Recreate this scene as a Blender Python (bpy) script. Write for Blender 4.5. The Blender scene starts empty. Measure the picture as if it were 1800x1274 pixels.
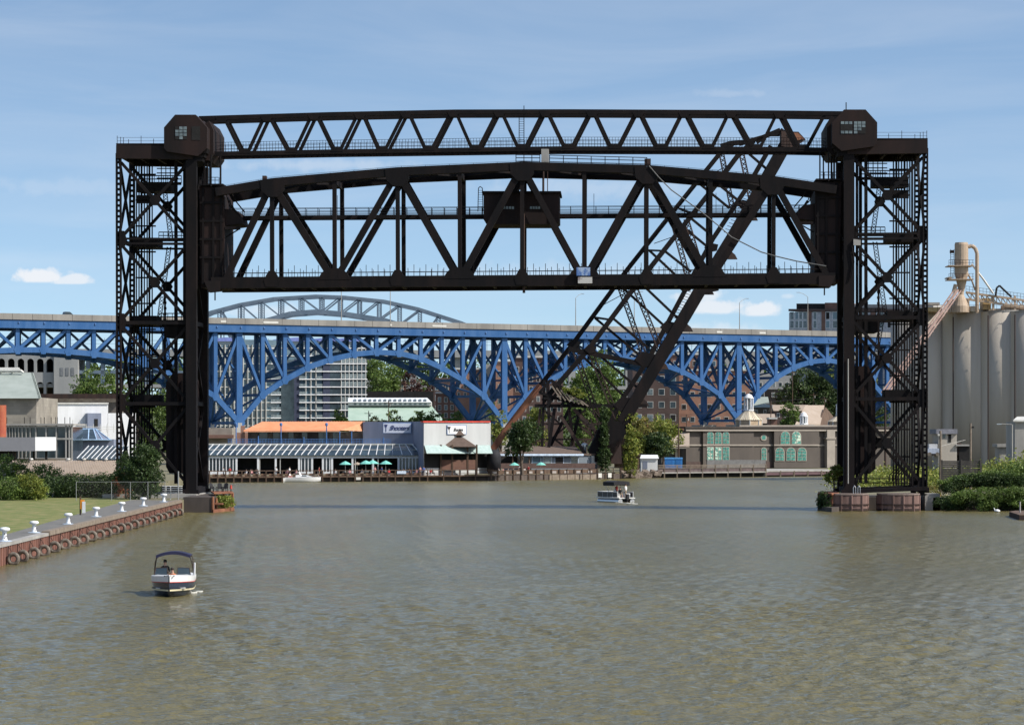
import bpy, bmesh, math, random
import numpy as np
from mathutils import Vector, Matrix
R = math.radians
sc = bpy.context.scene
COL = sc.collection
F = 5000.0      # focal length in photo pixels
HC = 8.8        # camera height above the water
YH = 765.0      # horizon row of the photo

# ------------------------------------------------------------------ camera, sky, sun
cam = bpy.data.objects.new('camera', bpy.data.cameras.new('camera')); COL.objects.link(cam)
cam.location = (0, 0, HC); cam.rotation_euler = (R(90), 0, 0)
cam.data.sensor_width = 36.0; cam.data.lens = F / 1800 * 36
cam.data.shift_y = (YH - 637) / 1800
cam.data.clip_start = 1.0; cam.data.clip_end = 20000
sc.camera = cam
SE, SA = R(44), R(-21)
SUN = Vector((math.cos(SE) * math.cos(SA), math.cos(SE) * math.sin(SA), math.sin(SE)))
ld = bpy.data.lights.new('sun', 'SUN'); ld.energy = 4.9; ld.angle = R(0.5); ld.color = (1.0, 0.945, 0.86)
sun = bpy.data.objects.new('sun', ld); COL.objects.link(sun)
sun.rotation_euler = SUN.to_track_quat('Z', 'Y').to_euler(); sun.location = (200, 50, 300)

w = bpy.data.worlds.new('World'); sc.world = w; w.use_nodes = True
nt = w.node_tree; nt.nodes.clear()
def N(t, **k):
    n = nt.nodes.new(t)
    for a, b in k.items():
        if a.startswith('i_'): n.inputs[int(a[2:])].default_value = b
        else: setattr(n, a, b)
    return n
L = nt.links.new
tc = N('ShaderNodeTexCoord')
sep = N('ShaderNodeSeparateXYZ'); L(tc.outputs['Generated'], sep.inputs[0])
zr = N('ShaderNodeMath', operation='MULTIPLY_ADD', i_1=2.0, i_2=0.07)
L(sep.outputs[2], zr.inputs[0])
cmb = N('ShaderNodeCombineXYZ'); L(sep.outputs[0], cmb.inputs[0]); L(sep.outputs[1], cmb.inputs[1]); L(zr.outputs[0], cmb.inputs[2])
nv = N('ShaderNodeVectorMath', operation='NORMALIZE'); L(cmb.outputs[0], nv.inputs[0])
sky = N('ShaderNodeTexSky', sky_type='NISHITA', sun_disc=False, sun_elevation=SE, sun_rotation=math.atan2(SUN.x, SUN.y),
        air_density=1.0, dust_density=1.3, ozone_density=2.0, altitude=100)
L(nv.outputs[0], sky.inputs[0])
# thin high cloud veil + a few small cumulus, laid out by direction in the sky
sc2 = N('ShaderNodeMapping'); sc2.inputs['Scale'].default_value = (6, 6, 42); sc2.inputs['Rotation'].default_value = (0, R(5), 0)
L(tc.outputs['Generated'], sc2.inputs[0])
n1 = N('ShaderNodeTexNoise'); n1.inputs['Scale'].default_value = 1.3; n1.inputs['Detail'].default_value = 7; n1.inputs['Roughness'].default_value = .55; n1.inputs['Distortion'].default_value = .6
L(sc2.outputs[0], n1.inputs['Vector'])
r1 = N('ShaderNodeMapRange'); r1.inputs[1].default_value = .40; r1.inputs[2].default_value = .78; r1.inputs[3].default_value = 0; r1.inputs[4].default_value = .17
L(n1.outputs[0], r1.inputs[0])
fac = r1.outputs[0]
# directions -> angular u,v   (u = x/y, v = z/y)
u = N('ShaderNodeMath', operation='DIVIDE'); L(sep.outputs[0], u.inputs[0]); L(sep.outputs[1], u.inputs[1])
v = N('ShaderNodeMath', operation='DIVIDE'); L(sep.outputs[2], v.inputs[0]); L(sep.outputs[1], v.inputs[1])
def mth(op, a, b=None, c=None):
    n = N('ShaderNodeMath', operation=op)
    for i, q in enumerate((a, b, c)):
        if q is None: continue
        if isinstance(q, (int, float)): n.inputs[i].default_value = q
        else: L(q, n.inputs[i])
    return n.outputs[0]
uv = N('ShaderNodeCombineXYZ'); L(u.outputs[0], uv.inputs[0]); L(v.outputs[0], uv.inputs[1])
n2 = N('ShaderNodeTexNoise'); n2.inputs['Scale'].default_value = 120; n2.inputs['Detail'].default_value = 6; n2.inputs['Roughness'].default_value = .6
L(uv.outputs[0], n2.inputs['Vector'])
ahead = mth('GREATER_THAN', sep.outputs[1], 0.2)
def puff(px, py, rx, ry, strength, edge=.55, flat=True):
    cu, cv = (px - 900) / F, (YH - py) / F
    a = mth('DIVIDE', mth('SUBTRACT', u.outputs[0], cu), rx / F)
    b = mth('DIVIDE', mth('SUBTRACT', v.outputs[0], cv), ry / F)
    d = mth('SQRT', mth('ADD', mth('MULTIPLY', a, a), mth('MULTIPLY', b, b)))
    d = mth('ADD', d, mth('MULTIPLY', mth('SUBTRACT', n2.outputs[0], .5), 1.9))
    m = N('ShaderNodeMapRange', interpolation_type='SMOOTHSTEP'); m.inputs[1].default_value = 1.0; m.inputs[2].default_value = 1.0 - edge
    m.inputs[3].default_value = 0; m.inputs[4].default_value = strength
    L(d, m.inputs[0])
    r = m.outputs[0]
    if flat:
        mm = N('ShaderNodeMapRange', interpolation_type='SMOOTHSTEP'); mm.inputs[1].default_value = -.75; mm.inputs[2].default_value = -.4
        L(b, mm.inputs[0]); r = mth('MULTIPLY', r, mm.outputs[0])
    return mth('MULTIPLY', r, ahead)
for q in ((70, 486, 62, 18, .9), (125, 492, 48, 13, .75), (1232, 520, 55, 16, .7), (1262, 540, 85, 20, .75), (1330, 545, 50, 18, .8), (1385, 520, 20, 7, .4),
          (470, 548, 110, 20, .45), (1240, 590, 160, 30, .5), (1050, 330, 300, 30, .22), (560, 290, 280, 16, .28), (1290, 165, 110, 12, .18), (120, 330, 240, 26, .16), (1000, 480, 400, 26, .2)):
    fac = mth('MAXIMUM', fac, puff(*q[:5], edge=.55 if q[4] > .5 else .95, flat=q[4] > .5))
tint = N('ShaderNodeMix', data_type='RGBA', blend_type='MULTIPLY'); tint.inputs[0].default_value = 1
tint.inputs[7].default_value = (1.16, 1.17, 1.11, 1)
L(sky.outputs[0], tint.inputs[6])
mx = N('ShaderNodeMix', data_type='RGBA'); L(fac, mx.inputs[0]); L(tint.outputs[2], mx.inputs[6]); mx.inputs[7].default_value = (5.6, 5.7, 5.9, 1)
bg = N('ShaderNodeBackground'); bg.inputs[1].default_value = 0.15; L(mx.outputs[2], bg.inputs[0])
ow = N('ShaderNodeOutputWorld'); L(bg.outputs[0], ow.inputs[0])
sc.view_settings.view_transform = 'Standard'; sc.view_settings.look = 'None'; sc.view_settings.exposure = 0.1; sc.view_settings.gamma = 1
sc.render.resolution_x = 1024; sc.render.resolution_y = 724
sc.cycles.max_bounces = 6; sc.cycles.caustics_reflective = False; sc.cycles.caustics_refractive = False

# ------------------------------------------------------------------ helpers
def at(px, py, Y):            # the point at distance Y that the photo shows at (px, py)
    return Vector(((px - 900) * Y / F, Y, HC - (py - YH) * Y / F))
def gz(px, z, Y): return Vector(((px - 900) * Y / F, Y, z))
class Plane:                  # a vertical plane (facade, truss); w = offset away from the camera along its normal
    def __init__(s, X0, Y0, ux, uy):
        l = math.hypot(ux, uy); s.u = Vector((ux / l, uy / l, 0)); s.n = Vector((-uy / l, ux / l, 0)); s.o = Vector((X0, Y0, 0))
    def at(s, px, py, w=0):
        o = s.o + s.n * w; d = Vector(((px - 900) / F, 1, -(py - YH) / F))
        Y = o.dot(s.n) / (d.x * s.n.x + d.y * s.n.y)
        return Vector((d.x * Y, Y, HC + d.z * Y))
def plane_px(pxa, Ya, pxb, Yb):
    a, b = gz(pxa, 0, Ya), gz(pxb, 0, Yb); return Plane(a.x, a.y, b.x - a.x, b.y - a.y)
Z3 = Vector((0, 0, 1))
ORG = {}
class MB:
    def __init__(s): s.v = []; s.f = []; s.m = []; s.cm = 0
    def add(s, vs, fs):
        k = len(s.v); s.v += [tuple(x) for x in vs]; s.f += [tuple(i + k for i in f) for f in fs]; s.m += [s.cm] * len(fs); return s
    def hexa(s, c, a, b, d):          # centre and three half vectors
        c, a, b, d = map(Vector, (c, a, b, d))
        vs = [c + a * i + b * j + d * k for i in (-1, 1) for j in (-1, 1) for k in (-1, 1)]
        return s.add(vs, [(0, 1, 3, 2), (4, 6, 7, 5), (0, 4, 5, 1), (2, 3, 7, 6), (0, 2, 6, 4), (1, 5, 7, 3)])
    def box(s, c, sx, sy, sz, rz=0):
        ca, sa = math.cos(rz), math.sin(rz)
        return s.hexa(c, (ca * sx / 2, sa * sx / 2, 0), (-sa * sy / 2, ca * sy / 2, 0), (0, 0, sz / 2))
    def beam(s, a, b, h, t, n=Vector((0, 1, 0))):   # h across in the plane, t along n
        a, b, n = Vector(a), Vector(b), Vector(n); d = b - a
        if d.length < 1e-6: return s
        p = d.cross(n)
        if p.length < 1e-6: p = d.orthogonal()
        p.normalize(); n2_ = p.cross(d).normalized()
        return s.hexa((a + b) / 2, d / 2, p * h / 2, n2_ * t / 2)
    def tube(s, a, b, r, r2=None, seg=8, cap=True):
        a, b = Vector(a), Vector(b); r2 = r if r2 is None else r2; d = (b - a).normalized(); p = d.orthogonal().normalized(); q = d.cross(p)
        vs = []
        for c, rr in ((a, r), (b, r2)):
            for i in range(seg):
                t = 2 * math.pi * i / seg; vs.append(c + (p * math.cos(t) + q * math.sin(t)) * rr)
        fs = [(i, (i + 1) % seg, seg + (i + 1) % seg, seg + i) for i in range(seg)]
        if cap: fs += [tuple(range(seg - 1, -1, -1)), tuple(range(seg, 2 * seg))]
        return s.add(vs, fs)
    def path(s, pts, r, seg=6):
        for a, b in zip(pts, pts[1:]): s.tube(a, b, r, seg=seg)
        return s
    def lathe(s, c, prof, seg=16, ax=None):        # prof [(r,z)]
        c = Vector(c); vs = []; n = len(prof)
        for r, z in prof:
            for i in range(seg):
                t = 2 * math.pi * i / seg; vs.append(c + Vector((r * math.cos(t), r * math.sin(t), z)))
        fs = [(j * seg + i, j * seg + (i + 1) % seg, (j + 1) * seg + (i + 1) % seg, (j + 1) * seg + i) for j in range(n - 1) for i in range(seg)]
        fs += [tuple(range(seg - 1, -1, -1)), tuple(range((n - 1) * seg, n * seg))]
        return s.add(vs, fs)
    def prism(s, pts, vec):
        pts = [Vector(p) for p in pts]; vec = Vector(vec); n = len(pts)
        return s.add(pts + [p + vec for p in pts], [tuple(range(n - 1, -1, -1)), tuple(range(n, 2 * n))] + [(i, (i + 1) % n, n + (i + 1) % n, n + i) for i in range(n)])
    def quad(s, *p): return s.add(p, [tuple(range(len(p)))])
    def build(s, name, mat, parent=None, origin=None, smooth=False):
        if parent is not None: o0 = ORG[parent.name]
        elif origin is not None: o0 = Vector(origin)
        else:
            xs = np.array(s.v); mn, mxx = xs.min(0), xs.max(0); o0 = Vector(((mn[0] + mxx[0]) / 2, (mn[1] + mxx[1]) / 2, mn[2]))
        me = bpy.data.meshes.new(name); me.from_pydata([(x - o0.x, y - o0.y, z - o0.z) for x, y, z in s.v], [], s.f)
        for mm in (mat if isinstance(mat, (list, tuple)) else [mat]): me.materials.append(mm)
        if isinstance(mat, (list, tuple)): me.polygons.foreach_set('material_index', s.m)
        if smooth: me.polygons.foreach_set('use_smooth', [True] * len(s.f))
        ob = bpy.data.objects.new(name, me); COL.objects.link(ob)
        if parent is not None: ob.parent = parent
        else: ob.location = o0
        ORG[ob.name] = o0
        return ob
def tag(o, label=None, cat=None, group=None, kind=None):
    if label: o['label'] = label
    if cat: o['category'] = cat
    if group: o['group'] = group
    if kind: o['kind'] = kind
    return o
def thing(name, label, cat, loc, group=None):
    o = bpy.data.objects.new(name, None); COL.objects.link(o); o.location = loc; o.empty_display_size = .5
    ORG[o.name] = Vector(loc); return tag(o, label, cat, group)
def children(o): return [c for c in COL.objects if c.parent == o]
def copy_thing(root, loc, label, rz=0.0, scale=None, kids=None):
    kids = kids if kids is not None else children(root)
    r = root.copy(); COL.objects.link(r); r.location = loc; r.rotation_euler = (0, 0, rz); r['label'] = label
    if scale: r.scale = (scale,) * 3
    for ch in kids:
        c = ch.copy(); COL.objects.link(c); c.parent = r
        for g in ch.children:
            d = g.copy(); COL.objects.link(d); d.parent = c
    return r

# ------------------------------------------------------------------ materials
def mat(name, rgb, rough=.7, rgb2=None, scale=1.0, var=.22, metal=0.0, bump=0.0, streak=0.0, spec=.5, bscale=None, thr=(.35, .65)):
    m = bpy.data.materials.new(name); m.use_nodes = True; t = m.node_tree; b = t.nodes['Principled BSDF']
    b.inputs['Roughness'].default_value = rough; b.inputs['Metallic'].default_value = metal; b.inputs['Specular IOR Level'].default_value = spec
    tcn = t.nodes.new('ShaderNodeTexCoord')
    nz = t.nodes.new('ShaderNodeTexNoise'); nz.inputs['Scale'].default_value = scale; nz.inputs['Detail'].default_value = 6; nz.inputs['Roughness'].default_value = .65
    mp = t.nodes.new('ShaderNodeMapping'); t.links.new(tcn.outputs['Object'], mp.inputs[0])
    if streak: mp.inputs['Scale'].default_value = (1, 1, 1 / (1 + streak))
    t.links.new(mp.outputs[0], nz.inputs['Vector'])
    mr = t.nodes.new('ShaderNodeMapRange'); mr.inputs[1].default_value = thr[0]; mr.inputs[2].default_value = thr[1]; t.links.new(nz.outputs[0], mr.inputs[0])
    mxn = t.nodes.new('ShaderNodeMix'); mxn.data_type = 'RGBA'; t.links.new(mr.outputs[0], mxn.inputs[0])
    if rgb2 is None: a, c = [x * (1 - var) for x in rgb], [min(1, x * (1 + var)) for x in rgb]
    else: a, c = rgb, rgb2
    mxn.inputs[6].default_value = (*a, 1); mxn.inputs[7].default_value = (*c, 1)
    t.links.new(mxn.outputs[2], b.inputs['Base Color'])
    if bump:
        n2 = t.nodes.new('ShaderNodeTexNoise'); n2.inputs['Scale'].default_value = bscale or scale * 4; n2.inputs['Detail'].default_value = 5
        t.links.new(tcn.outputs['Object'], n2.inputs['Vector'])
        bp = t.nodes.new('ShaderNodeBump'); bp.inputs['Strength'].default_value = 1; bp.inputs['Distance'].default_value = bump
        t.links.new(n2.outputs[0], bp.inputs['Height']); t.links.new(bp.outputs[0], b.inputs['Normal'])
    return m
def leafmat(name, a, b, c=None):
    m = bpy.data.materials.new(name); m.use_nodes = True; t = m.node_tree; p = t.nodes['Principled BSDF']; p.inputs['Roughness'].default_value = .55; p.inputs['Specular IOR Level'].default_value = .35
    g = t.nodes.new('ShaderNodeNewGeometry'); rp = t.nodes.new('ShaderNodeValToRGB'); e = rp.color_ramp.elements
    e[0].color = (*a, 1); e[1].color = (*b, 1)
    if c: x = e.new(.93); x.color = (*b, 1); e[-1].color = (*c, 1)
    t.links.new(g.outputs['Random Per Island'], rp.inputs[0])
    tcn = t.nodes.new('ShaderNodeTexCoord'); nz = t.nodes.new('ShaderNodeTexNoise'); nz.inputs['Scale'].default_value = .5; nz.inputs['Detail'].default_value = 3
    t.links.new(tcn.outputs['Object'], nz.inputs['Vector'])
    mr = t.nodes.new('ShaderNodeMapRange'); mr.inputs[1].default_value = .3; mr.inputs[2].default_value = .7; mr.inputs[3].default_value = .6; mr.inputs[4].default_value = 1.35
    t.links.new(nz.outputs[0], mr.inputs[0])
    vm = t.nodes.new('ShaderNodeVectorMath'); vm.operation = 'SCALE'; t.links.new(rp.outputs[0], vm.inputs[0]); t.links.new(mr.outputs[0], vm.inputs['Scale'])
    t.links.new(vm.outputs[0], p.inputs['Base Color'])
    tr = t.nodes.new('ShaderNodeBsdfTranslucent'); t.links.new(vm.outputs[0], tr.inputs[0])
    ms = t.nodes.new('ShaderNodeMixShader'); ms.inputs[0].default_value = .3
    t.links.new(p.outputs[0], ms.inputs[1]); t.links.new(tr.outputs[0], ms.inputs[2]); t.links.new(ms.outputs[0], t.nodes['Material Output'].inputs[0])
    return m
def brickmat(name, c1, c2, mortar, sc_=1.0, bw=.24, bh=.08):
    m = bpy.data.materials.new(name); m.use_nodes = True; t = m.node_tree; p = t.nodes['Principled BSDF']; p.inputs['Roughness'].default_value = .85
    tcn = t.nodes.new('ShaderNodeTexCoord'); sp = t.nodes.new('ShaderNodeSeparateXYZ'); t.links.new(tcn.outputs['Object'], sp.inputs[0])
    ad = t.nodes.new('ShaderNodeMath'); ad.operation = 'ADD'; t.links.new(sp.outputs[0], ad.inputs[0]); t.links.new(sp.outputs[1], ad.inputs[1])
    cb = t.nodes.new('ShaderNodeCombineXYZ'); t.links.new(ad.outputs[0], cb.inputs[0]); t.links.new(sp.outputs[2], cb.inputs[1])
    br = t.nodes.new('ShaderNodeTexBrick'); br.inputs['Scale'].default_value = 1; br.inputs['Brick Width'].default_value = bw * sc_; br.inputs['Row Height'].default_value = bh * sc_
    br.inputs['Mortar Size'].default_value = .012 * sc_; br.inputs['Color1'].default_value = (*c1, 1); br.inputs['Color2'].default_value = (*c2, 1); br.inputs['Mortar'].default_value = (*mortar, 1)
    t.links.new(cb.outputs[0], br.inputs['Vector'])
    nz = t.nodes.new('ShaderNodeTexNoise'); nz.inputs['Scale'].default_value = .25; nz.inputs['Detail'].default_value = 6; t.links.new(tcn.outputs['Object'], nz.inputs['Vector'])
    mr = t.nodes.new('ShaderNodeMapRange'); mr.inputs[1].default_value = .3; mr.inputs[2].default_value = .7; mr.inputs[3].default_value = .75; mr.inputs[4].default_value = 1.25; t.links.new(nz.outputs[0], mr.inputs[0])
    vm = t.nodes.new('ShaderNodeVectorMath'); vm.operation = 'SCALE'; t.links.new(br.outputs[0], vm.inputs[0]); t.links.new(mr.outputs[0], vm.inputs['Scale'])
    t.links.new(vm.outputs[0], p.inputs['Base Color']); return m
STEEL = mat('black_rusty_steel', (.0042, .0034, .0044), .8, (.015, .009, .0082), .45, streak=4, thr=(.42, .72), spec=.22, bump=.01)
STEEL2 = mat('rusty_steel', (.015, .009, .0085), .8, (.055, .027, .019), .5, streak=3, bump=.01)
STEELR = mat('orange_rust', (.16, .055, .03), .85, (.28, .12, .06), .5, streak=3)
HOUSE = mat('machinery_house_plate', (.010, .0072, .0075), .8, (.026, .014, .0125), .4, streak=4, spec=.25)
GLASSG = mat('grimy_glass', (.22, .27, .28), .25, (.08, .1, .11), 1.5, spec=.6)
GLASSD = mat('dark_glass', (.018, .028, .036), .12, (.05, .075, .09), .25, spec=.8)
GLASSB = mat('blue_glass', (.05, .09, .13), .1, (.10, .17, .21), .12, spec=.9)
DARK = mat('dark_interior', (.012, .011, .011), .9, var=.4)  # near-black for dark parts, and for painted shade inside openings
BLUE = mat('blue_bridge_paint', (.018, .09, .25), .6, (.045, .128, .30), .5, streak=3, spec=.3)
CONC = mat('concrete', (.26, .25, .23), .9, (.40, .385, .36), .3, streak=3, bump=.01)
CONCB = mat('parapet_concrete', (.19, .18, .165), .9, (.31, .295, .27), .15, streak=5)
ARCHG = mat('grey_blue_steel', (.10, .145, .20), .6, (.15, .2, .26), .2)
WHITE = mat('white_paint', (.72, .73, .74), .6, var=.08, scale=.6, streak=4)
OFFW = mat('off_white_trim', (.58, .57, .53), .7, var=.12, scale=.6)
GREYB = mat('grey_blue_wall', (.20, .23, .31), .75, var=.12, scale=.3, streak=4)
ORANGE = mat('orange_roof', (.62, .25, .12), .75, (.70, .32, .17), .5, streak=0)
BRK = brickmat('red_brick', (.22, .085, .055), (.17, .065, .045), (.2, .17, .14))
BRKL = brickmat('orange_brick', (.36, .15, .09), (.30, .12, .075), (.3, .25, .2))
BRKD = brickmat('dark_brick', (.10, .05, .042), (.075, .04, .035), (.1, .09, .08))
STONE = brickmat('stone_block', (.30, .27, .22), (.24, .215, .18), (.2, .18, .15), 1, 1.2, .5)
TAUPE = mat('taupe_stucco', (.085, .072, .062), .85, (.11, .092, .078), .3, streak=2)
TAUPE2 = mat('light_taupe_trim', (.33, .29, .245), .85, var=.1, scale=.5)
BROWN = mat('brown_timber', (.075, .045, .03), .85, (.14, .09, .06), 1.2, streak=3)
TIMB = mat('weathered_timber', (.16, .125, .095), .9, (.27, .22, .17), 1.5)
ROOFB = mat('brown_shingle', (.10, .07, .055), .95, (.14, .1, .08), 1.5)
ROOFT = mat('tan_roof', (.33, .26, .20), .85, (.38, .31, .25), .6)
ROOFG = mat('grey_green_roof', (.27, .31, .28), .8, (.33, .37, .34), .4)
GREEN = mat('pale_green_roof', (.33, .44, .36), .8, (.40, .50, .42), .3)
TEAL = mat('teal_canvas', (.18, .52, .45), .8, var=.15)
REDP = mat('red_paint', (.5, .05, .03), .6, var=.2)
BLUEP = mat('bright_blue_plastic', (.03, .19, .50), .5, var=.15)
RUBBER = mat('tyre_rubber', (.07, .06, .05), .9, (.26, .22, .18), 2.5)
SILO = mat('silo_concrete', (.40, .355, .295), .9, (.50, .45, .39), .5, streak=14, bump=.02, thr=(.3, .7))
TAN = mat('tan_painted_steel', (.36, .27, .19), .7, (.45, .35, .26), .8)
BLACKC = mat('black_canvas', (.012, .012, .016), .8, var=.4)
NAVY = mat('navy_canvas', (.012, .013, .05), .7, var=.25)
SKIN = mat('skin', (.52, .31, .22), .6, var=.06)
HAIR = mat('dark_hair', (.03, .02, .015), .7, var=.3)
CHROME = mat('bright_metal', (.6, .6, .6), .3, metal=.9, var=.05)
LF1 = leafmat('leaf_mid_green', (.06, .11, .022), (.18, .25, .06))
LF2 = leafmat('leaf_yellow_green', (.12, .17, .028), (.31, .33, .07), (.4, .33, .08))
LF3 = leafmat('leaf_dark_green', (.025, .048, .015), (.075, .12, .034))
LF4 = leafmat('leaf_bronze', (.05, .02, .02), (.10, .05, .04))
LF5 = leafmat('leaf_autumn', (.13, .15, .03), (.30, .26, .08), (.4, .18, .07))
BARK = mat('bark', (.07, .05, .038), .95, (.13, .1, .08), 4)

# ------------------------------------------------------------------ foliage
def leaf_mesh(name, mat_, lobes, n, size, parent=None, seed=1, origin=None, clump=.33, flat=1.0):
    rg = np.random.default_rng(seed); lobes = [(np.array(c, float), np.array(r, float)) for c, r in lobes]
    wts = np.array([r[0] * r[1] + r[0] * r[2] + r[1] * r[2] for _, r in lobes]); wts = wts / wts.sum()
    nc = max(8, n // 26); idx = rg.choice(len(lobes), nc, p=wts)
    d = rg.normal(size=(nc, 3)); d /= np.linalg.norm(d, axis=1)[:, None]
    rad = rg.uniform(.35, 1.0, nc) ** .45
    cen = np.array([lobes[i][0] for i in idx]); rr = np.array([lobes[i][1] for i in idx])
    cc = cen + d * rr * rad[:, None]
    k = rg.integers(0, nc, n); cs = clump * rr[k].mean(1)
    p = cc[k] + rg.normal(size=(n, 3)) * (cs * .55)[:, None] * np.array([1, 1, .75 * flat])
    a = rg.normal(size=(n, 3)); a /= np.linalg.norm(a, axis=1)[:, None]
    b = rg.normal(size=(n, 3)); b -= a * (a * b).sum(1)[:, None]; b /= np.linalg.norm(b, axis=1)[:, None]
    s = (size * rg.uniform(.6, 1.4, n))[:, None]
    V = np.stack([p - a * s, p - b * s * .6, p + a * s, p + b * s * .6], 1).reshape(-1, 3)
    if parent is not None: o0 = np.array(ORG[parent.name])
    else: o0 = np.array(origin if origin is not None else (V[:, 0].mean(), V[:, 1].mean(), V[:, 2].min()))
    V = V - o0
    me = bpy.data.meshes.new(name); me.vertices.add(4 * n); me.vertices.foreach_set('co', V.ravel())
    me.loops.add(4 * n); me.loops.foreach_set('vertex_index', np.arange(4 * n)); me.polygons.add(n)
    me.polygons.foreach_set('loop_start', np.arange(0, 4 * n, 4)); me.polygons.foreach_set('loop_total', np.full(n, 4)); me.update(); me.validate()
    me.materials.append(mat_); ob = bpy.data.objects.new(name, me); COL.objects.link(ob)
    if parent is not None: ob.parent = parent
    else: ob.location = Vector(o0)
    ORG[ob.name] = Vector(o0); return ob
def tree(base, h, rx, mat_, label, seed=1, n=2600, size=.32, cat='tree', name='tree', group=None, narrow=1.0, low=.3):
    base = Vector(base); rn = random.Random(seed); root = thing(name, label, cat, base, group)
    t = MB(); r0 = .035 * h; pts = [base + Vector((rn.uniform(-.02, .02) * h * i, rn.uniform(-.02, .02) * h * i, h * .2 * i)) for i in range(4)]
    for i in range(3): t.tube(pts[i], pts[i + 1], r0 * (1 - .28 * i), r0 * (1 - .28 * (i + 1)))
    lobes = []
    for i in range(9):
        a = rn.uniform(0, 6.28); f = rn.uniform(low + .1, .86); rr = rx * rn.uniform(.25, .62) * (1.1 - .5 * abs(f - .55)) * narrow
        c = base + Vector((math.cos(a) * rr, math.sin(a) * rr, f * h)); q = rx * rn.uniform(.32, .5)
        lobes.append((c, (q, q, q * rn.uniform(.7, 1.1))))
        t.tube(pts[1 + i % 2], c, r0 * .4, r0 * .12, seg=5)
    lobes.append((base + Vector((0, 0, h * .82)), (rx * .42, rx * .42, h * .17))); lobes.append((base + Vector((0, 0, h * .55)), (rx * .55, rx * .55, h * .22)))
    t.build('trunk', BARK, root); leaf_mesh('crown', mat_, lobes, n, size, root, seed); return root
def bush(base, rx, ry, h, mat_, label, seed=1, n=1500, size=.2, cat='bush', name='bush', group=None):
    base = Vector(base); rn = random.Random(seed); lobes = []
    for i in range(7):
        q = rn.uniform(.4, .6); lobes.append((base + Vector((rn.uniform(-.55, .55) * rx, rn.uniform(-.5, .5) * ry, h * rn.uniform(.3, .62))), (rx * q, ry * q, h * rn.uniform(.28, .4))))
    o = leaf_mesh(name, mat_, lobes, n, size, None, seed, base); return tag(o, label, cat, group)

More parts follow.
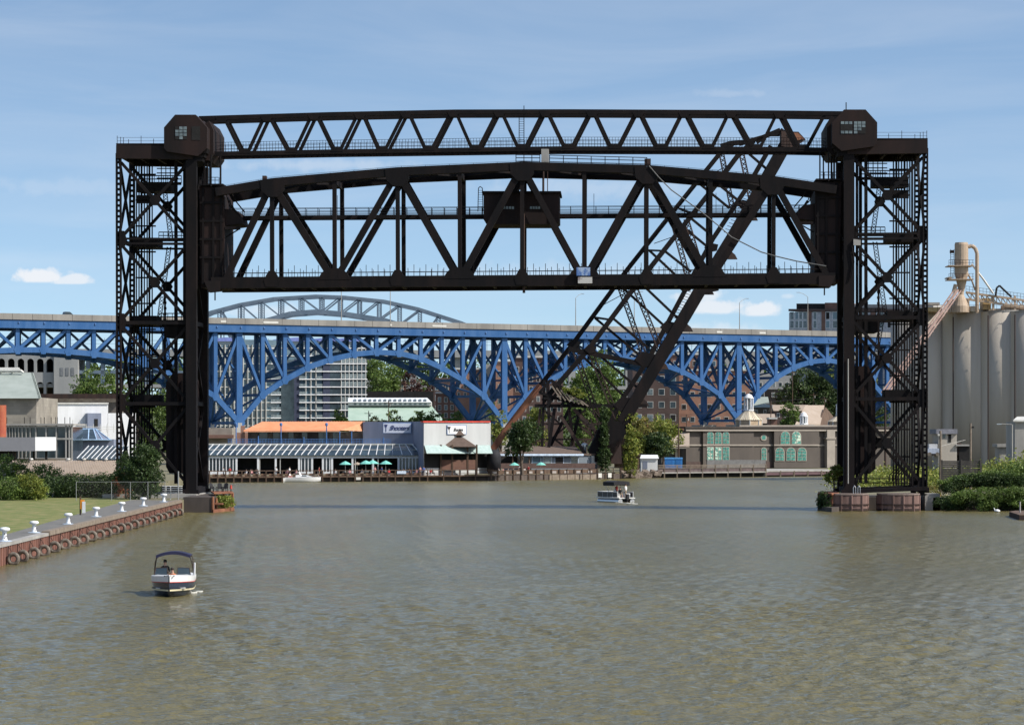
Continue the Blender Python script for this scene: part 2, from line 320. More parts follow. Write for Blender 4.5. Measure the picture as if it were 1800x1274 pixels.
# ------------------------------------------------------------------ the setting: water, banks, far ground
def water():
    m = bpy.data.materials.new('river_water'); m.use_nodes = True; t = m.node_tree; p = t.nodes['Principled BSDF']; p.inputs['IOR'].default_value = 1.33
    spy = t.nodes.new('ShaderNodeSeparateXYZ'); t.links.new(t.nodes.new('ShaderNodeTexCoord').outputs['Object'], spy.inputs[0]); rm = t.nodes.new('ShaderNodeMapRange'); rm.inputs[1].default_value = 110; rm.inputs[2].default_value = 430; rm.inputs[3].default_value = .10; rm.inputs[4].default_value = .27; t.links.new(spy.outputs[1], rm.inputs[0]); t.links.new(rm.outputs[0], p.inputs['Roughness']); p.inputs['Specular IOR Level'].default_value = .5
    tcn = t.nodes.new('ShaderNodeTexCoord')
    def noise(scl, det=4, sx=1, sy=1, rough=.55, rz=0):
        mp = t.nodes.new('ShaderNodeMapping'); mp.inputs['Scale'].default_value = (sx, sy, 1); mp.inputs['Rotation'].default_value = (0, 0, rz)
        n = t.nodes.new('ShaderNodeTexNoise'); n.inputs['Scale'].default_value = scl; n.inputs['Detail'].default_value = det; n.inputs['Roughness'].default_value = rough
        t.links.new(tcn.outputs['Object'], mp.inputs[0]); t.links.new(mp.outputs[0], n.inputs['Vector']); return n.outputs[0]
    def M(op, a, b):
        n = t.nodes.new('ShaderNodeMath'); n.operation = op
        for i, q in enumerate((a, b)):
            if isinstance(q, (int, float)): n.inputs[i].default_value = q
            else: t.links.new(q, n.inputs[i])
        return n.outputs[0]
    big = noise(.035, 3, 1, .35, rz=.2); gust = noise(.09, 4, 1, .25, rz=-.1)
    mr = t.nodes.new('ShaderNodeMapRange'); mr.inputs[1].default_value = .35; mr.inputs[2].default_value = .65; t.links.new(big, mr.inputs[0])
    mx = t.nodes.new('ShaderNodeMix'); mx.data_type = 'RGBA'; t.links.new(mr.outputs[0], mx.inputs[0])
    mx.inputs[6].default_value = (.122, .104, .042, 1); mx.inputs[7].default_value = (.150, .128, .052, 1); t.links.new(mx.outputs[2], p.inputs['Base Color'])
    h = M('ADD', M('MULTIPLY', noise(2.6, 4, 1, 1.3, .6, rz=-.4), .5), M('MULTIPLY', noise(.8, 3, 1, 1.6, rz=.5), .9))
    g = t.nodes.new('ShaderNodeMapRange'); g.inputs[1].default_value = .38; g.inputs[2].default_value = .62; g.inputs[3].default_value = .55; g.inputs[4].default_value = 1.15; t.links.new(gust, g.inputs[0])
    h = M('MULTIPLY', h, g.outputs[0])
    bp = t.nodes.new('ShaderNodeBump'); bp.inputs['Strength'].default_value = 1.0; bp.inputs['Distance'].default_value = .34
    t.links.new(h, bp.inputs['Height']); t.links.new(bp.outputs[0], p.inputs['Normal'])
    # real wavelets: a grid that gets coarser with distance, raised by a sum of short waves
    rows = [66.0]
    while rows[-1] < 660: rows.append(rows[-1] + max(.13, rows[-1] ** 2 / 25000 * .55))
    Y = np.array(rows); nr = len(Y); nc = 900; U = np.linspace(-.27, .27, nc)
    YY = np.repeat(Y[:, None], nc, 1); XX = YY * U[None, :]; Zw = np.zeros_like(XX); dy = np.gradient(Y)[:, None]
    rg = np.random.default_rng(4)
    gustf = .8 + .25 * np.sin(XX * .031 + YY * .043 + 1.3) * np.sin(YY * .021 - XX * .05) + .2 * np.sin(XX * .11 + 2 * np.sin(YY * .03)) * np.sin(YY * .017 + 1)
    for k in range(64):
        lam = .38 * (5.5 ** rg.random()); th = R(-62) + rg.normal() * .75; a = WAVE * math.sqrt(2 / 64) * lam / 6.283
        kx, ky = math.cos(th) * 6.283 / lam, math.sin(th) * 6.283 / lam
        lam_y = 6.283 / max(abs(ky), 1e-3); att = np.clip((lam_y / dy - 2.2) / 2.5, 0, 1)
        Zw += a * att * np.sin(kx * XX + ky * YY + rg.random() * 6.283 + .6 * np.sin(XX * .9 / lam * .23 + k) * np.sin(YY * .2 / lam + 2 * k))
    Zw *= gustf
    Zw[0, :] = Zw[-1, :] = 0; Zw[:, 0] = Zw[:, -1] = 0
    V = np.stack([XX, YY, Zw], -1).reshape(-1, 3); i0 = (np.arange(nr - 1)[:, None] * nc + np.arange(nc - 1)[None, :]).ravel()
    Q = np.stack([i0, i0 + 1, i0 + nc + 1, i0 + nc], 1)
    ex = np.array([(-900, -60, 0), (900, -60, 0), (900, rows[0], 0), (-900, rows[0], 0), (-900, rows[-1], 0), (900, rows[-1], 0), (900, 1500, 0), (-900, 1500, 0)], float); n0 = len(V)
    c00, c01, c10, c11 = 0, nc - 1, (nr - 1) * nc, nr * nc - 1
    Q2 = np.array([[n0, n0 + 1, n0 + 2, n0 + 3], [n0 + 4, n0 + 5, n0 + 6, n0 + 7], [n0 + 3, c00, c10, n0 + 4], [c01, n0 + 2, n0 + 5, c11]])
    V = np.concatenate([V, ex]); Q = np.concatenate([Q, Q2]); me = bpy.data.meshes.new('river')
    me.vertices.add(len(V)); me.vertices.foreach_set('co', V.ravel()); me.loops.add(Q.size); me.loops.foreach_set('vertex_index', Q.ravel()); me.polygons.add(len(Q))
    me.polygons.foreach_set('loop_start', np.arange(0, Q.size, 4)); me.polygons.foreach_set('loop_total', np.full(len(Q), 4)); me.polygons.foreach_set('use_smooth', [True] * len(Q)); me.update(); me.materials.append(m)
    o = bpy.data.objects.new('river', me); COL.objects.link(o); tag(o, kind='structure')
WAVE = .25
water()
GRASS = mat('lawn_grass', (.09, .135, .02), .95, (.25, .215, .085), .6, thr=(.40, .62), bump=.04, bscale=6)
ASPH = mat('asphalt_strip', (.12, .115, .11), .95, (.17, .165, .15), .6, bump=.01)
EARTH = mat('bank_earth', (.13, .12, .07), .95, (.2, .18, .11), .15, bump=.1, bscale=1)
PILE = mat('rust_sheet_pile', (.13, .055, .04), .85, (.24, .11, .08), .8, streak=4)
def slab(name, pts, z0, z1, m): return tag(MB().prism([(x, y, z0) for x, y in pts], (0, 0, z1 - z0)).build(name, m), kind='structure')
Q0, Q1 = Vector((-31.2, 40, 0)), Vector((-37.1, 319, 0)); QN = Vector((1, .0211, 0)).normalized(); QU = (Q1 - Q0).normalized()
def q(d, off=0, z=0):         # point on the quay at distance d from the camera
    p = Q0 + QU * ((d - Q0.y) / QU.y); return Vector((p.x - off, p.y, z))
slab('left_bank', [(Q0.x - .4, 40), (Q1.x - .4, 319), (-37.5, 330), (-44, 345), (-54, 420), (-58, 526), (-260, 470), (-260, 40)], -2, 1.46, EARTH)
slab('lawn', [(q(90).x - 3.2, 90), (q(212).x - 2.6, 212), (q(240).x - 3.5, 240), (q(275).x - 4.6, 275), (q(318).x - 5.2, 318), (-44, 334), (-200, 334), (-200, 90)], 1.462, 1.47, GRASS)
slab('quay_path', [(q(90).x - .5, 90), (q(319).x - .5, 319), (q(319).x - 6.2, 324), (q(275).x - 4.8, 275), (q(240).x - 3.7, 240), (q(212).x - 2.7, 212), (q(90).x - 3.3, 90)], 1.464, 1.476, ASPH)
slab('right_bank', [(40.5, 345), (50, 340), (50.5, 335.5), (300, 335.5), (300, 690), (84, 690), (76, 610), (50, 400)], -2, 1.3, EARTH)
SH = [(-62, 529), (-4.4, 551), (17.1, 572), (72, 621), (300, 660)]
slab('far_bank', [(-300, 504)] + [(x, y + 9) for x, y in SH] + [(900, 700), (1500, 3000), (-1500, 3000), (-900, 500)], -3, 1.2, EARTH)
# low wooded hill closing the valley far behind the bridges
rn = random.Random(5); hb = MB(); gx = 40; vs = []; fs = []
for j in range(6):
    for i in range(gx + 1):
        x = -420 + i * 24; y = 1260 + j * 60; vs.append((x, y, 1 + (0 if j == 0 else 26 * min(1, j / 3) + rn.uniform(-3, 3) + 5 * math.sin(i * .5))))
for j in range(5):
    for i in range(gx): k = j * (gx + 1) + i; fs.append((k, k + 1, k + gx + 2, k + gx + 1))
hb.add(vs, fs); tag(hb.build('hillside', mat('hill_scrub', (.04, .06, .02), 1, (.09, .11, .04), .05), smooth=True), kind='structure')

# ------------------------------------------------------------------ left quay: sheet piling, timber cap, tyre fenders, bollards
def quay():
    root = thing('quay_wall', 'rusty sheet pile quay wall with a timber cap along the lawn', 'quay wall', q(319, 0, 0))
    b = MB(); d = 90.0; k = 0
    while d < 318.5:
        o = .0 if k % 2 == 0 else .28; a1, a2 = q(d, o, -1), q(d + .42, o, -1); b.prism([a1, a2, a2 - QN * .12, a1 - QN * .12], (0, 0, 2.25))
        c1, c2 = q(d + .42, o, -1), q(d + .5, .28 - o, -1); b.prism([c1, c2, c2 - QN * .12, c1 - QN * .12], (0, 0, 2.25)); d += .5; k += 1
    b.build('sheet_piling', PILE, root)
    c = MB(); c.prism([q(214, -.1, 1.26), q(319, -.1, 1.26), q(319, .5, 1.26), q(214, .5, 1.26)], (0, 0, .34)); c.build('timber_cap', TIMB, root)
    c = MB(); c.prism([q(90, -.05, 1.26), q(213.8, -.05, 1.26), q(213.8, .6, 1.26), q(90, .6, 1.26)], (0, 0, .22)); c.build('concrete_cap', CONC, root)
    c = MB(); c.prism([q(319, -.1, -1), q(319, 1.6, -1), q(319, 1.6, -1) + Vector((0, .3, 0)), q(319, -.1, -1) + Vector((0, .3, 0))], (0, 0, 2.3)); c.build('end_plate', PILE, root)
quay()
def tyre():
    root = thing('tyre_fender', 'x', 'tyre', (0, 0, 0), 'tyre fenders hung along the quay')
    b = MB(); n = 18; vs = []; m = 8
    for i in range(n):
        t = 2 * math.pi * i / n
        for j in range(m):
            s = 2 * math.pi * j / m; r = .34 + .15 * math.cos(s); vs.append((.42 + r * math.cos(t), .15 * math.sin(s), r * math.sin(t)))
    b.add(vs, [(i * m + j, i * m + (j + 1) % m, (i + 1) % n * m + (j + 1) % m, (i + 1) % n * m + j) for i in range(n) for j in range(m)])
    b.build('rubber_ring', RUBBER, root, smooth=True)
    c = MB(); c.tube((.02, -.02, .3), (.02, 0, .85), .03); c.tube((.35, 0, .45), (.02, 0, .85), .02); c.build('hanging_chain', STEEL2, root); return root
ty = tyre()
tx = [12, 29.3, 48.9, 67, 85.5, 103.9, 121, 137, 151.6, 166, 179, 192, 204.7, 216.4, 228.6, 239.6, 250.6, 261, 271, 281, 290.5, 300, 309]
lands = ['nearest one to the photo edge', 'second from the near end', 'third from the near end', 'just short of the near end of the timber cap', 'at the near end of the timber cap']
rr = random.Random(3); kd = children(ty)
order = ['first', 'second', 'third', 'fourth', 'fifth', 'sixth', 'seventh', 'eighth', 'ninth', 'tenth', 'eleventh', 'twelfth', 'thirteenth', 'fourteenth', 'fifteenth', 'sixteenth', 'seventeenth', 'eighteenth', 'nineteenth', 'twentieth', 'twenty-first', 'twenty-second', 'twenty-third']
for i, px in enumerate(tx):
    k = (px - 900) / F; D = (Q0.x - QU.x / QU.y * Q0.y) / (k - QU.x / QU.y); D = D + 0
    p = q(D, -.05, .38)
    lab = 'worn tyre fender hung on the rusty quay, %s from the left edge of the photo' % order[i]
    if i == 0: ty.location = p; ty['label'] = lab; o = ty
    else: o = copy_thing(ty, p, lab, kids=kd)
    o.rotation_euler = (rr.uniform(-.1, .1), rr.uniform(-.12, .12), R(-10 + rr.uniform(-8, 8)))
def bollard():
    root = thing('mooring_bollard', 'x', 'bollard', (0, 0, 0), 'white bollards along the quay')
    MB().lathe((0, 0, 0), [(.26, .06), (.2, .12), (.16, .3), (.15, .62), (.2, .7)], 14).build('post', WHITE, root, smooth=True)
    b = MB().lathe((0, 0, 0), [(.2, .68), (.36, .74), (.38, .86), (.3, .95), (.1, .98)], 14); b.build('head', WHITE, root, smooth=True)
    MB().lathe((0, 0, 0), [(.52, 0), (.52, .03), (.4, .06)], 14).build('base_plate', mat('pale_blue_paint', (.4, .48, .58), .6), root)
    b = MB()
    for k in range(3): b.box((.03 + .12 * (k % 2), -.17, .22 + .15 * k), .1, .02, .05)
    b.build('rust_mark', STEEL2, root); return root
bo = bollard(); kd = children(bo)
spots = [(8, 951, 'white bollard cut by the left edge of the photo'), (60, 936, 'white bollard at the near end of the timber cap'), (120, 921, 'white bollard on asphalt, third from the left edge'),
         (169, 908, 'white bollard between the orange post and the river wall'), (214, 898.5, 'white bollard on the widening of the asphalt, third from the bridge tower'),
         (252, 889, 'white bollard on pale concrete, second from the bridge tower'), (288, 882, 'white bollard nearest the black bridge tower')]
for i, (px, py, lab) in enumerate(spots):
    D = (HC - 1.476) * F / (py - YH); p = gz(px, 1.476, D)
    if i == 0: bo.location = p; bo['label'] = lab
    else: copy_thing(bo, p, lab, kids=kd, rz=R(37 * i), scale=.92 if i % 2 else .95)
# orange life ring post
D = 7.33 * F / (466 / 1 - 0 + 780 / 1 * 0 + 0) if False else 262.0
p = gz(144, 1.47, D); root = thing('lifebuoy_post', 'short brown post with an orange lifebuoy box and white notice on the lawn', 'lifebuoy post', p)
MB().box(p + Vector((-.14, 0, .85)), .14, .14, 1.7).build('post', BROWN, root)
MB().box(p + Vector((.06, -.1, .98)), .36, .12, .85).build('orange_box', mat('orange_box_paint', (.85, .30, .02), .6, var=.1), root)
MB().box(p + Vector((.2, -.18, .72)), .3, .03, 1.05).build('notice', WHITE, root)

# ------------------------------------------------------------------ the black vertical-lift bridge
LB = Plane(0, 335, 1, -.036); WD = 9.3; s1 = 335 / F
p0 = LB.at(903, 890, WD / 2); lift = thing('lift_bridge', 'black steel vertical lift bridge with its span raised between two towers', 'bridge', (p0.x, p0.y, 0))
def member(root, name, pl, a, b, hp, t, w=0, dw=(0,), m=STEEL, scale=None):
    A, B = pl.at(*a, w), pl.at(*b, w); sca = (A.y + B.y) / 2 / F
    for d in dw: MB().beam(A + pl.n * d, B + pl.n * d, hp * sca, t, pl.n).build(name, m, root)
def polym(root, name, pl, pts, hp, t, w=0, dw=(0,), m=STEEL):
    for d in dw:
        b = MB(); P = [pl.at(*q_, w) + pl.n * d for q_ in pts]; sca = P[0].y / F
        for x, y in zip(P, P[1:]): b.beam(x, y, hp * sca, t, pl.n)
        b.build(name, m, root)
def plate(b, pl, pts, t, w=0): P = [pl.at(*q_, w) for q_ in pts]; b.prism([x - pl.n * t / 2 for x in P], pl.n * t)
def lerp(a, b, t): return (a[0] + (b[0] - a[0]) * t, a[1] + (b[1] - a[1]) * t)
def onpoly(P, x):
    for a, b in zip(P, P[1:]):
        if a[0] <= x <= b[0] or a[0] >= x >= b[0]: return a[1] + (b[1] - a[1]) * (x - a[0]) / (b[0] - a[0])
    return P[0][1] if abs(x - P[0][0]) < abs(x - P[-1][0]) else P[-1][1]
TWO = (0, WD)
# --- lift span
bot = [(352, 497.5), (1476, 489.5)]; top = [(380, 338), (480, 321), (699, 302), (918, 292.5), (1137, 298), (1357, 317), (1470, 334)]
yb = lambda x: onpoly(bot, x); yt = lambda x: onpoly(top, x)
span = MB()
for d in TWO: A, B = LB.at(372, yb(372)) + LB.n * d, LB.at(1468, yb(1468)) + LB.n * d; span.beam(A, B, 19.5 * s1, 1.0, LB.n)
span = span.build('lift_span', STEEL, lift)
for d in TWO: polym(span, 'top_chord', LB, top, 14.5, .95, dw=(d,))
vx = [478, 588, 699, 808, 918, 1027, 1137, 1249, 1360]; bx = [398, 588, 808, 1027, 1248, 1452]
for x in vx: member(span, 'vertical_post', LB, (x, yt(x)), (x + (.5 if x < 900 else -.5), yb(x)), 7, .7, dw=TWO)
dg = [((398, yb(398) - 8), (478, yt(478))), ((478, yt(478)), (588, yb(588))), ((588, yb(588)), (699, yt(699))), ((699, yt(699)), (808, yb(808))), ((808, yb(808)), (918, yt(918))),
      ((918, yt(918)), (1027, yb(1027))), ((1027, yb(1027)), (1137, yt(1137))), ((1137, yt(1137)), (1249, yb(1249))), ((1249, yb(1249)), (1360, yt(1360))), ((1360, yt(1360)), (1452, yb(1452) - 8))]
for k, (a, b) in enumerate(dg): member(span, 'diagonal', LB, a, b, 12 if k in (1, 3, 8, 6, 7, 4) else 10.5, .8, dw=TWO)
for d in TWO:
    for x in (588, 808, 1027, 1248):
        g = MB(); y = yb(x); plate(g, LB, [(x - 29, y - 4), (x - 22, y - 16), (x - 12, y - 24), (x + 12, y - 24), (x + 22, y - 16), (x + 29, y - 4)], 1.06, d) if d == 0 else None
        if d == 0: g.build('gusset_plate', STEEL, span)
    for x in (480, 699, 918, 1137, 1357):
        if d: continue
        g = MB(); y = yt(x); plate(g, LB, [(x - 22, y - 4), (x + 22, y - 4), (x + 20, y + 14), (x + 10, y + 26), (x - 8, y + 26), (x - 20, y + 14)], 1.06, d); g.build('gusset_plate', STEEL, span)
    for x in (478, 699, 918, 1137, 1360):
        if d: continue
        g = MB(); y = yb(x); plate(g, LB, [(x - 14, y - 4), (x - 5, y - 20), (x + 5, y - 20), (x + 14, y - 4), (x + 10, y + 8), (x - 10, y + 8)], 1.08, d); g.build('gusset_plate', STEEL, span)
fb = MB()   # floor: stringers, beams, ties
for w_ in (2.2, 3.9, 5.4, 7.1): A, B = LB.at(375, yb(375) - 3) + LB.n * w_, LB.at(1465, yb(1465) - 3) + LB.n * w_; fb.beam(A, B, .8, .3, LB.n)
for i in range(21):
    x = 380 + i * 54; A = LB.at(x, yb(x)); fb.beam(A, A + LB.n * WD, 1.0, .35, LB.u)
fb.build('floor_beams', STEEL, span)
tb = MB()   # top and sway bracing between the two trusses
for a, b in zip(vx, vx[1:]):
    for c, e in ((0, WD), (WD, 0)): tb.beam(LB.at(a, yt(a)) + LB.n * c, LB.at(b, yt(b)) + LB.n * e, .28, .25, Z3)
for x in vx: A = LB.at(x, yt(x) + 6); tb.beam(A, A + LB.n * WD, .7, .3, LB.u)
tb.build('sway_brace', STEEL, span)
rl = MB()   # deck railing
for d in (-.3, WD + .3):
    x = 392; k = 0
    while x < 1460:
        A = LB.at(x, yb(x) - 9.5) + LB.n * d; rl.tube(A, A + Vector((0, 0, .95 if k % 2 else 1.35)), .035, seg=5); x += 10.5; k += 1
    A, B = LB.at(392, yb(392) - 9.5) + LB.n * d, LB.at(1455, yb(1455) - 9.5) + LB.n * d
    for z in (.45, .5): rl.tube(A + Z3 * z, B + Z3 * z, .03, seg=5)
rl.build('deck_railing', STEEL, span)
wk = MB(); A, B = LB.at(404, 383, 3.2), LB.at(1450, 376.5, 3.2)
for o in (0, 1.6): wk.beam(A + LB.n * o, B + LB.n * o, .48, .14, LB.n)
wk.prism([A + Z3 * .18, B + Z3 * .18, B + Z3 * .18 + LB.n * 1.6, A + Z3 * .18 + LB.n * 1.6], (0, 0, .05))
for o in (0, 1.6):
    for z in (.45, .75, 1.12): wk.tube(A + LB.n * o + Z3 * z, B + LB.n * o + Z3 * z, .035, seg=5)
    for i in range(48): c = A.lerp(B, i / 47) + LB.n * o; wk.tube(c, c + Z3 * 1.12, .04, seg=5)
for i in (8, 17, 22, 27, 36): c = A.lerp(B, i / 44); wk.tube(c, c + Z3 * 2.6, .03, seg=5)
wk.build('walkway', STEEL, span)
# operator cabin hanging between the trusses
def pxbox(b, pl, x0, y0, x1, y1, w0, w1):
    P = [pl.at(x0, y0, w0), pl.at(x1, y0, w0), pl.at(x1, y1, w0), pl.at(x0, y1, w0)]; b.prism(P, pl.n * (w1 - w0)); return b
cb = MB(); P = [LB.at(x, y, 1.1) for x, y in ((850, 339), (983, 339), (983, 389), (976, 394), (858, 394), (850, 386))]; cb.prism(P, LB.n * 7)
cabin = cb.build('operator_cabin', HOUSE, span)
c = MB(); pxbox(c, LB, 847, 336, 986, 339.4, .8, 8.4); c.build('cabin_roof', STEEL, span)
for x0, x1 in ((884, 904), (931, 950)):
    c = MB()
    for i in range(4): u0 = x0 + (x1 - x0) * i / 4; pxbox(c, LB, u0 + .6, 363, u0 + (x1 - x0) / 4 - .6, 367.5, 1.04, 1.12)
    c.build('cabin_window', GLASSG, span)
c = MB(); c.path([LB.at(840, 372, 1.3), LB.at(841, 331, 1.3), LB.at(844, 328, 1.3), LB.at(848, 331, 1.3), LB.at(849, 372, 1.3)], .05)
for i in range(9): c.tube(LB.at(840.5, 335 + i * 4, 1.3), LB.at(848.5, 335 + i * 4, 1.3), .03, seg=4)
c.build('ladder', STEEL, span)
c = MB()   # railings, box and mast on the crown of the span
for x0, x1 in ((907, 949), (966, 1137)):
    A, B = LB.at(x0, yt(x0) - 8, 0), LB.at(x1, yt(x1) - 8, 0)
    for z in (.08, .5, .85): c.tube(A + Z3 * z, B + Z3 * z, .05, seg=5)
    n = max(3, int((x1 - x0) / 22))
    for i in range(n + 1): e = A.lerp(B, i / n); c.tube(e, e + Z3 * .88, .05, seg=5)
for i in range(26): x = 412 + i * 42; x < 1460 and c.tube(LB.at(x, yt(x) - 6), LB.at(x, yt(x) - 9.5), .03, seg=4)
for A_, B_ in zip(top, top[1:]): c.tube(LB.at(A_[0], A_[1] - 9.5), LB.at(B_[0], B_[1] - 9.5), .025, seg=4)
c.build('top_railing', STEEL, span)
pxbox(MB(), LB, 951.5, 262, 964.5, 286, 1.5, 3).build('equipment_box', CONC, span)
pxbox(MB(), LB, 1133, 279, 1144, 291, 0, 1).build('cable_anchor', STEEL2, span)
pxbox(MB(), LB, 461, 309, 468, 316, 0, 1).build('cable_anchor', STEEL2, span)
c = MB(); c.tube(LB.at(955, 288, 2), LB.at(955, 338, 2), .13); c.tube(LB.at(962.5, 288, 2), LB.at(962.5, 338, 2), .05); c.tube(LB.at(920, 376, 0), LB.at(921, 515, 0) , .16); c.build('conduit', STEEL2, span)
cb_pts = [LB.at(x, y, -.6) for x, y in ((1141, 292), (1158, 312), (1180, 334), (1205, 352), (1232, 372), (1262, 396), (1286, 417), (1310, 429), (1338, 443), (1362, 450), (1400, 459), (1452, 468))]
tag(MB().path(cb_pts, .07).build('slack_cable', mat('pale_cable', (.10, .10, .10), .7), origin=cb_pts[0]), 'pale slack cable sagging from the crown of the lift span to the right', 'cable')
pxbox(MB(), LB, 1013.5, 470, 1037.5, 484.5, -1.0, -.8).build('sign_board', mat('blue_sign', (.08, .17, .42), .6, (.35, .45, .62), 1.1, thr=(.5, .6)), span)
pxbox(MB(), LB, 1016, 487, 1041, 498, -1.0, -.8).build('sign_board', mat('white_sign', (.55, .53, .5), .6, (.25, .2, .2), 1.6, thr=(.55, .65)), span)
# --- overhead truss between the towers
UW, UD = 2.6, (0, 4.0)
ot = [(350, 208.5), (580, 201.5), (800, 197), (1000, 196.5), (1300, 198), (1484, 200)]; ob_ = [(372, 271), (580, 267), (980, 261.5), (1200, 261.8), (1390, 262.7), (1460, 264)]
over = MB()
for d in UD:
    P = [LB.at(*q_, UW) + LB.n * d for q_ in ob_]
    for x, y in zip(P, P[1:]): over.beam(x, y, 7.5 * s1, .55, LB.n)
over = over.build('overhead_truss', STEEL, lift)
for d in UD: polym(over, 'top_chord', LB, ot, 7.5, .55, UW, (d,))
tn = [390, 469, 552, 633, 714, 797, 878, 959, 1041, 1122, 1203, 1285, 1370, 1455]; bn = [430, 512, 592, 671, 753, 835, 917, 999, 1080, 1162, 1245, 1330, 1412]
for i, x in enumerate(bn):
    for k, tx_ in enumerate((tn[i], tn[i + 1])):
        member(over, 'diagonal', LB, (x + (5 if k else -5), onpoly(ob_, x)), (tx_ + (-4 if k else 4), onpoly(ot, tx_)), 5.6, .4, UW, UD)
g = MB()
for x in tn[:-1]: g = MB(); y = onpoly(ot, x); plate(g, LB, [(x - 11, y), (x + 11, y), (x + 6, y + 9), (x - 6, y + 9)], .6, UW); g.build('gusset_plate', STEEL, over)
for x in bn: g = MB(); y = onpoly(ob_, x); plate(g, LB, [(x - 11, y), (x + 11, y), (x + 6, y - 8), (x - 6, y - 8)], .6, UW); g.build('gusset_plate', STEEL, over)
c = MB()
for d in (.4, 3.4):
    for z in (.1, .62, 1.15): A, B = LB.at(392, 267.5, UW) + LB.n * d, LB.at(1450, 259.5, UW) + LB.n * d
    P = [LB.at(x, y - 3, UW) + LB.n * d for x, y in ob_]
    for z in (.35, .75, 1.2):
        for x, y in zip(P, P[1:]): c.tube(x + Z3 * z, y + Z3 * z, .03, seg=4, cap=False)
    x = 390
    while x < 1452:
        A = LB.at(x, onpoly(ob_, x) - 3, UW) + LB.n * d; c.tube(A, A + Z3 * 1.2, .028, seg=4, cap=False); x += 5.2 if d < 1 else 10.4
c.build('catwalk_railing', STEEL, over)
c = MB(); c.tube(LB.at(912.5, 204, UW), LB.at(912.5, 256, UW), .05, seg=5); c.tube(LB.at(921, 186, UW), LB.at(921, 256, UW), .05, seg=5)
for i in range(13): c.tube(LB.at(912.5, 206 + 4 * i, UW), LB.at(921, 206 + 4 * i, UW), .03, seg=4)
c.build('ladder', STEEL, over)
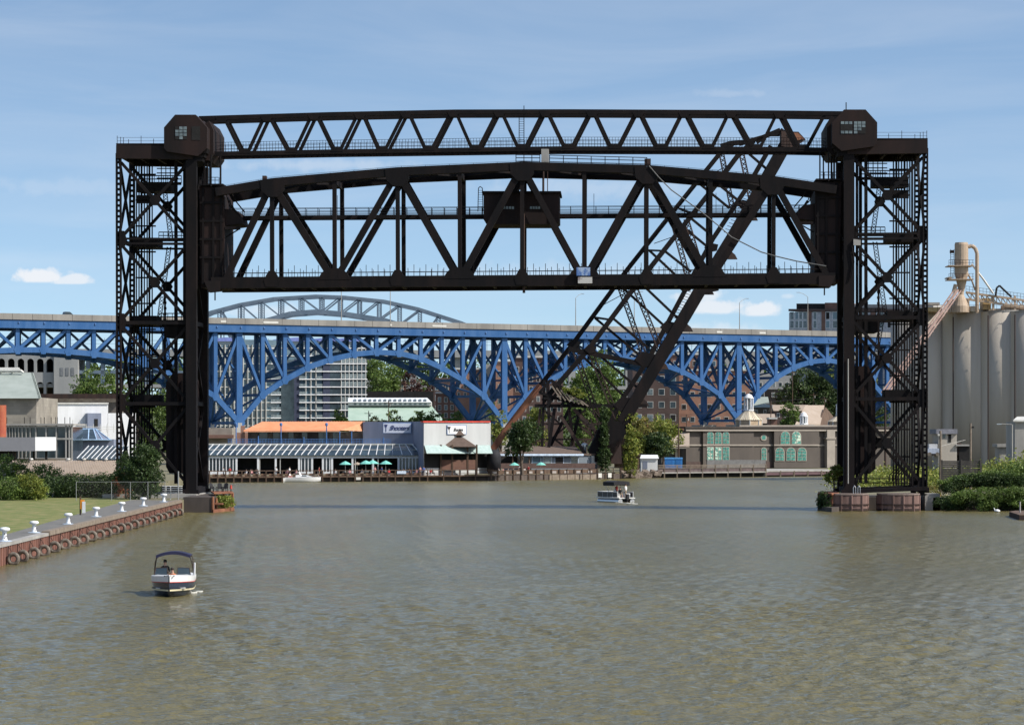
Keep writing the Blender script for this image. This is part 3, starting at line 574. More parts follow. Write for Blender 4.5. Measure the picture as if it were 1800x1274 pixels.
# --- towers. coordinates are written for the left one; mx/my carry them to the right one
def tower(side):
    if side == 'L': mx = lambda x: x; my = lambda y: y; sg = 1
    else: mx = lambda x: 1627 - (x - 208) * (135 / 129); my = lambda y: y - 9 * min(1, max(0, (860 - y) / 160)); sg = -1
    T = lambda x, y, w_=0: LB.at(mx(x), my(y), 0) + LB.n * w_
    def bm(b, a, c_, h, t, w0=0, w1=None): b.beam(T(*a, w0), T(*c_, w0 if w1 is None else w1), h * s1, t, LB.n)
    b = MB()
    for w_ in TWO: bm(b, (205, 267), (340, 269), 24, .9, w_)
    b.prism([T(205, 254.5, -.4), T(340, 254.5, -.4), T(340, 254.5, WD + .4), T(205, 254.5, WD + .4)], (0, 0, .12))
    for i in range(5): x = 212 + 30 * i; b.beam(T(x, 268, 0), T(x, 268, WD), 1.2, .3, LB.u)
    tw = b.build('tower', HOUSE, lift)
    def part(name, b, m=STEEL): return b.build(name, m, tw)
    for w_ in TWO:
        for x, lw in ((208.5, 9), ):                                   # laced outer columns
            b = MB()
            for o in (-3.4, 3.4): bm(b, (x + o, 270), (x + o + 1, 858), 2.4, .7, w_)
            y = 276
            while y < 850: bm(b, (x - 3, y), (x + 4, y), 4.2, .5, w_); y += 9.5
            part('outer_column', b)
        b = MB(); bm(b, (337, 282), (337, 866), 18.5, 1.1, w_); part('main_column', b)
        for x, hh in ((307, 5.5), (322, 4.5)): b = MB(); bm(b, (x, 282), (x, 850), hh, .4, w_ * .8 + 1); part('hanger_post', b)
        for y in (419.5, 428, 567, 709): b = MB(); bm(b, (212, y), (337, y + .5), 3.4 if y < 500 else 6, .45, w_); part('strut', b)
        lev = [(286, 418), (430, 563), (572, 705), (714, 852)]
        for i, (y0, y1) in enumerate(lev):
            for a, c_ in (((213, y0), (331, y1)), ((331, y0), (213, y1))):
                if i == 3 and a[0] > 300 and sg > 0: pass
                b = MB(); bm(b, a, c_, 5.2, .42 if a[0] < 300 else .36, w_); part('brace', b)
            b = MB(); yc = (y0 + y1) / 2; P = [T(x, y, w_) - LB.n * .25 for x, y in ((263, yc), (268, yc - 9), (277, yc - 9), (282, yc), (277, yc + 9), (268, yc + 9))]; b.prism(P, LB.n * .5); part('gusset_plate', b)
            for xx in (214, 330):
                b = MB(); P = [T(x, y, w_) - LB.n * .24 for x, y in ((xx - 4, y1 - 12), (xx + 4, y1 - 12), (xx + (9 if xx < 300 else -9), y1 + 4), (xx + 4, y1 + 18), (xx - 4, y1 + 18))]; b.prism(P, LB.n * .48); part('gusset_plate', b)
    for (y0, y1) in ((275, 418), (425, 563), (570, 705), (714, 855)):   # bracing between front and rear columns
        b = MB(); bm(b, (209, y0), (209, y1), 4.2, .3, 0, WD); bm(b, (209, y1), (209, y0), 4.2, .3, 0, WD); part('side_brace', b)
        b = MB(); bm(b, (337, y0), (337, y1), 4.2, .3, 0, WD); bm(b, (337, y1), (337, y0), 4.2, .3, 0, WD); part('side_brace', b)
        for x in (209, 337): b = MB(); bm(b, (x, y1 + 3), (x, y1 + 3), 4, .3) if False else b.beam(T(x, y1 + 4, 0), T(x, y1 + 4, WD), .5, .3, LB.u); part('strut', b)
    b = MB()
    for i, x in enumerate((217, 221, 225.5, 230, 235, 240, 244, 249)):  # guide rails and ropes seen through the outer bay
        b.tube(T(x + 14, 275, 5.5) - LB.u * 0.6 * sg, T(x + 14, 855, 5.5) - LB.u * .6 * sg, .085 if i % 3 else .13, seg=5)
    part('rope_guides', b)
    for y0 in range(300, 850, 46): b = MB(); b.beam(T(226, y0, 5), T(262, y0, 5), .18, .12, LB.n); part('guide_tie', b)
    for y0, x0, x1 in ((424, 226, 270), (562, 226, 268), (702, 230, 272), (325, 232, 292)):       # landings
        b = MB(); P = [T(x0, y0 - 9, 3), T(x1, y0 - 9, 3), T(x1, y0 + 7, 3), T(x0, y0 + 7, 3)]; b.prism(P, LB.n * 4); part('landing', b)
    for y0, x0, x1 in ((419, 272, 336), (563, 272, 336), (319, 232, 312), (342, 232, 264)):
        b = MB()
        for dz in (0, 8, 14):
            b.beam(T(x0, y0 - dz, 3), T(x1, y0 - dz, 3), .12 if dz else .35, .1, LB.n)
        n = int((x1 - x0) / 8)
        for i in range(n + 1): x = x0 + (x1 - x0) * i / n; b.tube(T(x, y0, 3), T(x, y0 - 14, 3), .05, seg=4)
        part('landing_railing', b)
    b = MB()
    for x in (276, 284, 292, 300): b.tube(T(x, 284, 3.2), T(x, 319, 3.2), .07, seg=4)
    for y0 in (292, 300, 309): b.beam(T(268, y0, 3.2), T(306, y0, 3.2), .12, .1, LB.n)
    b.beam(T(232, 352, 3), T(268, 352, 3), .3, .2, LB.n); b.beam(T(232, 346, 3), T(266, 346, 3), .2, .2, LB.n)
    part('hoist_frame', b)
    for (xa, ya, xb, yb_) in ((280, 330, 292, 420), (288, 430, 270, 560), (276, 572, 288, 640)):   # zig-zag stairs
        b = MB(); n = int(abs(yb_ - ya) / 6)
        for o in (-3.5, 3.5): bm(b, (xa + o, ya), (xb + o, yb_), 1.3, .1, 4)
        for i in range(n):
            t0, t1 = i / n, (i + 1) / n; a, c_ = (xa + (xb - xa) * t0, ya + (yb_ - ya) * t0), (xa + (xb - xa) * t1, ya + (yb_ - ya) * t1); s_ = 3.5 if i % 2 else -3.5
            bm(b, (a[0] + s_, a[1]), (c_[0] - s_, c_[1]), .9, .08, 4); bm(b, (a[0] - s_, a[1]), (c_[0] + s_, c_[1]), .9, .08, 4)
        part('stair', b)
    b = MB(); P = [T(286, 573, 2), T(334, 573, 2), T(334, 592, 2), T(286, 592, 2)]; b.prism(P, LB.n * 5); part('guide_girder', b)
    for x in (283, 303):
        b = MB(); b.beam(T(x, 512, 3), T(x, 655, 3), .22, .2, LB.n)
        for k in range(5): b.beam(T(x - 2, 520 + 10 * k, 3), T(x + 2.5, 520 + 10 * k, 3), .3, .3, LB.n)
        part('counterweight_hanger', b)
    # counterweight
    b = MB(); cw = ((288, 672), (300, 655), (324, 655), (333, 668), (333, 832), (294, 832), (288, 820)) if side == 'L' else ((290, 680), (302, 652), (326, 652), (331, 668), (331, 836), (300, 834), (290, 826))
    b.prism([T(x, y, 1.6) for x, y in cw], LB.n * 6.4); part('counterweight', b, HOUSE if side == 'R' else HOUSE)
    b = MB()
    for x in (300, 318):
        b.beam(T(x, 668, 1.52), T(x, 832, 1.52), .35, .12, LB.n)
    b.beam(T(289, 745, 1.5), T(330, 745, 1.5), .35, .12, LB.n); part('counterweight_ribs', b)
    # portal of the span in its guides
    b = MB(); P = [(349, 327), (384, 329), (393, 345), (393, 470), (396, 505), (352, 505)]; b.prism([T(x, y, .6) for x, y in P], LB.n * 8.1); b.build('end_portal', HOUSE, span)
    b = MB()
    for y in (356, 388, 420, 452): b.beam(T(350, y, .5), T(392, y, .5), .25, .15, LB.n)
    for x in (356, 374, 388): b.beam(T(x, 330, .5), T(x, 500, .5), .25, .13, LB.n)
    for k in range(4): b.tube(T(396 + k * 5, 342 + k * 9, 1), T(402 + k * 5, 362 + k * 4, 1), .07, seg=5)
    b.path([T(400, 328, 1), T(412, 352, 1), T(428, 372, 1)], .08); b.path([T(403, 362, 1), T(420, 378, 1)], .1)
    b.beam(T(394, 400, 1), T(420, 400, 1), .35, .8, LB.n); b.tube(T(395, 416, 1), T(418, 402, 1), .08); b.build('end_platform', STEEL, span)
    b = MB(); P = [T(392, 366, 1), T(412, 368, 1), T(420, 376, 1), T(424, 392, 1), T(392, 396, 1)]; b.prism(P, LB.n * 6); b.build('lock_machinery', HOUSE, span)
    b = MB(); P = [T(350, 323, 0), T(392, 323, 0), T(392, 326, 0), T(350, 326, 0)]; b.prism(P, LB.n * 8)
    for x in (350, 357, 364, 371, 378, 385): b.tube(T(x, 324, 0), T(x, 312, 0), .05, seg=4)
    for y in (312, 317): b.tube(T(350, y, 0), T(384, y, 0), .05, seg=4)
    b.build('end_railing', STEEL, span)
    b = MB()   # sockets for the span's lower corner
    b.prism([T(360, 494, -.6), T(388, 494, -.6), T(388, 512, -.6), T(368, 514, -.6)], LB.n * 1.5); b.tube(T(378, 512, 0), T(378, 528, 0), .08); b.build('corner_shoe', HOUSE, span)
    for x, w_ in ((371, 0), (384, 1.5), (371, WD - 1), (355, 2), (359, 2.4), (363, 2.8)): part('lifting_rope', MB().tube(T(x, 272, w_), T(x, 328, w_), .09 if x > 365 else .12, seg=5))
    # machinery house on top
    b = MB(); P = [(290.5, 226), (310, 203.5), (346, 203.5), (366, 226), (366, 262), (350, 276), (296, 268), (290.5, 262)]
    P0 = [T(x, y, -1.0) for x, y in P]; b.prism(P0, LB.n * 11.3); part('machinery_house', b, HOUSE)
    b = MB(); P = [T(x, y, 1.4) for x, y in ((346, 226), (364, 210), (372, 226), (372, 268), (364, 280), (346, 280))]; b.prism(P, LB.n * 9.6); part('sheave_housing', b, HOUSE)
    b = MB()
    for k in range(3): b.prism([T(344 - 6 * k, 262 + 7 * k, -.6 + k * .1), T(366 - 4 * k, 262 + 7 * k, -.6 + k * .1), T(364 - 4 * k, 270 + 7 * k, -.6 + k * .1), T(346 - 6 * k, 270 + 7 * k, -.6 + k * .1)], LB.n * (9 - k))
    part('sheave_support', b)
    def panes(x0, y0, x1, y1, nx, ny, miss, m=GLASSG):
        b = MB(); 
        for i in range(nx):
            for j in range(ny):
                if (i, j) in miss: continue
                xa, xb_ = x0 + (x1 - x0) * (i + .08) / nx, x0 + (x1 - x0) * (i + .92) / nx; ya, yb2 = y0 + (y1 - y0) * (j + .08) / ny, y0 + (y1 - y0) * (j + .92) / ny
                b.prism([T(xa, ya, -1.05), T(xb_, ya, -1.05), T(xb_, yb2, -1.05), T(xa, yb2, -1.05)], LB.n * .04)
        part('window', b, m)
        b = MB(); b.prism([T(x0, y0, -1.03), T(x1, y0, -1.03), T(x1, y1, -1.03), T(x0, y1, -1.03)], LB.n * .02); part('window_opening', b, DARK)
    if side == 'L': panes(310, 224, 331, 247, 3, 4, {(0, 3), (2, 3), (0, 0)}); panes(339, 224, 354, 248, 2, 3, {(0, 0), (0, 1), (1, 1), (1, 2), (0, 2), (1, 0)})
    else: panes(310, 224, 330, 246, 3, 4, {(0, 3), (0, 2), (1, 3)}); panes(332, 224, 352, 246, 3, 4, {(0, 1), (1, 1), (2, 1), (0, 2), (1, 2), (2, 2)})
    b = MB()   # roof railing, posts
    for x, hh in ((206, 15), (212, 13), (217, 12), (226, 9), (248, 15), (270, 10)):
        b.tube(T(x, 254, 0), T(x, 254 - hh, 0), .04, seg=4)
    for y in (242, 248): b.tube(T(206, y, 0), T(290, y, 0), .022, seg=4)
    if side == 'R': b.tube(T(338, 203, 3), T(338, 184, 3), .06)
    part('roof_railing', b)
    b = MB()   # base framing
    bm(b, (205, 858), (350, 864), 7, 1.2, 0); bm(b, (205, 858), (350, 864), 7, 1.2, WD)
    for x in (209, 337): b.beam(T(x, 861, 0), T(x, 861, WD), .6, 1, LB.u)
    part('base_beam', b)
    if side == 'R':
        b = MB()
        for k in range(5): b.path([T(262 - 5 * k, 848, 5), T(262 - 5 * k, 838, 5), T(250 - 5 * k, 826, 5)], .07, 5)
        b.tube(T(320, 843, 5), T(225, 843, 5), .06); b.tube(T(320, 850, 5), T(225, 850, 5), .06); part('cable_bends', b)
        b = MB(); P = [T(330, 430, -.8), T(318, 432, -.8), T(318, 441, -.8), T(330, 441, -.8)]; b.prism(P, LB.n * .6); part('junction_box', b, CONC)
        b = MB(); b.path([T(333, 441, -.7), T(329, 470, -.7), T(334, 500, -.7)], .08); b.path([T(326, 448, -.7), T(310, 462, -.7), T(316, 480, -.7)], .05); part('loose_cables', b)
        b = MB(); b.tube(T(339, 640, -.7), T(339, 850, -.7), .07); part('conduit', b, CONC)
tower('L'); tower('R')

# ------------------------------------------------------------------ piers of the lift bridge
def px_slab(px0, px1, D0, depth, z0, z1): return [gz(px0, z0, D0), gz(px1, z0, D0), gz(px1, z0, D0) + Vector((0, depth, 0)), gz(px0, z0, D0) + Vector((0, depth, 0))], Vector((0, 0, z1 - z0))
p = gz(340, 0, 325); root = thing('tower_pier', 'dark concrete pier under the left bridge tower at the end of the quay', 'pier', p)
b = MB(); P, v_ = px_slab(322, 372, 325, 22, -2, 1.75); b.prism(P, v_); b.build('pier_block', mat('dark_wet_concrete', (.045, .038, .034), .9, (.09, .07, .06), .4, streak=3), root)
b = MB(); P, v_ = px_slab(180, 345, 334, 14, -2, 1.9); b.prism(P, v_); b.build('footing', CONC, root)
b = MB(); b.box(gz(372, .95, 326.5), 2.6, 1.2, .18); b.tube(gz(374, -.5, 325), gz(374, 1.8, 325), .16); b.tube(gz(380, -.5, 327), gz(380, 1.6, 327), .16); b.build('timber_guard', STEELR, root)
# planted raft with chairs beside the left pier
p = gz(392, 0, 329); root = thing('timber_raft', 'rusty timber raft with a planted edge beside the left pier', 'raft', p)
b = MB(); b.prism([gz(375, 0, 324), gz(412, 0, 333), gz(408, 0, 342), gz(368, 0, 340)], (0, 0, .35)); b.build('float', STEELR, root)
b = MB(); b.prism([gz(376, 2.0, 330), gz(410, 2.0, 334), gz(406, 2.0, 342), gz(370, 2.0, 340)], (0, 0, .16))
for px, D in ((378, 331), (393, 333), (409, 335), (406, 341)): b.tube(gz(px, 0, D), gz(px, 2.05, D), .13)
b.build('deck', STEELR, root)
tag(leaf_mesh('planter_grass', LF2, [(gz(388, 1.1, 329.5), (1.0, .7, .8)), (gz(401, 1.0, 331), (.9, .7, .75)), (gz(394, 1.2, 330), (1.1, .6, .6))], 2600, .1, None, 7, gz(392, .3, 329)), 'bright green grasses growing along the edge of the left raft', 'plant')
def deck_chair():
    root = thing('deck_chair', 'x', 'chair', (0, 0, 0), 'dark deck chairs on the raft')
    MB().hexa((0, 0, .38), (.28, 0, 0), (0, .26, .04), (0, 0, .025)).build('seat', BLACKC, root)
    b = MB().prism([(-.27, .22, .35), (.27, .22, .35), (.24, .42, .95), (0, .46, 1.05), (-.24, .42, .95)], (0, .04, 0)); b.build('backrest', BLACKC, root)
    for sx in (-1, 1): MB().box((sx * .3, .02, .58), .08, .55, .03).build('armrest', BLACKC, root)
    for sx in (-1, 1):
        for sy in (-1, 1): MB().beam((sx * .26, sy * .22, 0), (sx * .28, sy * .24, .56), .05, .05).build('leg', BLACKC, root)
    return root
dc = deck_chair(); kd = children(dc)
for i, (px, rz, lab) in enumerate(((375, 50, 'dark deck chair turned sideways, closest to the left tower'), (387, 15, 'dark deck chair in the middle of the three on the raft'), (395, -20, 'dark deck chair nearest the raft corner'))):
    if i == 0: dc.location = gz(px, 2.16, 336); dc.rotation_euler = (0, 0, R(rz)); dc['label'] = lab
    else: copy_thing(dc, gz(px, 2.16, 336), lab, R(rz), kids=kd)
root = thing('signal_lamp', 'small red signal lamp at the corner of the left raft', 'lamp', gz(406, 2.16, 335))
MB().tube(gz(406, 2.16, 335), gz(406, 2.5, 335), .06).build('post', STEEL2, root); MB().tube(gz(406, 2.5, 335), gz(406, 2.95, 335), .15, .1).build('lamp_head', REDP, root)
# right piers
PIERM = mat('pier_timber_rust', (.11, .065, .055), .9, (.24, .15, .13), .5, streak=3)
def drum(px0, px1, lab):
    a, c_ = gz(px0, 0, 330), gz(px1, 0, 330); r = (c_.x - a.x) / 2; ce = Vector(((a.x + c_.x) / 2, 333, 0)); root = thing('pier_fender', lab, 'pier', ce, 'round timber piers of the right tower')
    b = MB(); n = 26; pr = []
    for i in range(n):
        t = 2 * math.pi * i / n; x, y = math.cos(t), math.sin(t); k = (abs(x) ** 3.4 + abs(y) ** 3.4) ** (-1 / 3.4); pr.append(Vector((ce.x + r * x * k, ce.y + r * y * k, -1)))
    b.prism(pr, (0, 0, 2.9)); b.build('timber_wall', PIERM, root)
    b = MB(); b.prism([ce + (q_ - ce) * 1.03 + Z3 * 2.9 for q_ in pr], (0, 0, .16)); b.build('cap', mat('pale_cap', (.22, .17, .15), .9), root)
    b = MB()
    for i in range(n):
        if i % 2 == 0: q_ = ce + (pr[i] - ce) * 1.0; q_.z = 0; b.tube(q_ + Z3 * -.3, q_ + Z3 * 1.8, .13, seg=6)
    b.build('pile', PIERM, root)
    b = MB(); b.prism([ce + (q_ - ce) * 1.04 + Z3 * 1.1 for q_ in pr], (0, 0, .22)); b.prism([ce + (q_ - ce) * 1.05 + Z3 * 1.75 for q_ in pr], (0, 0, .12)); b.build('wale_band', STEEL2, root)
drum(1457, 1530, 'round rusty timber pier at the left front of the right tower'); drum(1549, 1621, 'round rusty timber pier at the right front of the right tower')
root = thing('tower_pier', 'dark concrete pier behind the round timber fenders of the right tower', 'pier', gz(1550, 0, 336))
b = MB(); P, v_ = px_slab(1474, 1652, 337, 12, -2, 1.5); b.prism(P, v_); b.build('pier_block', bpy.data.materials['dark_wet_concrete'], root)
b = MB(); P, v_ = px_slab(1626, 1652, 334, 4, -2, 1.95); b.prism(P, v_); b.build('wing_wall', CONC, root)
b = MB()
for x in (1502, 1510): b.path([gz(x - 2, 2.0, 332), gz(x - 2, 2.7, 332), gz(x, 2.95, 332), gz(x + 2, 2.7, 332), gz(x + 2, 2.0, 332)], .05)
b.build('ladder_hoop', CHROME, root)
root = thing('timber_raft', 'low timber raft overgrown with vines at the left of the right piers', 'raft', gz(1450, 0, 331))
b = MB(); b.prism([gz(1438, 0, 335), gz(1462, 0, 327), gz(1475, 0, 330), gz(1470, 0, 342), gz(1444, 0, 342)], (0, 0, .5)); b.build('float', bpy.data.materials['dark_wet_concrete'], root)
b = MB(); b.prism([gz(1438, 1.9, 335), gz(1462, 1.9, 330), gz(1475, 1.9, 333), gz(1470, 1.9, 342), gz(1444, 1.9, 342)], (0, 0, .2))
for px, D in ((1439, 335.5), (1452, 333), (1463, 331), (1445, 341)): b.tube(gz(px, 0, D), gz(px, 1.95, D), .14)
b.build('deck', STEELR, root)
tag(leaf_mesh('hanging_vines', LF3, [(gz(1447, 1.2, 333), (.7, .6, 1.0)), (gz(1456, 1.1, 331), (.5, .5, .9)), (gz(1443, .9, 334.5), (.45, .5, .7))], 2200, .1, None, 8, gz(1450, .3, 332)), 'dark green vines hanging over the low raft left of the right piers', 'vine')
tree(gz(1466, 2.1, 339), 3.6, 1.5, LF2, 'small yellow green sapling growing beside the right bridge tower', 21, 1800, .13, low=.1)

# ------------------------------------------------------------------ raised bascule bridge
B1 = Plane(0, 593, 1, .05); B2 = Plane(0, 580, 1, .05); sb = 586 / F
bas = thing('bascule_bridge', 'rusty black bascule bridge leaf standing steeply raised behind the lift span', 'bridge', gz(1040, 1.2, 570))
cA = [(868, 790), (908, 731), (1007, 604), (1101, 476), (1180, 376), (1267, 268), (1290, 252)]
cC = [(1058, 775), (1089, 709), (1142, 627), (1204, 511), (1253, 420), (1315, 327), (1355, 257)]
cB = [(955, 705), (1035, 613), (1111, 511), (1187, 415), (1253, 332), (1299, 271), (1325, 248)]
cD = [(1070, 802), (1094, 743), (1182, 593), (1230, 511), (1288, 417), (1360, 292), (1387, 243)]
def bpoly(name, pl, pts, h, t, m=STEEL):
    b = MB(); P = [pl.at(*p_) for p_ in pts]
    for x, y in zip(P, P[1:]): b.beam(x, y, h * sb, t, pl.n)
    return b.build(name, m, bas)
bpoly('top_chord', B1, cA[1:], 8, 1.0); bpoly('top_chord', B2, cB, 8.5, 1.0); bpoly('bottom_chord', B1, cC, 8, 1.0); bpoly('bottom_chord', B2, cD, 21, 1.6)
bpoly('counterweight_link', B1, [(866, 790), (885, 762), (908, 731), (950, 677)], 11, 1.2, STEELR)
def laced(pl, a, c_, wpx=8):
    A, C_ = pl.at(*a), pl.at(*c_); d = C_ - A; p_ = d.cross(pl.n).normalized() * wpx * sb / 2; b = MB()
    for s_ in (-1, 1): b.beam(A + p_ * s_, C_ + p_ * s_, .22, .5, pl.n)
    n = max(4, int(d.length / .95))
    for i in range(n):
        x, y = A.lerp(C_, i / n), A.lerp(C_, (i + 1) / n); s_ = 1 if i % 2 else -1; b.beam(x + p_ * s_, y - p_ * s_, .18, .08, pl.n); b.beam(x - p_ * s_, y + p_ * s_, .18, .08, pl.n)
    b.build('laced_strut', STEEL2, bas)
for a, c_ in (((1007, 606), (1062, 765)), ((1088, 500), (1135, 632)), ((1180, 378), (1212, 498)), ((1268, 270), (1287, 365))): laced(B1, a, c_)
for a, c_ in (((1035, 613), (1088, 742)), ((1116, 505), (1164, 622)), ((1206, 385), (1238, 490)), ((1303, 268), (1322, 358))): laced(B2, a, c_)
for a, c_ in (((1010, 612), (1100, 700)), ((1088, 500), (1168, 573)), ((1046, 559), (1125, 625)), ((1141, 440), (1205, 500)), ((1203, 401), (1245, 435)), ((1227, 321), (1282, 366))): bpoly('diagonal', B1, [a, c_], 4.2, .5)
for a, c_ in (((1040, 613), (1125, 685)), ((1134, 505), (1192, 560)), ((1077, 559), (1140, 612)), ((1168, 441), (1215, 478)), ((1216, 385), (1250, 413)), ((1259, 321), (1309, 362)), ((1317, 271), (1346, 296))): bpoly('diagonal', B2, [a, c_], 4.2, .5)
bpoly('cross_girder', B2, [(1000, 613), (1145, 643)], 8, 1.0); bpoly('cross_girder', B2, [(940, 713), (1137, 713)], 6, 1.0)
b = MB()   # cross struts between the two trusses
for a, c_ in zip([(1046, 558), (1141, 440), (1195, 367), (1227, 322)], [(1073, 562), (1168, 441), (1218, 376), (1257, 327)]): b.beam(B1.at(*a), B2.at(*c_), .5, .4, Z3)
for (a, c_) in (((1062, 535), (1105, 512)), ((1105, 510), (1073, 562)), ((1150, 428), (1187, 415)), ((1101, 476), (1111, 511)), ((1230, 318), (1290, 285))): b.tube(B1.at(*a), B2.at(*c_), .08)
b.build('cross_strut', STEEL, bas)
def bplate(pl, pts, name='gusset_plate', t=1.2, m=STEEL): b = MB(); plate(b, pl, pts, t); b.build(name, m, bas)
for pl, (x, y), r_ in ((B2, (1135, 632), 20), (B2, (1176, 575), 16), (B2, (1100, 712), 22), (B2, (1245, 500), 22), (B1, (1250, 435), 12), (B2, (1308, 360), 12), (B1, (1008, 606), 12), (B2, (1037, 614), 11), (B1, (1204, 505), 12)):
    bplate(pl, [(x - r_, y), (x - r_ * .3, y - r_ * .7), (x + r_, y - r_ * .4), (x + r_ * .8, y + r_ * .5), (x - r_ * .2, y + r_ * .7)])
for x, y in ((1216, 577), (1173, 643), (1253, 512), (1294, 450), (1330, 382), (1139, 708)):     # floor brackets sticking out
    bplate(B2, [(x - 16, y - 14), (x - 2, y - 2), (x + 2, y + 6), (x - 18, y + 6)], 'floor_bracket', .8, STEEL2)
b = MB()   # curved tip with rest arm
for pts in (((1267, 257), (1285, 252), (1307, 251)), ((1300, 253), (1340, 242), (1371, 229), (1392, 244)), ((1330, 250), (1352, 236), (1370, 236))):
    P = [B2.at(*q_) for q_ in pts]
    for x, y in zip(P, P[1:]): b.beam(x, y, .9, 1.2, B2.n)
b.build('tip_arm', STEEL, bas)
bplate(B2, [(1372, 232), (1402, 233), (1415, 247), (1392, 262), (1372, 258)], 'tip_shoe', 2.5, STEEL2)
bplate(B2, [(1383, 236), (1400, 235), (1411, 245), (1398, 249)], 'tip_hatch', 2.9, STEELR)
b = MB(); n = 0    # rungs up the heavy chord
for k in range(14): c_ = B2.at(*lerp((1190, 560), (1225, 495), k / 14), -1); b.tube(c_, c_ + Vector((-.9, 0, .3)), .06)
for k in range(16): c_ = B2.at(*lerp((1280, 410), (1330, 325), k / 16), -1); b.tube(c_, c_ + Vector((-.9, 0, .3)), .06)
b.build('rungs', STEEL2, bas)
for a, c_ in (((975, 717), (964, 790)), ((1002, 716), (964, 790)), ((957, 668), (952, 800)), ((962, 668), (968, 800)), ((1009, 719), (1068, 780)), ((1000, 719), (1010, 800)), ((1020, 719), (1000, 800)), ((950, 718), (940, 800)), ((1040, 745), (1065, 800)), ((985, 730), (1030, 800))):
    bpoly('tower_leg', B2 if a[0] % 2 else B1, [a, c_], 5.5 if a[0] > 960 else 4.2, .7, STEEL2 if a[0] % 3 else STEEL)
for a, c_ in (((1035, 735), (1052, 800)), ((1013, 722), (1042, 760)), ((1025, 700), (1060, 745))): laced(B1, a, c_, 6)
bplate(B2, [(1034, 792), (1052, 752), (1070, 738), (1092, 742), (1100, 760), (1072, 812), (1045, 812)], 'rolling_segment', 3, STEEL)
for a, c_ in (((948, 690), (968, 668)), ((968, 668), (1036, 714)), ((948, 690), (1030, 716)), ((960, 716), (985, 682)), ((985, 716), (1000, 690)), ((1005, 716), (972, 674)), ((955, 700), (1000, 700))): bpoly('machinery_frame', B2, [a, c_], 4.5, 2.0)
for a, c_ in (((952, 745), (1060, 745)), ((948, 772), (1050, 772)), ((955, 720), (985, 745)), ((1000, 745), (968, 772)), ((1015, 745), (1048, 772)), ((1030, 720), (990, 745)), ((975, 772), (1010, 798)), ((1040, 772), (1020, 798))): bpoly('base_brace', B1, [a, c_], 3, .5, STEEL2)
bplate(B2, [(1055, 790), (1090, 770), (1092, 815), (1055, 815)], 'pivot_base', 3, STEEL2)
for k in range(7): bpoly('tie_plank', B2, [(970 + k * 8, 678 + k * 4.5), (984 + k * 8.5, 700 + k * 2.6)], 1.8, 3.5, TIMB) if False else MB().beam(B2.at(970 + k * 8, 678 + k * 4, -1.2), B2.at(986 + k * 8, 702 + k * 2, -1.2), .28, .6, B2.n).build('tie_plank', TIMB, bas)
tag(leaf_mesh('creeper_on_deck', LF2, [(B2.at(1000, 684, -1.4), (1.8, .5, .5)), (B2.at(1018, 694, -1.4), (1.8, .5, .5)), (B2.at(1010, 689, -1.4), (1.6, .5, .5))], 900, .22, None, 31), 'bright green creeper on the slanting deck ties of the bascule bridge', 'vine')
tag(leaf_mesh('ivy_column', LF3, [(B2.at(1062, y, -2.5), (.8 if y < 790 else 1.3, .8, 1.7)) for y in (728, 742, 756, 770, 786, 802, 815)], 4200, .2, None, 32), 'narrow column of dark ivy climbing the base of the bascule leaf', 'vine')
tag(leaf_mesh('ivy_column', LF2, [(B2.at(1108, y, -.5), (1.0 if y < 790 else 1.6, 1, 1.9)) for y in (742, 758, 774, 790, 806, 818)], 4600, .2, None, 33), 'ivy clad post with bright leaves right of the bascule base', 'vine')
MB().box(B2.at(1093, 796, 1), 3.0, 3, 6).build('ivy_pier', BROWN, bas)

# ------------------------------------------------------------------ blue deck arch bridge
BL = Plane(-126, 700, .876, .483); BW = 18.0
blue = thing('arch_bridge', 'long blue steel deck arch bridge carrying a highway behind the lift bridge', 'bridge', gz(886, 1.2, 760))
par = lambda x: 550.7 + .02155 * x      # parapet top
xs_dk = [-90, 1700]
A, B_ = BL.at(-90, par(-90)), BL.at(1700, par(1700))
def strip(name, m, dz0, dz1, w0, w1, mroot=blue):
    P = [A + Z3 * dz0 + BL.n * w0, B_ + Z3 * dz0 + BL.n * w0, B_ + Z3 * dz1 + BL.n * w0, A + Z3 * dz1 + BL.n * w0]; return MB().prism(P, BL.n * (w1 - w0)).build(name, m, mroot)
strip('parapet', CONCB, -1.5, 0, -1.6, -1.25); strip('parapet', CONCB, -1.5, 0, BW + 1.25, BW + 1.6); strip('road_deck', ASPH, -1.7, -1.1, -1.25, BW + 1.25)
strip('fascia_girder', BLUE, -3.6, -1.52, -1.3, -.9); strip('fascia_girder', BLUE, -3.6, -1.52, BW + .9, BW + 1.3)
b = MB()
for k in range(5): w_ = 2.5 + k * 3.2; b.prism([A + Z3 * -2.9 + BL.n * w_, B_ + Z3 * -2.9 + BL.n * w_, B_ + Z3 * -1.75 + BL.n * w_, A + Z3 * -1.75 + BL.n * w_], BL.n * .4)
b.build('stringer', BLUE, blue)
Lb = (B_ - A).length; b = MB()
for k in range(60):
    c_ = A.lerp(B_, k / 60) + Z3 * -1.49
    b.prism([c_ - BL.n * 1.62, c_ + BL.u * .12 - BL.n * 1.62, c_ + BL.u * .12 - BL.n * 1.62 + Z3 * 1.48, c_ - BL.n * 1.62 + Z3 * 1.48], BL.n * .03)
b.build('parapet_joint', mat('dark_joint', (.1, .09, .08)), blue)
for px, wp in ((463, 28), (388, 10), (760, 28), (686, 3), (1260, 12), (1335, 14)): # pale patches on parapet
    c_ = BL.at(px, par(px) + 4, -1.62); MB().prism([c_, c_ + BL.u * wp * .15, c_ + BL.u * wp * .15 - Z3 * .5, c_ - Z3 * .5], BL.n * -.04).build('repair_patch', OFFW, blue)
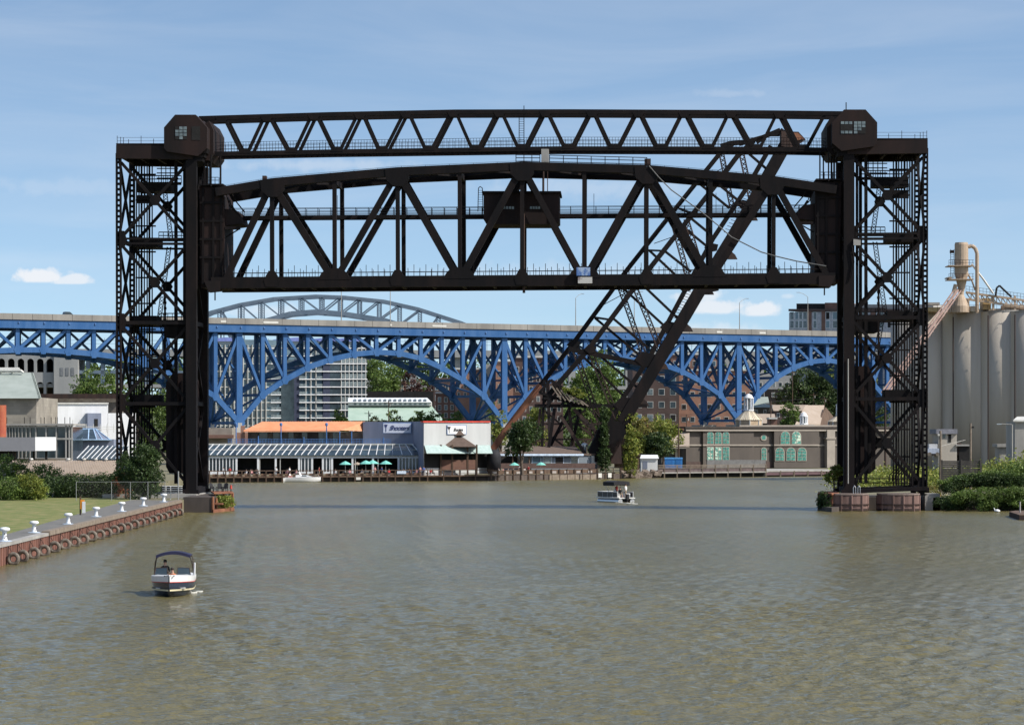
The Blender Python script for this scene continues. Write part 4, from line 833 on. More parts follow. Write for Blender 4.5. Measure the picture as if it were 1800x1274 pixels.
nodes = [(-104, 640), (-59, 624), (-15, 617), (30, 615), (75, 615), (119, 618), (164, 622), (209, 628), (252, 638), (294, 652), (336, 672), (378, 697), (420, 743), (461, 694), (500, 668), (540, 646), (580, 632), (622, 622.5), (661, 619), (700, 621), (739, 630), (776, 647), (813, 668), (850, 696), (886, 743),
         (923, 697), (958, 673), (993, 653), (1028, 640), (1062, 633), (1096, 631), (1130, 634), (1164, 641), (1198, 653), (1232, 671), (1265, 694), (1298, 739), (1331, 694), (1363, 664), (1394, 646), (1424, 636), (1453, 633), (1481, 638), (1508, 653), (1534, 675), (1559, 703), (1583, 742), (1612, 705), (1640, 680), (1667, 662)]
piers_i = [12, 24, 36, 46]
tp = lambda x: par(x) + 24
BP = [BL.at(x, y) for x, y in nodes]; TP = []
for (x, y), bp_ in zip(nodes, BP): t_ = BL.at(x, tp(x)); t_.x, t_.y = bp_.x, bp_.y; TP.append(t_)
for d, nm in ((0, 0), (BW, 1)):
    off = BL.n * d
    for k in range(len(nodes) - 1):
        if k in (0, ): continue
        b = MB().beam(BP[k] + off, BP[k + 1] + off, 1.35, 1.1, BL.n); b.build('arch_chord_segment', BLUE, blue)
    for k in range(len(nodes)):
        big = k in piers_i
        MB().beam(BP[k] + off, TP[k] + off + Z3 * .6, 1.6 if big else 1.0, .95, BL.n).build('vertical_post', BLUE, blue)
        # gusset
        g = MB(); c_ = BP[k] + off; r_ = 1.5 if k in piers_i else 1.05; g.prism([c_ + BL.u * (math.cos(t * math.pi / 3) * r_) + Z3 * (math.sin(t * math.pi / 3) * r_ * 1.15) - BL.n * .62 for t in range(6)], BL.n * 1.24); g.build('gusset_plate', BLUE, blue)
    allp = [-6] + piers_i + [56]
    for k in range(len(nodes) - 1):
        lo = max(p_ for p_ in allp if p_ <= k); hi = min(p_ for p_ in allp if p_ > k); left = (k + .5) < (lo + hi) / 2
        a, c_ = (TP[k], BP[k + 1]) if left else (TP[k + 1], BP[k])
        MB().beam(a + off, c_ + off, .72, .7, BL.n).build('diagonal', BLUE, blue)
    MB().prism([TP[0] + off - BL.n * .45, TP[-1] + off - BL.n * .45, TP[-1] + off - BL.n * .45 + Z3 * 1.1, TP[0] + off - BL.n * .45 + Z3 * 1.1], BL.n * .9).build('top_chord', BLUE, blue)
for k in range(len(nodes)):     # transverse frames
    b = MB(); b.beam(TP[k] + Z3 * .3, TP[k] + Z3 * .3 + BL.n * BW, 1.0, .5, BL.u); b.beam(BP[k], BP[k] + BL.n * BW, .7, .6, BL.u)
    h = TP[k].z - BP[k].z; m_ = max(1, round(h / 12))
    for j in range(m_):
        lo_, hi_ = BP[k].lerp(TP[k], j / m_), BP[k].lerp(TP[k], (j + 1) / m_)
        b.beam(lo_, hi_ + BL.n * BW, .5, .4, BL.u); b.beam(hi_, lo_ + BL.n * BW, .5, .36, BL.u)
        if j: b.beam(lo_, lo_ + BL.n * BW, .5, .45, BL.u)
    b.beam(TP[k] + Z3 * .8, TP[k] + Z3 * 1.2 - BL.n * 1.5, .5, .3, BL.u)
    b.build('sway_frame', BLUE, blue)
for k in range(1, len(nodes) - 1):  # bottom laterals
    if k % 2: MB().beam(BP[k], BP[k + 1] + BL.n * BW, .5, .4, Z3).build('lateral_brace', BLUE, blue)
    else: MB().beam(BP[k] + BL.n * BW, BP[k + 1], .5, .4, Z3).build('lateral_brace', BLUE, blue)
for k in piers_i:
    for d in (0, BW): b = MB(); c_ = BP[k] + BL.n * d; b.prism([Vector((c_.x, c_.y, 1)) + BL.u * a * 2.6 + BL.n * e * 2.6 for a, e in ((-1, -1), (1, -1), (1, 1), (-1, 1))], (0, 0, c_.z - 2.2)).build('concrete_pier', CONC, blue)
    for d in (0, BW): MB().box(BP[k] + BL.n * d + Z3 * -.6, 1.6, 1.6, 1.2).build('bearing', OFFW, blue)
def pole(px, topy, arm, lab, name='street_lamp'):
    base = BL.at(px, par(px), -1.1); base.z -= 1.5; t_ = BL.at(px, topy, -1.1); root = thing(name, lab, 'street lamp', base, 'street lamps on the blue bridge')
    MB().tube(base, t_, .14, .08).build('pole', CONC, root)
    e = t_ + BL.u * arm + Z3 * 1.2; MB().path([t_, t_.lerp(e, .5) + Z3 * .25, e], .06).build('arm', CONC, root); MB().box(e + BL.u * (.35 if arm > 0 else -.35), .9, .3, .16).build('lamp_head', CHROME, root)
for q_ in ((1012, 524, 1.8, 'tall street lamp on the blue bridge left of the bascule leaf'), (1300, 532, 2.2, 'street lamp on the blue bridge right of the bascule leaf, arm to the right'), (1420, 522, -3, 'street lamp on the blue bridge in front of the distant apartment block'),
           (600, 505, 2, 'street lamp on the blue bridge under the left half of the lift span'), (686, 505, 2, 'street lamp on the blue bridge before the right half of the grey arch'), (1115, 520, 2, 'street lamp on the blue bridge seen through the bascule truss')): pole(*q_)
# pickup crossing
c_ = BL.at(118, 553, 3); c_.z = (A.lerp(B_, .1)).z - 1.1; c_ = BL.at(118, par(118), 3); c_.z = BL.at(118, par(118), 0).z - 1.1
root = thing('pickup_truck', 'dark pickup truck driving along the blue bridge at the left', 'truck', c_)
def loc(b_, pts, w0, w1): b_.prism([c_ + BL.u * x + Z3 * z + BL.n * w0 for x, z in pts], BL.n * (w1 - w0)); return b_
PAINT = mat('black_car_paint', (.02, .022, .025), .3, var=.1, spec=.8)
loc(MB(), [(-2.8, .55), (2.8, .55), (2.8, 1.0), (2.6, 1.15), (1.2, 1.25), (-.9, 1.25), (-2.8, 1.2)], -.95, .95).build('body', PAINT, root)
loc(MB(), [(-1.0, 1.26), (1.3, 1.26), (.6, 1.85), (-.8, 1.9)], -.8, .8).build('cab', GLASSD, root)
loc(MB(), [(-.8, 1.88), (.6, 1.84), (.5, 1.93), (-.7, 1.96)], -.78, .78).build('cab_roof', PAINT, root)
for x in (-1.8, 1.8):
    for w_ in (-.95, .75): q_ = c_ + BL.u * x + Z3 * .4 + BL.n * w_; MB().tube(q_, q_ + BL.n * .2, .4, seg=14).build('wheel', RUBBER, root)

# ------------------------------------------------------------------ far grey steel arch and concrete viaduct
VA = Plane(0, 1150, 1, .03); sv = 1150 / F
via = thing('arch_viaduct', 'far concrete viaduct with rows of arches crossing behind the blue bridge', 'bridge', gz(600, 1, 1150))
yd = lambda x: 616 + .004 * x
def vbox(name, x0, x1, y0, y1, w0, w1, m): 
    P = [VA.at(x0, yd(x0) + y0, 0) + VA.n * w0, VA.at(x1, yd(x1) + y0, 0) + VA.n * w0, VA.at(x1, yd(x1) + y1, 0) + VA.n * w0, VA.at(x0, yd(x0) + y1, 0) + VA.n * w0]; return MB().prism(P, VA.n * (w1 - w0)).build(name, m, via)
VC = mat('viaduct_concrete', (.24, .25, .25), .9, (.34, .34, .33), .1, streak=4)
vbox('deck', -200, 1720, 0, 9, 0, 24, VC); vbox('parapet', -200, 1720, -3.5, .05, .0, .5, VC); vbox('lower_deck', -200, 1720, 58, 64, 1, 23, VC)
b = MB(); x = -200
while x < 1720: a = VA.at(x, yd(x) - 3, .2); b.tube(a, a + Z3 * 4.5, .12, seg=4); x += 24
for z in (2.2, 3.6): b.tube(VA.at(-200, yd(-200) - 3, .2) + Z3 * z, VA.at(1720, yd(1720) - 3, .2) + Z3 * z, .08, seg=4)
b.build('deck_fence', ARCHG, via)
def arcade(x0, x1, step, y0, y1, name='arcade_wall'):   # wall with arched openings between y0 (top) and y1
    x = x0
    while x < x1 - 1:
        b = MB(); r_ = step * .36; cx = x + step / 2; pts = [(x, yd(x) + y0), (x + step, yd(x) + y0), (x + step, yd(x) + y1), (cx + r_, yd(x) + y1)]
        for t in range(9): an = math.pi * t / 8; pts.append((cx + r_ * math.cos(an), yd(x) + y0 + 5 + r_ - r_ * math.sin(an)))
        pts += [(cx - r_, yd(x) + y1), (x, yd(x) + y1)]
        b.prism([VA.at(*q_) for q_ in pts], VA.n * 3); b.build(name, VC, via); x += step
vbox('arch_shade_backing', -40, 96, 9, 82, 17, 18, DARK); arcade(-40, 96, 17, 9, 38); vbox('wall_band', -40, 96, 38, 50, 0, 3, VC); arcade(-40, 96, 17, 50, 82)  # near-black backing sheet added so the arch openings look dark
vbox('tower_block', 96, 138, 4, 82, -2, 22, VC)
for x in (107, 116.5, 126): vbox('blind_arch', x, x + 5.5, 30, 44, -2.15, -2, mat('recess_shade_tone', (.17, .18, .19))) if x else 0  # recess shade is put into the grey of raised panels
for x in range(150, 370, 26): vbox('column', x, x + 6, 9, 82, 2, 6, ARCHG)
vbox('lower_girder', 138, 400, 34, 40, 2, 6, ARCHG)
arcade(1260, 1380, 20, 9, 34); vbox('wall_band', 1260, 1380, 34, 42, 0, 3, VC)
for x in (640, 720, 800, 1000, 1100, 1190): vbox('column', x, x + 12, 9, 90, 2, 10, VC)
ar = thing('steel_arch', 'far grey blue steel through arch rising above the road deck', 'arch bridge', gz(590, 1, 1165))
ato = [(330, 566), (369, 548), (420, 534.5), (480, 524), (555, 519.5), (606, 521.5), (675, 528.5), (735, 542), (810, 566), (850, 582)]
ali = [(400, 590), (440, 570), (480, 559), (510, 550.5), (555, 547), (606, 551), (675, 562), (720, 575), (760, 590)]
sA = 1160 / F
for d in (3, 18):
    b = MB(); P = [VA.at(*q_, 0) + VA.n * d for q_ in ato]
    for x, y in zip(P, P[1:]): b.beam(x, y, 4.6 * sA, 1.0, VA.n)
    b.build('upper_rib', ARCHG, ar)
    b = MB(); P = [VA.at(*q_, 0) + VA.n * d for q_ in ali]
    for x, y in zip(P, P[1:]): b.beam(x, y, (7.5) * sA, .9, VA.n)
    b.build('lower_rib', ARCHG, ar)
    vxs = [385, 421, 457, 492, 528, 564, 597, 631, 666, 702, 738, 771]
    for i, x in enumerate(vxs):
        lo = onpoly(ali, x) if 440 < x < 720 else 600
        for o in (-3, 3): MB().beam(VA.at(x + o, onpoly(ato, x)) + VA.n * d, VA.at(x + o, lo) + VA.n * d, 1.8 * sA, .5, VA.n).build('vertical_post', ARCHG, ar)
        b = MB(); y = onpoly(ato, x)
        while y < min(lo, 566) - 3: b.beam(VA.at(x - 3, y) + VA.n * d, VA.at(x + 3, y + 4) + VA.n * d, .2, .2, VA.n); y += 4
        b.build('lacing', ARCHG, ar)
        if i < len(vxs) - 1:
            x2 = vxs[i + 1]; l2 = onpoly(ali, x2) if 440 < x2 < 720 else 600
            a, c_ = ((x, onpoly(ato, x)), (x2, l2)) if x < 560 else ((x2, onpoly(ato, x2)), (x, lo))
            MB().beam(VA.at(*a) + VA.n * d, VA.at(*c_) + VA.n * d, 2.4 * sA, .5, VA.n).build('diagonal', ARCHG, ar)
b = MB()
for i, x in enumerate(vxs): c_ = VA.at(x, onpoly(ato, x)) + VA.n * 3; b.beam(c_, c_ + VA.n * 15, .7, .5, VA.u)
b.build('cross_strut', ARCHG, ar)

# ------------------------------------------------------------------ buildings
def fplane(px0, D0, px1, D1): return plane_px(px0, D0, px1, D1)
def rect(b, pl, x0, y0, x1, y1, w0, w1):
    b.prism([pl.at(x0, y0, w0), pl.at(x1, y0, w0), pl.at(x1, y1, w0), pl.at(x0, y1, w0)], pl.n * (w1 - w0)); return b
def wbox(pl, x0, x1, ytop, depth, z0=1.0, w0=0):        # walls from z0 up to the row ytop
    a, c_ = pl.at(x0, ytop, w0), pl.at(x1, ytop, w0); zt = (a.z + c_.z) / 2
    return MB().prism([Vector((a.x, a.y, z0)), Vector((c_.x, c_.y, z0)), Vector((c_.x, c_.y, zt)), Vector((a.x, a.y, zt))], pl.n * depth)
RW = random.Random(17)
def windows(root, pl, rects, m_=GLASSD, fm=None, proud=.06, w=0):
    for x0, y0, x1, y1 in rects:
        m = m_ if RW.random() > .35 else RW.choice((GLASSG, GLASSB, DARK))
        if fm:
            e = .8; f = rect(MB(), pl, x0 - e, y0 - e, x1 + e, y1 + e, w - proud, w + .05).build('window', fm, root)
            rect(MB(), pl, x0, y0, x1, y1, w - proud - .03, w - proud + .01).build('pane', m, f)
        else: rect(MB(), pl, x0, y0, x1, y1, w - proud, w + .05).build('window', m, root)
def grid(x0, x1, nx, wx, y0, y1, ny, hy):
    return [(x0 + (x1 - x0) * (i + .5) / nx - wx / 2, y0 + (y1 - y0) * (j + .5) / ny - hy / 2, x0 + (x1 - x0) * (i + .5) / nx + wx / 2, y0 + (y1 - y0) * (j + .5) / ny + hy / 2) for i in range(nx) for j in range(ny)]
def bld(name, label, cat, pl, x0, x1, ytop, depth, m, group=None):
    a = pl.at((x0 + x1) / 2, ytop); r = thing(name, label, cat, (a.x, a.y, 1.1), group); wbox(pl, x0, x1, ytop, depth).build('wall', m, r); return r
def gable(root, pl, x0, x1, ye, yr, depth, m, over=.6, w0=0):  # ridge parallel to the facade
    a, c_ = pl.at(x0, ye, w0 - over), pl.at(x1, ye, w0 - over); h = (pl.at(x0, ye, w0 + depth / 2).z - pl.at(x0, yr, w0 + depth / 2).z) * -1; n = pl.n; D2 = depth + 2 * over
    MB().prism([a, a + n * D2 / 2 + Z3 * h, a + n * D2], c_ - a).build('roof', m, root)

# --- glass apartment tower
pl = fplane(370, 985, 645, 1010); s_ = .2
r = bld('apartment_tower', 'glass apartment tower with white balcony slabs seen through the blue bridge', 'apartment building', pl, 368, 644, 598, 26, GLASSB)
FL = [612 + 13.6 * k for k in range(12)]
for k, y in enumerate(FL):
    b = MB(); rect(b, pl, 526, y - .8, 645.5, y + .7, -1.2, 0) if y > 620 else rect(b, pl, 540, y - .7, 645.5, y + .7, -.8, 0)
    b.build('floor_slab', WHITE, r)
    rect(MB(), pl, 368, y - .7, 526, y + .5, -.35, 0).build('floor_slab', OFFW, r)
    for x0, x1 in ((476, 494), (526, 538), (556, 567)):
        rect(MB(), pl, x0, y - .8, x1, y + .8, -1.5, -.35 if x0 < 520 else -1.2).build('balcony', WHITE, r)
        b = MB(); rect(b, pl, x0 + .3, y - 5.4, x1 - .3, y - 1.2, -1.48, -1.42); b.build('balcony_rail', GLASSG, r)
DNB = mat('deep_blue_cladding', (.02, .028, .06), .5)
for x0, x1, m_ in ((494, 517, GLASSD), (517, 526, DNB), (568, 580, DNB), (580, 598, GLASSD)): rect(MB(), pl, x0, 632, x1, 760, -.7, 0).build('glass_bay', m_, r)
for x in list(range(372, 476, 8)) + [538, 547, 556, 600, 607, 614, 621, 628, 636, 643]:
    rect(MB(), pl, x - .4, 606, x + .4, 760, -1.0, 0).build('mullion', OFFW, r)
for k, y in enumerate(FL[1:], 1):
    rect(MB(), pl, 600, y - 9.5, 644, y - 1.5, -.9, 0).build('window_band', GLASSG if k % 3 else GLASSD, r)
    for x in ((380, 388), (404, 420), (436, 444)): rect(MB(), pl, x[0] + (k * 7) % 11, y - 8, x[1] + (k * 7) % 11, y - 1.5, -.3, 0).build('window_band', GLASSG if (k * x[0]) % 3 else GLASSD, r)
b = MB()
for x0 in (376, 500, 560, 600): b.prism([pl.at(x0 + i * 4.5, 598 - 5 * math.sin(math.pi * i / 10), -1) for i in range(11)] + [pl.at(x0 + 45, 600, -1), pl.at(x0, 600, -1)], pl.n * 18)
b.build('wavy_roof', mat('violet_blue_roof', (.12, .16, .4), .5), r)
# --- green roofed hall
pl = fplane(640, 862, 775, 862)
r = bld('market_hall', 'low hall with a pale green roof and a white glazed lantern along its ridge', 'hall', pl, 620, 768, 738, 30, OFFW)
MB().prism([pl.at(612, 739, -1), pl.at(780, 739, -1), pl.at(757, 711, 12), pl.at(612, 711, 12)], pl.n * .4 + Z3 * .0).build('roof', GREEN, r)
MB().prism([pl.at(612, 713, 9), pl.at(758, 713, 9), pl.at(758, 706, 9), pl.at(612, 706, 9)], pl.n * 8).build('lantern', OFFW, r)
b = MB(); b.prism([pl.at(612, 707, 8.6), pl.at(759, 707, 8.6), pl.at(751, 699, 13), pl.at(612, 699, 13)], pl.n * .3); b.build('lantern_roof', WHITE, r)
b = MB()
for k in range(15): x = 622 + 8.8 * k; rect(b, pl, x, 708.6, x + 4.6, 711.5, 8.9, 9)
for k in range(15): x = 622 + 8.8 * k; b.prism([pl.at(x, 705, 9.2), pl.at(x + 4.6, 705, 9.2), pl.at(x + 4.2, 702, 10.9), pl.at(x - .4, 702, 10.9)], Z3 * .15)
b.build('lantern_glazing', GLASSG, r)
# --- brick buildings behind the bridge
def brick(label, x0, x1, yt_, D, depth, m, nx, wx, y0, y1, ny, hy, tilt=0, fm=OFFW, name='brick_building', roofm=None, cor=True):
    pl = fplane(x0, D, x1, D + tilt); r = bld(name, label, 'building', pl, x0, x1, yt_, depth, m)
    if nx: windows(r, pl, grid(x0 + 1, x1 - 1, nx, wx, y0, y1, ny, hy), GLASSD, fm)
    if cor: rect(MB(), pl, x0 - .6, yt_ - 1.5, x1 + .6, yt_ + 1.6, -.5, depth + .4).build('cornice', roofm or OFFW, r)
    return r, pl
brick('small red brick block beneath the rising right half of the blue arch', 800, 846, 648, 960, 20, BRKL, 4, 3.2, 658, 700, 3, 6)
brick('brick and concrete building with tall sign behind the bridge pier', 846, 872, 640, 940, 22, CONC, 2, 4, 650, 740, 6, 7, cor=False)
brick('orange brick warehouse with a white cornice left of the bascule bridge', 870, 902, 634, 930, 30, BRKL, 2, 5, 645, 740, 4, 9)
brick('dark red brick warehouse with white cornice directly behind the bascule base', 902, 990, 627, 945, 30, BRKD, 7, 5, 640, 745, 6, 8)
brick('low red brick block with narrow windows beside the green roofed hall', 762, 800, 664, 1000, 20, BRKD, 4, 4, 672, 745, 4, 8, cor=False)
brick('concrete framed brick building low behind the left blue arch', 766, 868, 690, 980, 15, BRK, 9, 4.5, 696, 750, 4, 8)
brick('dark brick mill wall with pairs of pale windows right of the bascule bridge', 1112, 1194, 640, 880, 40, BRKD, 4, 9, 655, 745, 4, 10)
brick('long orange brick mill seen through the right half of the blue bridge', 1194, 1330, 650, 890, 30, BRKL, 9, 7, 660, 748, 4, 8)
brick('upper brick storey with white parapet rising behind the orange mill', 1180, 1262, 622, 960, 30, BRK, 7, 5, 630, 648, 1, 8)
brick('grey concrete block with square openings under the far viaduct on the right', 1330, 1402, 660, 985, 20, VC, 6, 5, 668, 684, 1, 7, cor=False)
brick('black glazed commercial block behind the brown roofed houses', 1330, 1408, 684, 930, 20, DARK, 4, 5, 688, 700, 1, 7, cor=False)
brick('dark block with pale chimneys far behind the boathouse cupola', 1408, 1480, 690, 930, 20, TAUPE, 4, 4, 695, 720, 2, 5, cor=False)
brick('red brick house front with white porch left of the dark copper tree', 678, 712, 668, 1090, 12, BRK, 4, 3, 674, 690, 2, 5)
# apartment block on the hill top right
pl = fplane(1387, 1240, 1480, 1225)
r = bld('hilltop_apartments', 'distant red and grey apartment block with large windows rising above the blue bridge deck', 'apartment building', pl, 1387, 1640, 546, 30, mat('grey_panel', (.42, .42, .45), .7))
for x0, x1 in ((1419, 1426), (1444, 1450), (1486, 1494), (1530, 1538)): rect(MB(), pl, x0, 546, x1, 610, -.3, 0).build('brick_strip', BRK, r)
rect(MB(), pl, 1386, 543, 1641, 547, -.6, 30.5).build('cornice', BRKD, r); rect(MB(), pl, 1400, 533.5, 1452, 543, 5, 25).build('penthouse', DARK, r); rect(MB(), pl, 1450, 532, 1480, 543, 3, 25).build('penthouse', BRK, r); rect(MB(), pl, 1500, 535, 1640, 543, 3, 25).build('penthouse', CONC, r)
windows(r, pl, [(x, y, x + w_, y + 12) for y in (549, 564) for x, w_ in ((1389, 6), (1398, 5), (1405, 5), (1412, 6), (1430, 5), (1452, 6), (1464, 8), (1500, 7), (1512, 7), (1545, 8), (1560, 8))], GLASSG, WHITE)
# houses right
def house(label, x0, x1, ye, yr, D, dep, wm, rm, nx=0, gablepx=None):
    pl = fplane(x0, D, x1, D); r = bld('house', label, 'house', pl, x0, x1, ye, dep, wm); gable(r, pl, x0 - 2, x1 + 2, ye, yr, dep, rm)
    if nx: windows(r, pl, grid(x0, x1, nx, 4, ye + 3, ye + 12, 1, 6), GLASSD, OFFW)
    return r
house('brown roofed shed between the blue bridge leg and the round cupola', 1330, 1364, 744, 727, 770, 14, BRKD, ROOFT, 3)
house('long house with a wide grey brown roof behind the small tree', 1362, 1424, 722, 711, 800, 16, BRKD, ROOFT, 5)
pl = fplane(1398, 742, 1470, 760); r = bld('gabled_house', 'gabled brown house with timber gable beside the tall cupola', 'house', pl, 1402, 1474, 748, 14, BROWN)
a, c_ = pl.at(1398, 747, -1), pl.at(1442, 747, -1); MB().prism([a, c_, pl.at(1449, 714, 7), pl.at(1416, 714, 7)], Z3 * .3).build('roof', ROOFT, r)
MB().prism([pl.at(1436, 748, -.3), pl.at(1478, 748, 6), pl.at(1452, 716, 4)], pl.n * .5).build('gable_wall', BROWN, r)
house('grey roofed house front under the end of the right blue arch', 1322, 1352, 716, 697, 850, 14, TAUPE, ROOFG, 2)
brick('small red brick hut between the two cupolas', 1352, 1366, 735, 720, 6, BRK, 0, 0, 0, 0, 0, 0, name='brick_hut')

# --- left bank town: stone house, white building, glass pavilion, canopy, shed
pl = fplane(0, 470, 72, 470); r = bld('stone_house', 'stone building with a large grey green roof at the left edge', 'building', pl, -120, 64, 698, 22, STONE)
MB().prism([pl.at(-130, 700, -1), pl.at(72, 700, -1), pl.at(58, 655, 10), pl.at(-130, 655, 10)], pl.n * .5).build('roof', ROOFG, r)
MB().prism([pl.at(72, 700, -1), pl.at(58, 655, 10), pl.at(66, 700, 22)], Vector((-.4, 0, 0))).build('roof_hip', ROOFG, r)
b = MB(); b.path([pl.at(-20, 651, 9), pl.at(36, 651, 9), pl.at(41, 655, 9)], .25); b.path([pl.at(-20, 648, 10), pl.at(34, 648, 10)], .2)
for x in (2, 22): b.tube(pl.at(x, 651, 9), pl.at(x, 656, 10), .12)
b.build('roof_duct', OFFW, r)
pl = fplane(65, 590, 215, 596); r = bld('white_building', 'plain white industrial building behind the glass pavilion', 'building', pl, 83, 190, 709, 20, WHITE)
wbox(pl, 189, 240, 726, 18).build('lower_wall', WHITE, r); wbox(pl, 64, 83, 709, 18, w0=.4).build('side_wall', GREYB, r)
rect(MB(), pl, 64, 707.5, 191, 710, -.3, 20).build('roof_edge', OFFW, r); rect(MB(), pl, 154, 726, 178, 758, -2.0, .1).build('stair_tower', GREYB, r); rect(MB(), pl, 166, 736, 172, 750, -2.1, -2).build('door', DARK, r)
b = MB()
for y in (750, 754): b.tube(pl.at(128, y, -3), pl.at(215, y, -3), .05)
for x in range(128, 216, 12): b.tube(pl.at(x, 745 if x > 140 else 738, -3), pl.at(x, 760, -3), .06)
b.build('roof_railing', OFFW, r)
pl = fplane(10, 455, 130, 455); r = thing('glass_pavilion', 'steel framed glass pavilion in front of the white building', 'pavilion', pl.at(60, 765) * 1)
r.location.z = 1.1; ORG[r.name] = Vector(r.location)
rect(MB(), pl, 12, 750, 126, 808, .3, 12).build('glazing', GLASSD, r)
b = MB()
for x in (12, 17, 22, 27, 33, 39, 46, 53, 63, 81, 99, 116, 122, 126.5): b.beam(pl.at(x, 746), pl.at(x, 808), .14 if x < 60 else .22, .2, pl.n)
for y in (746, 750, 771, 806): b.beam(pl.at(10, y), pl.at(128, y), .28, .25, pl.n)
b.build('steel_frame', CONC, r)
rect(MB(), pl, 9, 744.5, 129, 747.5, -.5, 12.5).build('roof', CONC, r)
b = MB()
for x in (12, 43, 53, 72, 78, 90, 98, 101, 114, 123): b.tube(pl.at(x, 745, 1), pl.at(x, 733, 1), .06, seg=5)
b.build('roof_posts', DARK, r)
pl = fplane(125, 470, 180, 470); r = thing('skylight_roof', 'glazed roof with pale blue bars between the pavilion and bridge tower', 'roof', (pl.at(150, 765).x, 470, 1.1))
wbox(pl, 128, 200, 772, 12).build('wall', GREYB, r)
MB().prism([pl.at(126, 773, -.5), pl.at(170, 773, -.5), pl.at(164, 754, 5), pl.at(142, 754, 5)], pl.n * .2).build('glazing', GLASSD, r)
MB().prism([pl.at(170, 773, -.5), pl.at(196, 773, -.5), pl.at(168, 754, 5), pl.at(164, 754, 5)], pl.n * .2).build('side_slope', GREYB, r)
b = MB()
for x0, x1 in ((127, 142), (141, 144), (155, 156), (170, 164), (180, 168), (194, 169)): b.tube(pl.at(x0, 773, -.55), pl.at(x1, 754, 4.9), .1)
b.tube(pl.at(126, 773, -.55), pl.at(196, 773, -.55), .12); b.tube(pl.at(142, 754, 4.9), pl.at(168, 754, 4.9), .12); b.build('glazing_bar', mat('pale_blue_bar', (.35, .5, .68), .6), r)
# canopy in front
pl = fplane(0, 395, 88, 395); r = thing('white_canopy', 'white cantilevered canopy slab with a thick rust red column at the left edge', 'canopy', (pl.at(30, 800).x, 395, 1.4))
MB().prism([pl.at(-140, 768.5), pl.at(62, 768.5), pl.at(62, 792.5), pl.at(-140, 792.5)], pl.n * 6).build('front_slab', mat('shade_toned_panel', (.27, .27, .29), .7, var=.05), r)  # white slab greyed in its colour for the weakly lit front
MB().prism([pl.at(62, 768, .0), pl.at(88.5, 768, 1.6), pl.at(88.5, 792, 1.6), pl.at(62, 792, 0)], pl.n * 5).build('end_panel', WHITE, r)
MB().tube(pl.at(-1, 712, 3.5), pl.at(-1, 768, 3.5), .95, seg=20).build('column', mat('rust_red_column', (.32, .05, .03), .6, (.4, .12, .05), .5), r)
for x in (59, 81): rect(MB(), pl, x - 2, 792.5, x + 2, 808, 3, 3.3).build('support', DARK, r)
rect(MB(), pl, -140, 793, 22, 812, 2, 6).build('base_wall', DARK, r)
b = MB(); rect(b, pl, 22, 806, 125, 809, 4, 5); 
for x in range(26, 60, 8): rect(b, pl, x, 796, x + 1, 806, 4, 4.3)
b.build('railing', TIMB, r)
pl = fplane(20, 372, 205, 372); r = bld('tan_shed', 'low shed with a long tan ribbed metal roof behind the hedges', 'shed', pl, 40, 206, 836, 9, OFFW)
MB().prism([pl.at(30, 838, -.6), pl.at(200, 838, -.6), pl.at(212, 812, 5.5), pl.at(22, 812, 5.5)], Z3 * .2).build('roof', ROOFT, r)
b = MB()
for k in range(62): t = k / 61; b.beam(pl.at(30 + 170 * t, 838, -.6) + Z3 * .22, pl.at(22 + 190 * t, 812, 5.5) + Z3 * .22, .07, .06, Z3)
b.build('roof_ribs', ROOFT, r)
b = MB()
for x in (55, 120, 148, 168, 186): b.lathe(pl.at(x, 813, 5.4), [(.14, 0), (.14, .35), (.28, .4), (.2, .6)], 8)
b.build('roof_vent', OFFW, r)
def sky_roof(px0, px1, D, lab):
    pl = fplane(px0, D, px1, D); r = thing('glazed_lean_to', lab, 'roof', (pl.at((px0 + px1) / 2, 800).x, D, 1.1)); wbox(pl, px0, px1, 808, 6).build('wall', GREYB, r)
    MB().prism([pl.at(px0, 808, -.3), pl.at(px1, 808, -.3), pl.at(px1 + 12, 785, 5), pl.at(px0 + 25, 785, 5)], Z3 * .1).build('glazing', GLASSD, r); b = MB()
    k = px0
    while k < px1 - 4: b.tube(pl.at(k + 1, 807, -.3) + Z3 * .15, pl.at(k + 22, 785, 4.8) + Z3 * .15, .07, seg=4); k += 8.5
    b.build('glazing_bar', WHITE, r)
sky_roof(134, 214, 440, 'dark glazed lean to with white slanting bars behind the tan shed')

# ------------------------------------------------------------------ Shooters waterfront restaurant
def dockplane(): return fplane(370, 530.5, 860, 551)
DP = dockplane()
r = thing('boardwalk', 'dark timber boardwalk with railing along the far waterfront below the restaurant', 'boardwalk', (DP.at(600, 840).x, DP.at(600, 840).y, 0))
def strip2(pl, x0, x1, z0, z1, w0, w1):
    a, c_ = pl.at(x0, 800, w0), pl.at(x1, 800, w0); a.z = c_.z = z0; return MB().prism([a, c_, c_ + Z3 * (z1 - z0), a + Z3 * (z1 - z0)], pl.n * (w1 - w0))
strip2(DP, 330, 870, -1, .85, .6, 1.0).build('bulkhead', mat('dark_wet_timber', (.025, .02, .017), .9, (.06, .045, .035), 1), r); strip2(DP, 330, 870, .85, 1.05, 0, 14).build('deck', BROWN, r)
b = MB()
x = 340
while x < 868:
    a = DP.at(x, 800, .05); a.z = 0; MB().box(a + Z3 * .9, .22, .22, 2.6).build('post', BROWN, r); x += 14.2 if x < 745 else 28
a, c_ = DP.at(332, 800, .1), DP.at(868, 800, .1)
for z, t_ in ((2.15, .14), (1.45, .1), (1.1, .12)): a.z = c_.z = z; b.beam(a, c_, t_, .12, DP.n)
b.build('rail', BROWN, r)
rn = random.Random(9)
x = 345; RB = mat('reddish_board', (.16, .085, .055), .9, (.24, .15, .1), 1.5)
